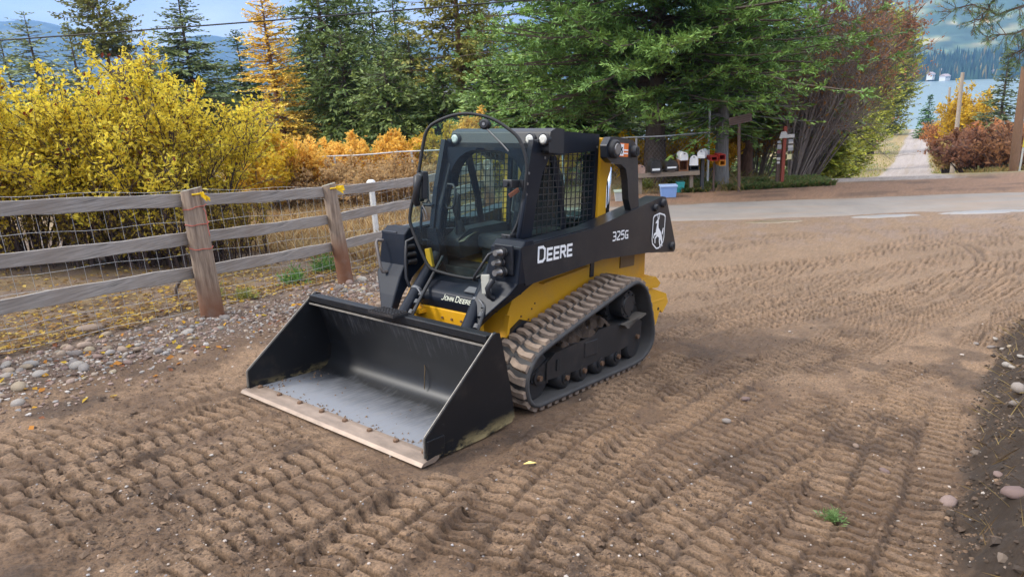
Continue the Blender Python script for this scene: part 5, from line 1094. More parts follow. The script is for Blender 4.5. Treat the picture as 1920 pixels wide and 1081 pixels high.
LENS = plain('lamp lens', (0.60, 0.58, 0.52), 0.18, 0.0, var=0.15, scale=60, bump=0.1)
INT = paint('dark cab interior', (0.020, 0.021, 0.023), 0.6, amount=0.2)
SEATM = plain('seat fabric', (0.030, 0.030, 0.033), 0.85, var=0.3, scale=30)
GLOVE = plain('pale leather glove', (0.42, 0.36, 0.24), 0.85, var=0.2)
def glassmat():
    t = NT('greenish cab glass'); g = t.n('ShaderNodeBsdfGlossy'); g.inputs['Roughness'].default_value = 0.02; tr = t.n('ShaderNodeBsdfTransparent'); tr.inputs['Color'].default_value = (0.66, 0.84, 0.82, 1)
    f = t.n('ShaderNodeFresnel'); f.inputs['IOR'].default_value = 1.5; mx = t.n('ShaderNodeMixShader'); t.l(t.math('MULTIPLY', f.outputs[0], 0.6), mx.inputs[0]); t.l(tr.outputs[0], mx.inputs[1]); t.l(g.outputs[0], mx.inputs[2])
    d = t.n('ShaderNodeBsdfDiffuse'); d.inputs['Color'].default_value = (0.35, 0.33, 0.29, 1); nz_ = t.noise(t.coord(), 9, 8, 0.75); m2 = t.n('ShaderNodeMixShader'); t.l(t.ramp(nz_, 0.5, 0.001, 0.80, 0.035), m2.inputs[0]); t.l(mx.outputs[0], m2.inputs[1]); t.l(d.outputs[0], m2.inputs[2])
    t.l(m2.outputs[0], t.out.inputs['Surface']); return t.m
GLASS = glassmat()
def bucketmat(name, floor):
    t = NT(name); v = t.coord(); n = t.noise(v, 3, 8, 0.7); n2 = t.noise(t.coord(scale=(2.5, 30, 6)) if not floor else t.coord(scale=(2.0, 22, 2)), 3, 6, 0.65); sx = t.n('ShaderNodeSeparateXYZ'); t.l(v, sx.inputs[0])
    black = (0.010, 0.0105, 0.012)
    if floor:
        worn = t.ramp(t.math('SUBTRACT', t.math('ADD', t.math('MULTIPLY', sx.outputs[0], 2.0), t.math('MULTIPLY', t.math('ADD', n, t.math('MULTIPLY', n2, 0.9)), 0.70)), 3.15), 0.03, 0.0, 0.85, 1.0)
        c = t.mix(worn, black, (0.25, 0.26, 0.285)); dd = t.mix(t.math('MULTIPLY', t.ramp(n2, 0.5, 0.0, 0.72, 0.55), worn), c, (0.24, 0.21, 0.17))
        m = t.bsdf(dd, 0.42, t.math('MULTIPLY', worn, 0.15), n2, 0.12, 0.002)
    else:
        low = t.ramp(t.math('ADD', sx.outputs[2], t.math('MULTIPLY', t.math('ADD', n2, n), 0.12)), 0.15, 1.0, 0.23, 0.0)
        ye = t.ramp(t.math('ADD', t.math('ADD', n2, t.math('MULTIPLY', n, 0.5)), t.math('MULTIPLY', sx.outputs[0], -0.25)), 0.30, 0.0, 0.46, 1.0)
        c = t.mix(t.math('MULTIPLY', low, ye), black, (0.30, 0.235, 0.115)); c = t.mix(t.ramp(n2, 0.66, 0.0, 0.82, 0.30), c, (0.24, 0.23, 0.22)); c = t.mix(t.ramp(n, 0.55, 0.0, 0.85, 0.25), c, (0.16, 0.12, 0.09))
        m = t.bsdf(c, 0.40, 0.0, n2, 0.10, 0.002, **{'Specular IOR Level': 0.28})
    return m
BKT = bucketmat('worn black bucket steel', False); BKTF = bucketmat('scoured bucket floor', True)
EDGEM = plain('worn cutting edge', (0.285, 0.215, 0.165), 0.5, 0.35, var=0.35, scale=5, bump=0.25, stretch=(2.5, 1, 1)); BOLT = plain('rusty bolt', (0.17, 0.10, 0.06), 0.7, 0.4, var=0.3, scale=40)
EDGB = plain('bright worn plate edge', (0.26, 0.235, 0.20), 0.5, 0.3, var=0.3, scale=20)
RUBB = plain('track rubber', (0.050, 0.047, 0.045), 0.85, var=0.25, scale=5, bump=0.3); LUGM = plain('dusty tread rubber', (0.235, 0.175, 0.13), 0.95, var=0.45, scale=9, bump=0.35); LUGD = plain('track core', (0.035, 0.033, 0.032), 0.7, var=0.3)
UNDER = paint('undercarriage black', (0.014, 0.014, 0.015), 0.5, dust=(0.11, 0.08, 0.06), amount=0.5, scale=5, bump=0.15); MUD = plain('packed mud', (0.075, 0.05, 0.034), 0.98, var=0.5, scale=9, bump=1.0, dist=0.03)

OFF = (-2.0, 0, 0)
L_ROOT = empty('track_loader', (0, 0, 0)); tag(L_ROOT, 'yellow and charcoal compact track loader with an open front door and a wide black bucket', 'loader')
mm = Matrix.Identity(4)
for i in range(3):
    for j in range(3): mm[i][j] = MACH[i][j]
wl = MACH @ np.array(OFF) + MORG
for i in range(3): mm[i][3] = wl[i]
L_ROOT.matrix_world = mm
def bd(m, name, mat, parent=None, bevel=0.0, seg=2): return m.build(name, mat, parent or L_ROOT, bevel=bevel, seg=seg, off=OFF)
def cp(o, parent=None, dy=None, mirror=False, shift=None):
    c = o.copy(); col.objects.link(c); c.parent = parent or o.parent
    if mirror: c.scale.y = -1
    if shift: c.location = Vector(c.location) + Vector(shift)
    return c

# ---- bucket
bucket_m = MB(); T_ = .965
prof = [(-.10, .030), (-.60, .035), (-.72, .04), (-.785, .07), (-.825, .13), (-.838, .22), (-.80, .36), (-.745, .50), (-.70, .615)]
prof_o = [(p[0] - .016, p[1] - .014) if i > 2 else (p[0], p[1] - .018) for i, p in enumerate(prof)]
ys = np.linspace(-T_ + .004, T_ - .004, 2)
m = MB(); n = len(prof)
V = [(p[0], y, p[1]) for y in ys for p in prof]; m.add(V, [(i, i + 1, n + i + 1, n + i) for i in range(n - 1)], 0, True)
V = [(p[0], y, p[1]) for y in ys for p in prof_o]; m.add(V, [(i, n + i, n + i + 1, i + 1) for i in range(n - 1)], 1, True)
for k in (0, 1):
    y = ys[k]; m.add([(p[0], y, p[1]) for p in prof] + [(p[0], y, p[1]) for p in prof_o], [(i, n + i, n + i + 1, i + 1) for i in range(n - 1)], 1)
bucket = bd(m, 'bucket', [BKTF, BKT])
m = MB(); m.prism([(-.06, .035), (-.055, .17), (-.675, .70), (-.70, .712), (-.735, .70), (-.76, .64), (-.885, .25), (-.93, .06), (-.90, .03), (-.60, .004), (-.30, .004), (-.10, .02)], 'y', -.011, .011)
for s in (1, -1):
    q = MB(); q.v = [(p[0], p[1] + s * T_, p[2]) for p in m.v]; q.f = m.f; q.m = m.m; q.sm = m.sm; o = bd(q, 'side_plate', BKT, bucket, .003)
    e = MB(); e.bar((-.052, s * T_, .172), (-.678, s * T_, .703), .020, .006, (0, 1, 0)); e.bar((-.057, s * T_, .045), (-.052, s * T_, .172), .022, .006, (0, 1, 0)); bd(e, 'worn_edge', EDGB, bucket)
    e = MB(); e.box((-.13, s * (T_ + .016), .085), (.15, .014, .135)); bd(e, 'wear_plate', BKT, bucket, .003)
m = MB(); m.box((-.668, 0, .692), (.085, 2 * T_ - .024, .014)); m.box((-.628, 0, .672), (.012, 2 * T_ - .024, .05)); m.box((-.69, 0, .640), (.02, 2 * T_ - .024, .09)); bd(m, 'top_rail', BKT, bucket, .004)
m = MB(); m.box((-.622, 0, .628), (.010, 2 * T_ - .024, .012)); bd(m, 'rail_lip', EDGB, bucket)
m = MB(); m.prism([(.0, .006), (-.02, .026), (-.115, .040), (-.155, .040), (-.155, .020), (-.12, .002)], 'y', -.99, .99); ce = bd(m, 'cutting_edge', EDGEM, bucket, .002)
for k, y in enumerate(np.linspace(-.90, .90, 8)):
    m = MB(); m.tube([(-.118, y, .034), (-.118, y, .052), (-.118, y, .058)], [.021, .019, .010], 8, smooth=False); bd(m, 'bolt', BOLT, ce)
m = MB(); m.box((-.60, .03, .709), (.15, .27, .018))
for i in range(9):
    for j in range(5): m.box((-.66 + j * .03, -.09 + i * .03, .722), (.016, .018, .014), Matrix.Rotation(.6, 3, 'Z'))
bd(m, 'step_pad', BLKP, bucket)
m = MB()
for y0, x0, x1, z in ((-.10, -.55, -.38, .10), (-.12, -.56, -.40, .12)): m.tube([(-.79, .22, .12), (-.80, .21, .2), (-.815, .20, .27), (-.825, .18, .32)], .004, 5)
bd(m, 'dried_mud_streak', plain('dried mud', (.28, .20, .11), .95), bucket)

m = MB(); rr_ = random.Random(9)
for q in range(150):
    x = -.155 - abs(rr_.gauss(0, .05)) if q < 80 else rr_.uniform(-.78, -.2); y = rr_.uniform(-.93, .93) if q < 110 else rr_.choice((-1, 1)) * rr_.uniform(.80, .94); s_ = rr_.uniform(.004, .012) * (1.4 if q > 110 else 1); z = .034 + s_ * .3
    m.add([(x - s_, y - s_ * .8, z - s_ * .5), (x + s_, y - s_ * rr_.random(), z - s_ * .5), (x + s_ * rr_.random(), y + s_, z - s_ * .5), (x, y, z + s_ * .7)], [(0, 1, 3), (1, 2, 3), (2, 0, 3)])
o = bd(m, 'loose_soil', plain('bucket soil', (.16, .105, .065), .95), bucket); o['kind'] = 'stuff'
# ---- tracks
C_TR = [(-1.30, .026), (-2.0, .024), (-2.74, .026), (-2.98, .07), (-3.105, .17), (-3.115, .31), (-3.03, .53), (-2.925, .70), (-2.80, .79), (-2.63, .815), (-2.2, .715), (-1.85, .63), (-1.30, .485), (-1.16, .41), (-1.09, .31), (-1.085, .20), (-1.13, .095), (-1.21, .04)]
def closed_curve(pts, n):
    pts = np.array(pts); out = []; N = len(pts)
    for i in range(N):
        p0, p1, p2, p3 = pts[i - 1], pts[i], pts[(i + 1) % N], pts[(i + 2) % N]
        for t_ in np.linspace(0, 1, 12, endpoint=False): out.append(.5 * (2 * p1 + (-p0 + p2) * t_ + (2 * p0 - 5 * p1 + 4 * p2 - p3) * t_ ** 2 + (-p0 + 3 * p1 - 3 * p2 + p3) * t_ ** 3))
    out = np.array(out); cl = np.vstack([out, out[:1]]); L = np.concatenate([[0], np.cumsum(np.hypot(*np.diff(cl, axis=0).T))]); s = np.linspace(0, L[-1], n, endpoint=False)
    return np.stack([np.interp(s, L, cl[:, 0]), np.interp(s, L, cl[:, 1])], 1), L[-1]
NL = 50; cv, Ltr = closed_curve(C_TR, NL * 2)
tg = np.roll(cv, -1, 0) - np.roll(cv, 1, 0); tg /= np.linalg.norm(tg, axis=1)[:, None]; nn = np.stack([tg[:, 1], -tg[:, 0]], 1)
if (nn[5] @ (cv[5] - np.array([-2.1, .4]))) < 0: nn = -nn
def build_track(s):
    yi, yo = (.60, .965); N = len(cv); m = MB(); rings = []
    for i in range(N):
        o_ = cv[i]; a = o_ - nn[i] * .030
        rings.append([(a[0], s * yi, a[1]), (o_[0], s * yi, o_[1]), (o_[0] + nn[i][0] * .004, s * (yi + yo) / 2, o_[1] + nn[i][1] * .004), (o_[0], s * (yo - .02), o_[1]), (o_[0] - nn[i][0] * .008, s * yo, o_[1] - nn[i][1] * .008), (a[0], s * yo, a[1]), (a[0], s * (yo - .03), a[1]), (a[0] - nn[i][0] * .004, s * (yi + yo) / 2, a[1] - nn[i][1] * .004)])
    rings.append(rings[0]); m.loft(rings, 0, False, True); belt = bd(m, 'track', RUBB)
    # bars: two staggered rows of wavy lugs, and a row of dark drive openings between them
    SL = .042
    def lug(i, y0, y1, wave):
        L_ = []; k = 5
        c = cv[i % N]; t_ = tg[i % N]; n_ = nn[i % N]; m = MB(); rings = []
        for q in range(k + 1):
            f = q / k; y = y0 + (y1 - y0) * f; sh = wave * math.sin(f * math.pi * 1.5 - .4) * .010 + SL * (f - .5); w0 = .030 + .004 * math.sin(f * 9); h = .028
            def pt(u, e): return (c[0] + t_[0] * (u + sh) + n_[0] * e, s * y, c[1] + t_[1] * (u + sh) + n_[1] * e)
            rings.append([pt(-w0, -.004), pt(w0, -.004), pt(w0 * .72, h), pt(-w0 * .72, h)])
        m.loft(rings); return bd(m, 'tread_block', LUGM, belt)
    for j in range(NL):
        lug(2 * j, .790, .948, 1); lug(2 * j + 1, .612, .765, -1)
    for j in range(NL):
        i = 2 * j + 1; c = cv[i % N]; t_ = tg[i % N]; n_ = nn[i % N]; m = MB(); y = .765
        P_ = [(c[0] + t_[0] * u + n_[0] * e, s * (y + w_), c[1] + t_[1] * u + n_[1] * e) for e in (.001, .009) for u, w_ in ((-.022, -.02), (.022, -.02), (.022, .02), (-.022, .02))]
        m.add(P_, [(3, 2, 1, 0), (4, 5, 6, 7), (0, 1, 5, 4), (1, 2, 6, 5), (2, 3, 7, 6), (3, 0, 4, 7)]); bd(m, 'drive_opening', LUGD, belt)
    # undercarriage inside the belt
    f = MB(); f.prism([(-1.42, .19), (-1.42, .33), (-1.52, .385), (-2.10, .42), (-2.16, .455), (-2.85, .455), (-2.95, .40), (-2.95, .24), (-2.6, .20), (-2.3, .19), (-1.9, .17)], 'y', s * .66, s * .90) if s > 0 else f.prism([(-1.42, .19), (-1.42, .33), (-1.52, .385), (-2.10, .42), (-2.16, .455), (-2.85, .455), (-2.95, .40), (-2.95, .24), (-2.6, .20), (-2.3, .19), (-1.9, .17)], 'y', s * .90, s * .66)
    fr = bd(f, 'track_frame', UNDER, None, .012)
    f = MB(); f.prism([(-1.24, .21), (-1.24, .27), (-1.36, .31), (-1.46, .36), (-1.46, .16), (-1.34, .17)], 'y', min(s * .80, s * .885), max(s * .80, s * .885)); bd(f, 'idler_yoke', UNDER, fr, .006)
    f = MB(); f.box((-1.56, s * .905, .285), (.035, .012, .09)); bd(f, 'slot', DKIN, fr); f = MB(); f.box((-2.05, s * .903, .32), (.20, .012, .13)); bd(f, 'access_cover', UNDER, fr, .01)
    f = MB(); f.prism([(-2.52, .44), (-2.58, .40), (-2.62, .40), (-2.60, .425), (-2.80, .475), (-2.92, .49), (-2.92, .475), (-2.82, .455)], 'y', min(s * .70, s * .955), max(s * .70, s * .955)); bd(f, 'mud_flap', paint('dusty flap', (.10, .085, .07), .8, amount=.7), fr)
    f = MB(); f.tube([(-1.315, s * .68, .235), (-1.315, s * .69, .235), (-1.315, s * .86, .235), (-1.315, s * .87, .235)], [.17, .185, .185, .165], 28, smooth=True); f.cyl((-1.315, s * .86, .235), (-1.315, s * .90, .235), .055, 16); idl = bd(f, 'idler_wheel', UNDER, None, .004)
    f = MB(); f.cyl((-1.315, s * .90, .235), (-1.315, s * .925, .235), .022, 8); bd(f, 'bolt', BOLT, idl)
    for x in (-1.69, -1.95, -2.23, -2.52):
        f = MB(); f.tube([(x, s * .68, .145), (x, s * .70, .145), (x, s * .88, .145), (x, s * .895, .145)], [.085, .098, .098, .07], 20); f.cyl((x, s * .89, .15), (x, s * .905, .15), .05, 14); ro = bd(f, 'roller', UNDER)
        f = MB(); f.cyl((x, s * .90, .15), (x, s * .925, .15), .022, 8); bd(f, 'bolt', BOLT, ro)
    f = MB(); f.tube([(-2.84, s * .68, .20), (-2.84, s * .70, .20), (-2.84, s * .87, .20), (-2.84, s * .885, .20)], [.13, .145, .145, .12], 24); ri = bd(f, 'rear_idler', UNDER); f = MB(); f.cyl((-2.86, s * .90, .27), (-2.86, s * .925, .27), .022, 8); bd(f, 'bolt', BOLT, ri)
    f = MB(); f.tube([(-2.66, s * .60, .60), (-2.66, s * .86, .60), (-2.66, s * .90, .60)], [.135, .135, .125], 28); f.tube([(-2.66, s * .895, .60), (-2.66, s * .912, .60)], [.095, .085], 24); dm = bd(f, 'drive_motor', UNDER, None, .006)
    f = MB()
    for k in range(18):
        a = k * math.pi / 9; f.box((-2.66 + .185 * math.cos(a), s * .76, .60 + .185 * math.sin(a)), (.05, .05, .035), Matrix.Rotation(-a, 3, 'Y'))
    f.tube([(-2.66, s * .74, .60), (-2.66, s * .78, .60)], [.185, .185], 30); bd(f, 'sprocket', UNDER, dm)
    f = MB()
    for k in range(8):
        a = k * math.pi / 4; f.cyl((-2.66 + .108 * math.cos(a), s * .90, .60 + .108 * math.sin(a)), (-2.66 + .108 * math.cos(a), s * .912, .60 + .108 * math.sin(a)), .011, 6)
    bd(f, 'bolt_circle', UNDER, dm)
    f = MB(); f.tube([(-2.87, s * .72, .47), (-2.87, s * .85, .47)], [.085, .085], 20); bd(f, 'hose_guard', UNDER, fr)
    # mud packed on top of the frame
    rr_ = np.random.default_rng(3); gx = np.linspace(-2.50, -1.50, 22); gy = np.linspace(.60, .90, 8); V = []; F = []
    for i, x in enumerate(gx):
        for j, y in enumerate(gy):
            b_ = np.interp(x, [-2.5, -2.3, -2.0, -1.75, -1.5], [.47, .56, .50, .44, .38]); V.append((x, s * y, b_ - .07 * (j / 7) ** 2 + .05 * (float(vnoise(x * 14, y * 14, 3)) - .5) + .02 * rr_.normal()))
    for i in range(21):
        for j in range(7): q = i * 8 + j; F.append((q, q + 1, q + 9, q + 8))
    f = MB(); f.add(V, F); bd(f, 'packed_mud', MUD, fr)
    return belt
build_track(1); build_track(-1)

# ---- body between the tracks
m = MB()
for s in (1,):
    pass
m.prism([(-1.32, .30), (-1.27, .42), (-1.32, .62), (-1.47, .90), (-2.0, .98), (-3.60, 1.02), (-3.62, .70), (-3.40, .62), (-3.2, .40), (-2.6, .25), (-1.5, .24)], 'y', -.56, .56)
hull = bd(m, 'hull', YELD, None, .012)
m = MB(); m.bar((-1.285, .575, .40), (-1.335, .575, .66), .03, .05, (0, 1, 0)); bd(m, 'hull_edge_strip', YELD, hull)
m = MB(); m.prism([(-1.24, .47), (-1.50, .60), (-1.62, .565), (-1.36, .44)], 'y', .56, .60); bd(m, 'track_shield', BLKP, hull)
m = MB(); m.bar((-1.75, .565, .86), (-2.45, .565, .93), .012, .10, (0, 1, 0)); bd(m, 'side_rib', YELD, hull, .006)
m = MB(); m.box((-2.56, .565, .90), (.06, .012, .16)); bd(m, 'side_grille', BLKP, hull); m = MB(); m.box((-3.22, .565, .92), (.28, .012, .15)); bd(m, 'side_decal', paint('brown decal', (.16, .09, .03), .5), hull)
for x, z in ((-1.52, .62), (-1.66, .66), (-1.70, .70), (-1.62, .58)):
    m = MB(); m.cyl((x, .555, z), (x, .566, z), .008, 8); bd(m, 'bolt', BOLT, hull)
# rear bumper and hitch castings
m = MB(); m.prism([(-3.35, .62), (-3.66, .60), (-3.72, .64), (-3.60, .72), (-3.35, .70)], 'y', -.70, .70); bd(m, 'rear_bumper', YELD, hull, .008)
for y in (.44, .66):
    m = MB(); m.prism([(-3.36, .66), (-3.92, .50), (-3.98, .40), (-3.86, .30), (-3.80, .34), (-3.72, .20), (-3.40, .02), (-3.34, .2)], 'y', y - .018, y + .018); bd(m, 'tow_bracket', YEL, hull, .005)
m = MB(); m.box((-3.72, .55, .445), (.34, .26, .03)); bd(m, 'bracket_plate', YEL, hull, .005); m = MB(); m.box((-3.66, .55, .464), (.10, .07, .012)); bd(m, 'bracket_slot', DKIN, hull)
m = MB(); m.bar((-3.50, .60, .52), (-3.60, .60, .72), .05, .03); bd(m, 'bumper_gusset', YEL, hull)
m = MB(); m.tube([(-3.52, .52, .72), (-3.52, .52, .83)], .018, 8); m.box((-3.52, .52, .74), (.06, .06, .05)); bd(m, 'tie_down', BLKP, hull)
for x, y_, z in ((-3.75, .68, .36), (-3.55, .68, .30), (-3.62, .68, .20)):
    m = MB(); m.cyl((x, .675, z), (x, .683, z), .016, 10); bd(m, 'pin_hole', DKIN, hull)
# engine hood behind the cab
m = MB(); m.prism([(-2.78, 1.02), (-2.78, 1.33), (-3.05, 1.36), (-3.50, 1.24), (-3.62, 1.02)], 'y', -.48, .50); hood = bd(m, 'engine_hood', CHAR, None, .03)
m = MB()
for k in range(5): m.box((-3.12 - .07 * k, .505, 1.25 - .02 * k), (.035, .012, .08))
bd(m, 'hood_vent', DKIN, hood)
m = MB(); m.tube([(-3.02, .40, 1.2), (-3.02, .40, 1.60), (-3.03, .39, 1.66), (-3.08, .36, 1.74), (-3.12, .34, 1.78)], [.045, .045, .052, .052, .050], 14); bd(m, 'exhaust_pipe', CHROME)
m = MB(); m.tube([(-3.125, .335, 1.785), (-3.128, .334, 1.789)], [.042, .042], 14); bd(m, 'exhaust_mouth', DKIN)

# ---- rear towers and links
for s in (1, -1):
    y0, y1 = (.49, .59) if s > 0 else (-.50, -.40)
    m = MB(); m.prism([(-2.56, 1.0), (-2.57, 1.55), (-2.58, 2.05), (-2.75, 2.06), (-2.755, 1.78), (-2.70, 1.66), (-2.72, 1.0)], 'y', y0, y1); bd(m, 'rear_tower', YEL, None, .012)
LK = [(-2.36, 1.98), (-2.42, 2.05), (-2.52, 2.06), (-2.80, 2.045), (-2.89, 2.00), (-2.93, 1.88), (-2.98, 1.60), (-3.02, 1.36), (-2.92, 1.34), (-2.80, 1.52), (-2.76, 1.70), (-2.72, 1.79), (-2.62, 1.83), (-2.46, 1.84), (-2.38, 1.88)]
for s in (1, -1):
    y0, y1 = (.70, .765) if s > 0 else (-.62, -.555)
    m = MB(); m.prism(LK, 'y', y0, y1); lk = bd(m, 'rear_link', CHAR, None, .008)
    for x, z, rr_, mt in ((-2.47, 1.955, .078, RUB), (-2.83, 1.945, .052, BLKP)):
        f = MB(); f.tube([(x, y1 - .02, z), (x, y1 + .035, z), (x, y1 + .045, z)], [rr_, rr_, rr_ * .85], 22); bd(f, 'pivot_boss', mt, lk)
    f = MB(); f.tube([(-2.47, y1 + .04, 1.955), (-2.47, y1 + .052, 1.955)], [.052, .045], 20); bd(f, 'pin_cap', STEEL, lk); f = MB(); f.tube([(-2.83, y1 + .046, 1.945), (-2.83, y1 + .048, 1.945)], [.030, .030], 16); bd(f, 'pin_hole', DKIN, lk)
    if s > 0:
        f = MB(); f.box((-2.655, y1 + .003, 1.952), (.155, .004, .115)); dc = bd(f, 'warning_decal', ORNG, lk); f = MB(); f.box((-2.615, y1 + .006, 1.952), (.062, .003, .10)); bd(f, 'decal_panel', WHT, dc)
        f = MB()
        for k in range(2): f.box((-2.69, y1 + .006, 1.952 - .028 * k), (.075, .003, .012))
        bd(f, 'decal_line', WHT, dc); f = MB(); f.tube([(-2.615, y1 + .009, 1.975), (-2.605, y1 + .009, 1.955), (-2.62, y1 + .009, 1.935), (-2.608, y1 + .009, 1.92)], .006, 5); bd(f, 'decal_pictogram', DKIN, dc)

# ---- lift arms
ARM = [(-1.20, 1.215), (-2.17, 1.295), (-2.34, 1.325), (-3.46, 1.535), (-3.53, 1.53), (-3.60, 1.44), (-3.83, 1.05), (-3.84, .99), (-3.80, .965), (-3.22, 1.005), (-2.37, 1.02), (-1.27, .925)]
def lift_arm(s):
    a0, a1 = (.60, .78) if s > 0 else (-.72, -.54)
    yo = a1 if s > 0 else a0
    m = MB(); m.prism(ARM, 'y', a0, a1); arm = bd(m, 'lift_arm', CHAR, None, .010)
    # drop leg carrying the coupler, narrowing inwards toward the ground
    k = 1 if s > 0 else -1; sh = 0 if s > 0 else .06
    secs = [(1.255, .50, .775, -1.255, -1.36), (1.20, .495, .779, -1.20, -1.40), (.95, .47, .779, -1.175, -1.42), (.86, .455, .74, -1.11, -1.28), (.72, .43, .62, -1.03, -1.13), (.60, .41, .535, -.97, -1.05), (.48, .40, .50, -.93, -1.00)]
    rings = [[(xf, k * y0 + sh, z), (xf, k * y1 + sh, z), (xb, k * y1 + sh, z), (xb, k * y0 + sh, z)] for z, y0, y1, xf, xb in secs]
    if k < 0: rings = [r_[::-1] for r_ in rings]
    m = MB(); m.loft(rings[::-1]); leg = bd(m, 'drop_leg', NAVY, arm, .012)
    for x, z, rr_ in ((-3.31, 1.43, .035), (-3.47, 1.47, .042), (-3.74, 1.03, .042)):
        f = MB(); f.tube([(x, yo - k * .01, z), (x, yo + k * .022, z), (x, yo + k * .028, z)], [rr_, rr_, rr_ * .8], 18); bo = bd(f, 'pivot_boss', BLKP, arm); f = MB(); f.tube([(x, yo + k * .029, z), (x, yo + k * .031, z)], [rr_ * .5, rr_ * .5], 14); bd(f, 'pin_hole', DKIN, bo)
    f = MB(); f.prism([(-3.62, 1.20), (-3.70, 1.30), (-3.78, 1.26), (-3.80, 1.15), (-3.72, 1.10)], 'y', a0 + .05, a1 - .05); bd(f, 'tail_lamp_guard', BLKP, arm, .01)
    f = MB(); f.bar((-1.24, yo - k * .09, 1.223), (-2.16, yo - k * .09, 1.300), .14, .008); bd(f, 'top_plate', CHAR, arm)
    return arm, leg
ARM_L, LEG_L = lift_arm(1); ARM_R, LEG_R = lift_arm(-1)
# cross tube between the arms
m = MB(); m.tube([(-1.10, -.40, .38), (-1.10, .42, .38)], .06, 14); bd(m, 'cross_tube', CHARD)
# hydraulic couplers on the left arm
m = MB(); m.box((-1.165, .655, 1.12), (.02, .17, .22), Matrix.Rotation(.06, 3, 'Y')); pan = bd(m, 'coupler_plate', CHAR, LEG_L, .006)
for y, z, r_ in ((.66, 1.175, .034), (.645, 1.10, .028), (.66, 1.03, .036)):
    f = MB(); f.tube([(-1.16, y, z), (-1.12, y, z), (-1.118, y, z), (-1.075, y, z), (-1.05, y, z)], [r_, r_, r_ * .7, r_ * .7, r_ * .62], 16); bd(f, 'coupler', STEEL, LEG_L)
    f = MB(); f.tube([(-1.135, y, z), (-1.115, y, z)], [r_ * 1.18, r_ * 1.18], 16); bd(f, 'coupler_collar', BLKP, LEG_L)
m = MB(); m.tube([(-1.09, .615, .97), (-1.05, .60, .91), (-1.07, .60, .85), (-1.10, .62, .83)], .022, 10); bd(m, 'hose_end', BLKP, LEG_L)
m = MB(); m.box((-1.085, .555, .93), (.02, .085, .15), Matrix.Rotation(.12, 3, 'X')); bd(m, 'white_tag', paint('dirty white tag', (.36, .35, .30), .8, amount=.4), LEG_L, .01)
m = MB(); m.tube([(-1.165, .60, 1.16), (-1.11, .585, 1.165), (-1.10, .56, 1.15), (-1.055, .47, .985), (-1.06, .455, .955), (-1.10, .455, .945)], .012, 8); bd(m, 'grab_handle', BLKP, LEG_L)
m = MB(); m.tube([(-1.17, -.665, 1.135), (-1.11, -.675, 1.14), (-1.095, -.665, 1.12), (-1.08, -.60, .93), (-1.085, -.575, .885), (-1.15, -.565, .88)], .013, 8); bd(m, 'grab_handle', paint('scuffed handle', (.12, .10, .09), .5, amount=.5), LEG_R)
m = MB()
for y, z in ((-.40, 1.10), (-.385, 1.04), (-.375, .98)): m.tube([(-1.27, y, z), (-1.20, y, z), (-1.18, y, z)], [.025, .022, .017], 10)
bd(m, 'case_drain_coupler', BLKP, LEG_R)
m = MB(); m.tube([(-1.24, -.36, 1.18), (-1.19, -.40, 1.15), (-1.17, -.39, 1.0), (-1.14, -.35, .86), (-1.16, -.33, .78)], .014, 8); bd(m, 'hose', BLKP, LEG_R)

# ---- tilt cylinders and coupler
for y, y2 in ((-.215, -.15), (.41, .535)):
    a = Vector((-1.42, y - .06, 1.03)); b = Vector((-1.10, (y + y2) / 2, .76)); c = Vector((-.86, y2, .55))
    m = MB(); m.tube([a, c], .050, 18); cy_ = bd(m, 'tilt_cylinder', NAVY)
    m = MB(); m.tube([a + (c - a) * .52, a + (c - a) * .55], .0535, 18); bd(m, 'gland', DSTEEL, cy_)
    m = MB(); m.tube([a + Vector((.03, .10, 0)), b + Vector((.03, .095, .01)), c + Vector((-.03, .095, .03))], .015, 8); bd(m, 'hose', BLKP, cy_)
    m = MB()
    for f_ in (.55, .66, .80): p_ = a + (c - a) * f_ + Vector((.03, .098, .01)); m.tube([p_, p_ + (c - a) * .05], .020, 10)
    bd(m, 'hose_fitting', paint('dull fitting', (.10, .10, .10), .4, .6), cy_)
    m = MB(); m.tube([b + Vector((.03, .03, .05)), b + Vector((.05, .07, .04)), b + Vector((.045, .10, .0))], .007, 6); bd(m, 'pipe_clamp', DSTEEL, cy_)
m = MB(); m.prism([(-.90, .16), (-.955, .17), (-.86, .60), (-.80, .60)], 'y', -.50, .56); cpl = bd(m, 'bucket_coupler', CHARD, None, .006)
m = MB(); m.box((-1.0, .12, .505), (.14, .46, .05)); 
for i in range(9):
    for j in range(2): m.box((-1.035 + .07 * j, -.09 + i * .052, .54), (.05, .032, .03))
bd(m, 'cleated_step', LUGM, cpl)
# ---- front of the body: yellow crossmember, charcoal footwell cover with lettering
m = MB(); m.prism([(-1.16, .50), (-1.14, .66), (-1.22, .67), (-1.24, .50)], 'y', -.33, .42); fx = bd(m, 'front_crossmember', YEL, None, .008)
for y in (.06, .16, .26): m = MB(); m.cyl((-1.148, y, .59), (-1.140, y, .59), .010, 8); bd(m, 'bolt', BOLT, fx)
m = MB(); m.box((-1.12, -.20, .615), (.10, .16, .03)); bd(m, 'step_bracket', YEL, fx, .004)
rings = []
for y0, y1, x, z in ((-.30, .46, -1.15, .665), (-.30, .46, -1.125, .73), (-.29, .46, -1.15, .80), (-.27, .45, -1.27, .855), (-.26, .44, -1.40, .88)): rings.append([(x, y0, z), (x, y1, z), (x - .25, y1, z), (x - .25, y0, z)])
m = MB(); m.loft(rings); cover = bd(m, 'footwell_cover', NAVY, None, .02, 3)
m = MB(); m.box((-1.205, .36, .838), (.07, .20, .010), Matrix.Rotation(.45, 3, 'Y')); bd(m, 'scuffed_step', DSTEEL, cover)

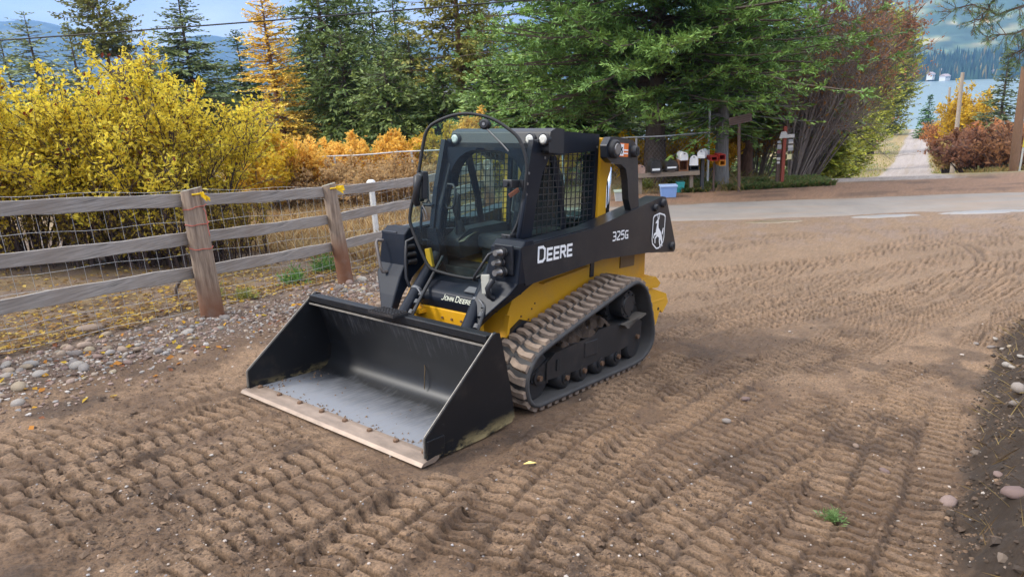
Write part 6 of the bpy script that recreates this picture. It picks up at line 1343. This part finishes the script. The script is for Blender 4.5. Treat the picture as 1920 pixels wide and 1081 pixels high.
# ---- cab
CY0, CY1 = -.40, .57
m = MB()
roofz = 2.075
def pil(pts, w, d): m.loft([[(x - d / 2, y - w / 2, z), (x + d / 2, y - w / 2, z), (x + d / 2, y + w / 2, z), (x - d / 2, y + w / 2, z)] for x, y, z in pts])
m = MB(); m.prism([(-1.72, 2.00), (-1.78, 2.075), (-2.565, 2.082), (-2.565, 1.985)], 'y', CY0, CY1); cab = bd(m, 'cab', NAVY, None, .015)
def side_frame(y0, y1, name):
    # outer shape of the side, split into beams round the window opening
    f = MB()
    f.prism([(-1.66, 2.00), (-2.56, 1.99), (-2.56, 1.94), (-1.94, 1.89), (-1.64, 1.86)], 'y', y0, y1)            # header
    f.prism([(-1.45, 1.20), (-1.50, 1.60), (-1.59, 1.995), (-1.78, 1.93), (-1.66, 1.50), (-1.60, 1.20)], 'y', y0 - .001, y1 + .001)   # front pillar
    f.prism([(-2.505, 1.00), (-2.51, 1.96), (-2.56, 1.96), (-2.56, 1.00)], 'y', y0 - .0012, y1 + .0012)            # rear pillar
    f.prism([(-1.43, 1.0), (-1.44, 1.235), (-2.51, 1.235), (-2.51, 1.0)], 'y', y0 - .0006, y1 + .0006)            # sill
    return bd(f, name, NAVY, cab, .006)
side_frame(CY1 - .045, CY1, 'side_frame'); side_frame(CY0, CY0 + .045, 'side_frame')
# brace bars and mesh of the side screens
def screen(y):
    f = MB(); r_ = .0034
    for z in np.arange(1.26, 1.93, .052):
        xa = -1.56 - max(0, (z - 1.25)) * .27; f.bar((xa, y, z + .0), (-2.51, y, z + .02), r_ * 2, r_ * 2)
    for x in np.arange(-1.62, -2.50, -.068):
        zt_ = 1.89 + .06 * (abs(x) - 1.7) if x < -1.76 else 1.25 + (abs(x) - 1.56) * 3.4
        if zt_ > 1.27: f.bar((x, y + .005, 1.235), (x, y + .005, zt_), r_ * 2, r_ * 2, (0, 1, 0))
    o = bd(f, 'screen_mesh', BLKP, cab); o['kind'] = 'stuff'
screen(CY1 - .012); screen(CY0 + .012)
for y in (CY1 - .03, CY0 + .03):
    f = MB(); f.prism([(-1.94, 1.88), (-2.08, 1.50), (-2.14, 1.24), (-2.08, 1.24), (-2.01, 1.5), (-1.86, 1.88)], 'y', y - .01, y + .01); bd(f, 'window_bar', NAVY, cab, .004)
    f = MB(); f.add([(-1.58, y - .006, 1.24), (-2.51, y - .006, 1.24), (-2.51, y - .006, 1.94), (-1.77, y - .006, 1.90)], [(0, 1, 2, 3)]); bd(f, 'side_glass', GLASS, cab)
f = MB(); f.prism([(-1.66, 1.86), (-1.84, 1.9), (-1.78, 1.80), (-1.68, 1.70)], 'y', CY1 - .04, CY1 - .003); bd(f, 'corner_gusset', NAVY, cab)
# rear wall with its window
f = MB(); f.box((-2.54, .08, 1.15), (.04, .92, .30)); f.box((-2.54, -.35, 1.6), (.04, .08, .60)); f.box((-2.54, .49, 1.6), (.04, .10, .60)); bd(f, 'rear_wall', INT, cab); f = MB(); f.add([(-2.535, -.32, 1.3), (-2.535, .45, 1.3), (-2.535, .45, 1.95), (-2.535, -.32, 1.95)], [(0, 1, 2, 3)]); bd(f, 'rear_glass', GLASS, cab)
# front frame: pillars curving into the roof beam with lamps
f = MB(); f.prism([(-1.70, 1.90), (-1.69, 1.97), (-1.71, 2.06), (-1.78, 2.09), (-1.90, 2.09), (-1.90, 1.90)], 'y', CY0 + .01, CY1 + .075); beam = bd(f, 'lamp_beam', BLKP, cab, .012)
for y in (-.325, .47, .60):
    f = MB(); f.tube([(-1.72, y, 2.0), (-1.680, y, 2.0), (-1.674, y, 2.0)], [.050, .050, .044], 20); hs = bd(f, 'work_lamp', BLKP, beam); f = MB(); f.tube([(-1.673, y, 2.0), (-1.669, y, 2.0), (-1.665, y, 2.0)], [.036, .035, .022], 20); bd(f, 'lens', LENS, hs)
def fpillar(y, nm):
    f = MB(); f.loft([[(-1.50 - dx, y - .05, z), (-1.43 - dx, y - .05, z), (-1.43 - dx, y + .05, z), (-1.50 - dx, y + .05, z)] for dx, z in ((.0, .80), (.02, 1.10), (.07, 1.45), (.17, 1.80), (.22, 1.92))]); return bd(f, nm, NAVY, cab, .012)
fpillar(CY0 + .05, 'front_pillar'); fp = fpillar(CY1 - .05, 'front_pillar')
# arched corner between pillar and beam, as seen through the door
for s, yc in ((1, CY0 + .09), (-1, CY1 - .09)):
    f = MB(); pts = [(yc - s * .03, 1.62), (yc - s * .03, 1.93)][::-1][:1] + [(yc - s * .03, 1.60)] + [(yc + s * .30 - s * .31 * math.cos(a), 1.60 + .31 * math.sin(a)) for a in np.linspace(0, math.pi / 2, 9)] + [(yc + s * .30, 1.93)]
    pts = [(p[0], p[1]) for p in pts]; f.prism(pts if s < 0 else pts[::-1], 'x', -1.72, -1.60); bd(f, 'corner_arch', NAVY, cab, .004)
# lower left foot panel and footwell
f = MB(); f.prism([(CY0 + .0, .80), (CY0 + .28, .80), (CY0 + .16, 1.02), (CY0 + .10, 1.25), (CY0 + .0, 1.25)], 'x', -1.50, -1.43); bd(f, 'foot_panel', NAVY, cab, .006)
f = MB(); f.prism([(CY1 - .0, .80), (CY1 - .22, .80), (CY1 - .13, 1.0), (CY1 - .09, 1.25), (CY1 - .0, 1.25)][::-1], 'x', -1.50, -1.43); bd(f, 'foot_panel', NAVY, cab, .006)
f = MB(); f.box((-2.0, .085, .925), (1.04, .94, .05)); f.box((-1.50, .085, .895), (.12, .86, .11)); bd(f, 'cab_floor', INT, cab); f = MB(); f.box((-1.95, CY0 + .02, 1.05), (1.0, .03, .36)); f.box((-1.95, CY1 - .055, 1.05), (1.0, .03, .36)); bd(f, 'lower_wall', INT, cab)
# seat, consoles, joysticks, screen, levers, glove
f = MB(); f.box((-2.05, .08, 1.13), (.50, .50, .14)); se = bd(f, 'seat', SEATM, cab, .04, 3); f = MB(); f.loft([[(-2.26 - .18 * t_, .08 - w, 1.18 + .62 * t_), (-2.26 - .18 * t_, .08 + w, 1.18 + .62 * t_), (-2.38 - .16 * t_, .08 + w, 1.18 + .62 * t_), (-2.38 - .16 * t_, .08 - w, 1.18 + .62 * t_)][::-1] for t_, w in ((0, .24), (.3, .25), (.7, .22), (.9, .15), (1, .10))]); bd(f, 'backrest', SEATM, se, .03, 3)
f = MB(); f.box((-2.05, .08, .98), (.44, .40, .18)); bd(f, 'seat_base', INT, se)
for y in (-.26, .40):
    f = MB(); f.prism([(-1.62, 1.00), (-1.58, 1.16), (-1.72, 1.24), (-2.25, 1.28), (-2.25, 1.05)], 'y', y - .08, y + .08); co = bd(f, 'console', INT, cab, .02)
    f = MB(); f.tube([(-1.68, y + .02, 1.20), (-1.66, y + .02, 1.28), (-1.64, y + .02, 1.32)], [.05, .035, .022], 12); f.tube([(-1.64, y + .02, 1.32), (-1.62, y + .02, 1.40), (-1.615, y + .02, 1.50), (-1.635, y + .02, 1.54)], [.022, .034, .032, .02], 12); bd(f, 'joystick', BLKP, co)
f = MB(); f.loft([[(-1.50 + a_, -.02 + b_, c_) for a_, b_, c_ in r_] for r_ in ([(0, -.05, 1.16), (.05, -.04, 1.16), (.05, .02, 1.17), (0, .02, 1.18)], [(0, .02, 1.20), (.06, .03, 1.20), (.05, .08, 1.22), (0, .07, 1.23)], [(.0, .10, 1.24), (.04, .10, 1.24), (.04, .14, 1.26), (0, .14, 1.26)])]); bd(f, 'work_glove', GLOVE, cab, .015)
f = MB(); f.box((-1.60, .47, 1.50), (.03, .10, .14), Matrix.Rotation(.3, 3, 'Z')); mo = bd(f, 'monitor', INT, cab, .01); f = MB(); f.tube([(-1.585, .40, 1.57), (-1.57, .42, 1.59), (-1.57, .52, 1.58)], .007, 6); f.tube([(-1.585, .40, 1.57), (-1.58, .385, 1.44), (-1.58, .44, 1.42)], .007, 6); bd(f, 'monitor_guard', STEEL, mo)
ORL = paint('orange lever', (.60, .11, .03), .45, amount=.1)
for x, y, z in ((-1.45, .475, 1.235), (-1.52, .50, 1.615)): f = MB(); f.bar((x, y, z), (x + .05, y - .055, z - .055), .022, .035); bd(f, 'orange_lever', ORL, cab, .006)
# step grille seen under the glass and small yellow bracket
f = MB(); f.box((-1.30, -.24, 1.02), (.03, .06, .16), Matrix.Rotation(.25, 3, 'X')); bd(f, 'yellow_bracket', YEL, cab, .006)
# handles and strut by the hinge pillar, outside
f = MB(); f.tube([(-1.42, CY1 + .0, 1.22), (-1.42, CY1 + .025, 1.30), (-1.46, CY1 + .027, 1.54), (-1.49, CY1 + .0, 1.60)], .022, 10); bd(f, 'hinge_strut', NAVY, cab)
for z in (1.66, 1.25): f = MB(); f.box((-1.395, CY1 - .05, z), (.10, .09, .06)); f.cyl((-1.34, CY1 - .05, z), (-1.325, CY1 - .05, z), .02, 10); bd(f, 'door_hinge', BLKP, cab, .006)
for x, z in ((-1.545, 1.74), (-1.53, 1.66), (-1.52, 1.58), (-2.53, 1.97), (-2.53, 1.26), (-1.75, 1.86)): f = MB(); f.cyl((x, CY1 - .002, z), (x, CY1 + .006, z), .011, 10); bd(f, 'bolt', STEEL, cab)
# grab handle left, mirror left
f = MB(); f.tube([(-1.47, CY0 + .02, 1.44), (-1.44, CY0 - .05, 1.44), (-1.43, CY0 - .065, 1.41), (-1.41, CY0 - .065, 1.18), (-1.41, CY0 - .05, 1.14), (-1.44, CY0 + .02, 1.14)], .013, 8); bd(f, 'grab_handle', NAVY, cab)
f = MB(); f.tube([(-1.52, CY0 + .02, 1.45), (-1.50, CY0 - .03, 1.45), (-1.49, CY0 - .05, 1.48), (-1.49, CY0 - .06, 1.68), (-1.50, CY0 - .08, 1.70), (-1.52, CY0 - .22, 1.715)], .008, 6); f.tube([(-1.49, CY0 - .05, 1.48), (-1.50, CY0 - .08, 1.45), (-1.51, CY0 - .14, 1.45)], .008, 6); bd(f, 'mirror_arm', BLKP, cab); f = MB(); f.box((-1.50, CY0 - .17, 1.57), (.05, .12, .22), Matrix.Rotation(-.3, 3, 'Z')); mr_ = bd(f, 'mirror', BLKP, cab, .015); f = MB(); f.box((-1.528, CY0 - .175, 1.57), (.006, .10, .19), Matrix.Rotation(-.3, 3, 'Z')); bd(f, 'mirror_glass', CHROME, mr_)

f = MB(); f.tube([(-1.56, CY0 + .11, 1.62), (-1.56, CY0 + .17, 1.62), (-1.56, CY0 + .20, 1.58), (-1.55, CY0 + .20, 1.46), (-1.55, CY0 + .17, 1.42), (-1.55, CY0 + .11, 1.42), (-1.55, CY0 + .09, 1.46), (-1.56, CY0 + .09, 1.58), (-1.56, CY0 + .11, 1.62)], .011, 8); bd(f, 'entry_handle', BLKP, cab)
# ---- the open front door: curved glass in a rubber seal
TH = math.radians(20); HX, HY = -1.42, .52
def dp(s_, z, e=0.0): return Vector((HX + s_ * math.sin(TH) + e * math.cos(TH), HY - s_ * math.cos(TH) + e * math.sin(TH), z))
DO = [(-.06, 1.42), (-.095, 1.66), (-.10, 1.82), (-.04, 1.985), (.06, 2.07), (.195, 2.14), (.365, 2.172), (.515, 2.155), (.665, 2.095), (.722, 2.035), (.75, 1.94), (.805, 1.63), (.862, 1.395), (.845, 1.27), (.72, 1.01), (.665, .955), (.57, .93), (.47, .915), (.315, .905), (.225, .95), (.145, 1.055), (.0, 1.27)]
dc, _ = closed_curve(DO, 110)
m = MB(); m.add([dp(p[0], p[1]) for p in dc], [list(range(len(dc)))]); door = bd(m, 'front_door', GLASS)
m = MB(); rings = []
for i in range(len(dc)):
    p = dp(*dc[i]); t_ = (dp(*dc[(i + 1) % len(dc)]) - dp(*dc[i - 1])).normalized(); nrm_ = Vector((math.cos(TH), math.sin(TH), 0)); bi_ = t_.cross(nrm_)
    rings.append([p + (nrm_ * math.cos(a) + bi_ * math.sin(a)) * .0135 for a in [k * math.pi / 3 for k in range(6)]])
rings.append(rings[0]); m.loft(rings, 0, False, True); bd(m, 'door_seal', RUB, door)
m = MB(); m.tube([dp(.765, 1.69, .02), dp(.77, 1.68, .05), dp(.775, 1.60, .06), dp(.79, 1.50, .05), dp(.79, 1.47, .02)], [.030, .036, .028, .028, .026], 12); dh = bd(m, 'door_handle', BLKP, door)
m = MB(); m.box(dp(.76, 1.62, -.02), (.05, .10, .22), Matrix.Rotation(-TH, 3, 'Z')); bd(m, 'latch_case', BLKP, dh, .01); m = MB(); m.tube([dp(.755, 1.695, .05), dp(.755, 1.695, .062)], .010, 8); bd(m, 'lock', STEEL, dh)
m = MB(); m.tube([dp(.745, 1.46, .02), dp(.72, 1.42, .02), dp(.70, 1.36, .02), dp(.725, 1.345, .02), dp(.745, 1.43, .02)], .005, 5); bd(m, 'key_ring', STEEL, dh)
m = MB(); m.tube([dp(.235, 2.095, -.02), dp(.235, 2.095, .03), dp(.235, 2.095, .04)], [.040, .040, .028], 18); wp_ = bd(m, 'wiper_motor', BLKP, door); m = MB(); m.tube([dp(.235, 2.095, .041), dp(.235, 2.095, .046)], .012, 10); bd(m, 'motor_cap', STEEL, wp_)
m = MB(); m.tube([dp(.215, 2.06, .02), dp(.09, 1.95, .02), dp(.04, 1.90, .02)], .006, 6); bd(m, 'wiper_arm', STEEL, wp_)
m = MB(); m.bar(dp(-.02, 1.66, -.03), dp(-.09, 1.66, .0), .03, .06); bd(m, 'hinge_plate', BLKP, door)
m = MB(); m.bar(dp(.0, 1.28, -.03), dp(-.03, 1.26, .0), .03, .05); bd(m, 'hinge_plate', BLKP, door)

# ---- lettering and emblem
def text_mesh(s_, size, shear=0.0, bold=0.0):
    cu = bpy.data.curves.new('lettering', 'FONT'); cu.body = s_; cu.size = size; cu.shear = shear; cu.offset = bold; cu.extrude = .0015; cu.space_character = 1.02
    ob = bpy.data.objects.new('lettering', cu); col.objects.link(ob); bpy.context.view_layer.update(); dg = bpy.context.evaluated_depsgraph_get(); me = bpy.data.meshes.new_from_object(ob.evaluated_get(dg)); bpy.data.objects.remove(ob); return me
def put_text(s_, size, o3, ux, uz, mat, parent, shear=0, bold=0, fit=None, name='lettering'):
    """o3: lower left corner, ux: reading direction, uz: up direction, loader frame"""
    me = text_mesh(s_, size, shear, bold); me.materials.clear(); me.materials.append(mat); X = [v.co.x for v in me.vertices]; x0, x1 = min(X), max(X); k = 1 if fit is None else fit / (x1 - x0)
    ux = Vector(ux).normalized(); uz = Vector(uz); uz = (uz - ux * uz.dot(ux)).normalized(); un = ux.cross(uz)
    for v in me.vertices: c = v.co.copy(); v.co = Vector(o3) - Vector(OFF) + ux * (c.x - x0) * k + uz * c.y + un * c.z
    me.update(); o = bpy.data.objects.new(name, me); col.objects.link(o); o.parent = parent; return o
yA = .7835
GLY = {'D': [[(0, 0), (0, 1)], [(0, 1), (.42, 1), (.62, .82), (.62, .18), (.42, 0), (0, 0)]], 'E': [[(0, 0), (0, 1)], [(0, 1), (.56, 1)], [(0, .5), (.50, .5)], [(0, 0), (.56, 0)]],
       'R': [[(0, 0), (0, 1)], [(0, 1), (.44, 1), (.58, .88), (.58, .60), (.44, .48), (0, .48)], [(.32, .48), (.62, 0)]], 'J': [[(.45, 1), (.45, .2), (.32, 0), (.02, 0)]], 'O': [[(.16, 0), (0, .18), (0, .82), (.16, 1), (.46, 1), (.62, .82), (.62, .18), (.46, 0), (.16, 0)]],
       'H': [[(0, 0), (0, 1)], [(.58, 0), (.58, 1)], [(0, .5), (.58, .5)]], 'N': [[(0, 0), (0, 1)], [(0, 1), (.58, 0)], [(.58, 0), (.58, 1)]], '3': [[(0, 1), (.42, 1), (.56, .88), (.56, .62), (.44, .5), (.56, .38), (.56, .12), (.42, 0), (0, 0)], [(.14, .5), (.44, .5)]],
       '2': [[(0, 1), (.42, 1), (.56, .88), (.56, .62), (.0, .16), (0, 0), (.58, 0)]], '5': [[(.56, 1), (.04, 1), (0, .55), (.42, .58), (.56, .46), (.56, .12), (.42, 0), (0, 0)]], 'G': [[(.62, .98), (.14, 1), (0, .86), (0, .14), (.14, 0), (.62, 0), (.62, .42), (.36, .42)]]}
def put_text(items, o3, ux, uz, un, width, mat, parent, wt_=.17, slant=0.0, name='lettering'):
    """bold painted capitals built from flat strokes; items: (character, relative height)"""
    ux = Vector(ux).normalized(); uz = Vector(uz).normalized(); un = Vector(un).normalized(); adv = 0; tot = 0
    gw = lambda ch: max(p[0] for st in GLY[ch] for p in st) if ch != ' ' else .3
    for ch, h in items: tot += (gw(ch) + .30) * h if ch != ' ' else .35 * h
    tot -= .30 * items[-1][1] - wt_; k = width / tot; f = MB(); lay = 0; adv = wt_ / 2
    for ch, h in items:
        if ch == ' ': adv += .35 * h; continue
        for st in GLY[ch]:
            for a, b in zip(st[:-1], st[1:]):
                a2 = Vector((a[0] * h, wt_ / 2 + a[1] * (h - wt_))); b2 = Vector((b[0] * h, wt_ / 2 + b[1] * (h - wt_))); d = (b2 - a2).normalized(); nn_ = Vector((-d.y, d.x)) * wt_ / 2; e = d * wt_ * .42; lay += 1
                q = [a2 - e - nn_, b2 + e - nn_, b2 + e + nn_, a2 - e + nn_]
                f.add([Vector(o3) + ux * ((adv + p.x + slant * p.y) * k) + uz * (p.y * k) + un * (.0004 * (lay % 7)) for p in q], [(0, 1, 2, 3)])
        adv += (gw(ch) + .30) * h
    return bd(f, name, mat, parent)
put_text([('D', 1.22), ('E', 1), ('E', 1), ('R', 1), ('E', 1)], (-1.405, yA, 1.080), (-1, 0, .03), (0, 0, 1), (0, 1, 0), .475, WHT, ARM_L, .20)
put_text([('3', 1), ('2', 1), ('5', 1), ('G', .92)], (-2.52, yA, 1.165), (-1, 0, .03), (.12, 0, 1), (0, 1, 0), .28, WHT, ARM_L, .15, .1)
put_text([('J', 1.15), ('O', .85), ('H', .85), ('N', .85), (' ', 1), ('D', 1.15), ('E', .85), ('E', .85), ('R', .85), ('E', .85)], (-1.113, .075, .742), (0, 1, 0), (-.27, 0, .96), (.96, 0, .27), .31, plain('pale lettering', (.60, .60, .46), .5, bump=0), cover, .14, .15)
def emblem(cx, cz, w, h):
    def P3(x, z, e, k=1.0): return (cx - x * w * k, yA + e, cz + z * h * (.5 + .5 * k))
    oc = [(-.42, .46), (0, .52), (.42, .46), (.50, .40), (.50, -.22), (.44, -.36), (.10, -.52), (-.10, -.52), (-.44, -.36), (-.50, -.22), (-.50, .40)]
    f = MB(); f.add([P3(x, z, .0005) for x, z in oc][::-1], [list(range(len(oc)))]); em = bd(f, 'emblem', BLKP, ARM_L)
    f = MB(); n = len(oc); f.add([P3(x, z, .0022) for x, z in oc] + [P3(x * .90, z * .92, .0022) for x, z in oc], [(i, n + i, n + (i + 1) % n, (i + 1) % n) for i in range(n)]); bd(f, 'emblem_border', WHT, em)
    # leaping deer facing left: body, neck and head, antlers, legs, tail
    f = MB()
    body = [(-.10, .12), (.02, .06), (.14, -.02), (.22, -.10), (.24, -.20), (.16, -.24), (.06, -.18), (-.06, -.14), (-.16, -.08), (-.18, .02)]
    neck = [(-.18, .0), (-.14, .14), (-.12, .21), (-.21, .19), (-.23, .22), (-.14, .29), (-.06, .30), (-.03, .24), (-.03, .14), (-.0, .05)]
    ant = [(-.10, .29), (-.14, .41), (-.105, .42), (-.06, .30)]; ant2 = [(-.06, .30), (-.02, .45), (.015, .44), (-.015, .29)]
    leg1 = [(-.17, -.02), (-.30, -.06), (-.34, -.17), (-.29, -.18), (-.26, -.11), (-.13, -.09)]; leg2 = [(-.13, -.10), (-.24, -.18), (-.22, -.31), (-.165, -.31), (-.18, -.20), (-.06, -.14)]
    leg3 = [(.24, -.14), (.28, -.26), (.31, -.42), (.26, -.43), (.21, -.30), (.12, -.20)]; leg4 = [(.14, -.20), (.12, -.28), (.20, -.44), (.155, -.46), (.055, -.29), (.04, -.16)]; tail = [(.20, -.06), (.27, .07), (.32, .05), (.27, -.12)]
    for q, pl in enumerate((body, neck, ant, ant2, leg1, leg2, leg3, leg4, tail)):
        a = sum(pl[i][0] * pl[(i + 1) % len(pl)][1] - pl[(i + 1) % len(pl)][0] * pl[i][1] for i in range(len(pl)))
        pp = pl if a < 0 else pl[::-1]
        f.add([P3(x, z, .0024 + .0003 * q, 1.22) for x, z in pp], [list(range(len(pp)))])
    bd(f, 'emblem_deer', WHT, em)
emblem(-3.41, 1.205, .27, .34)
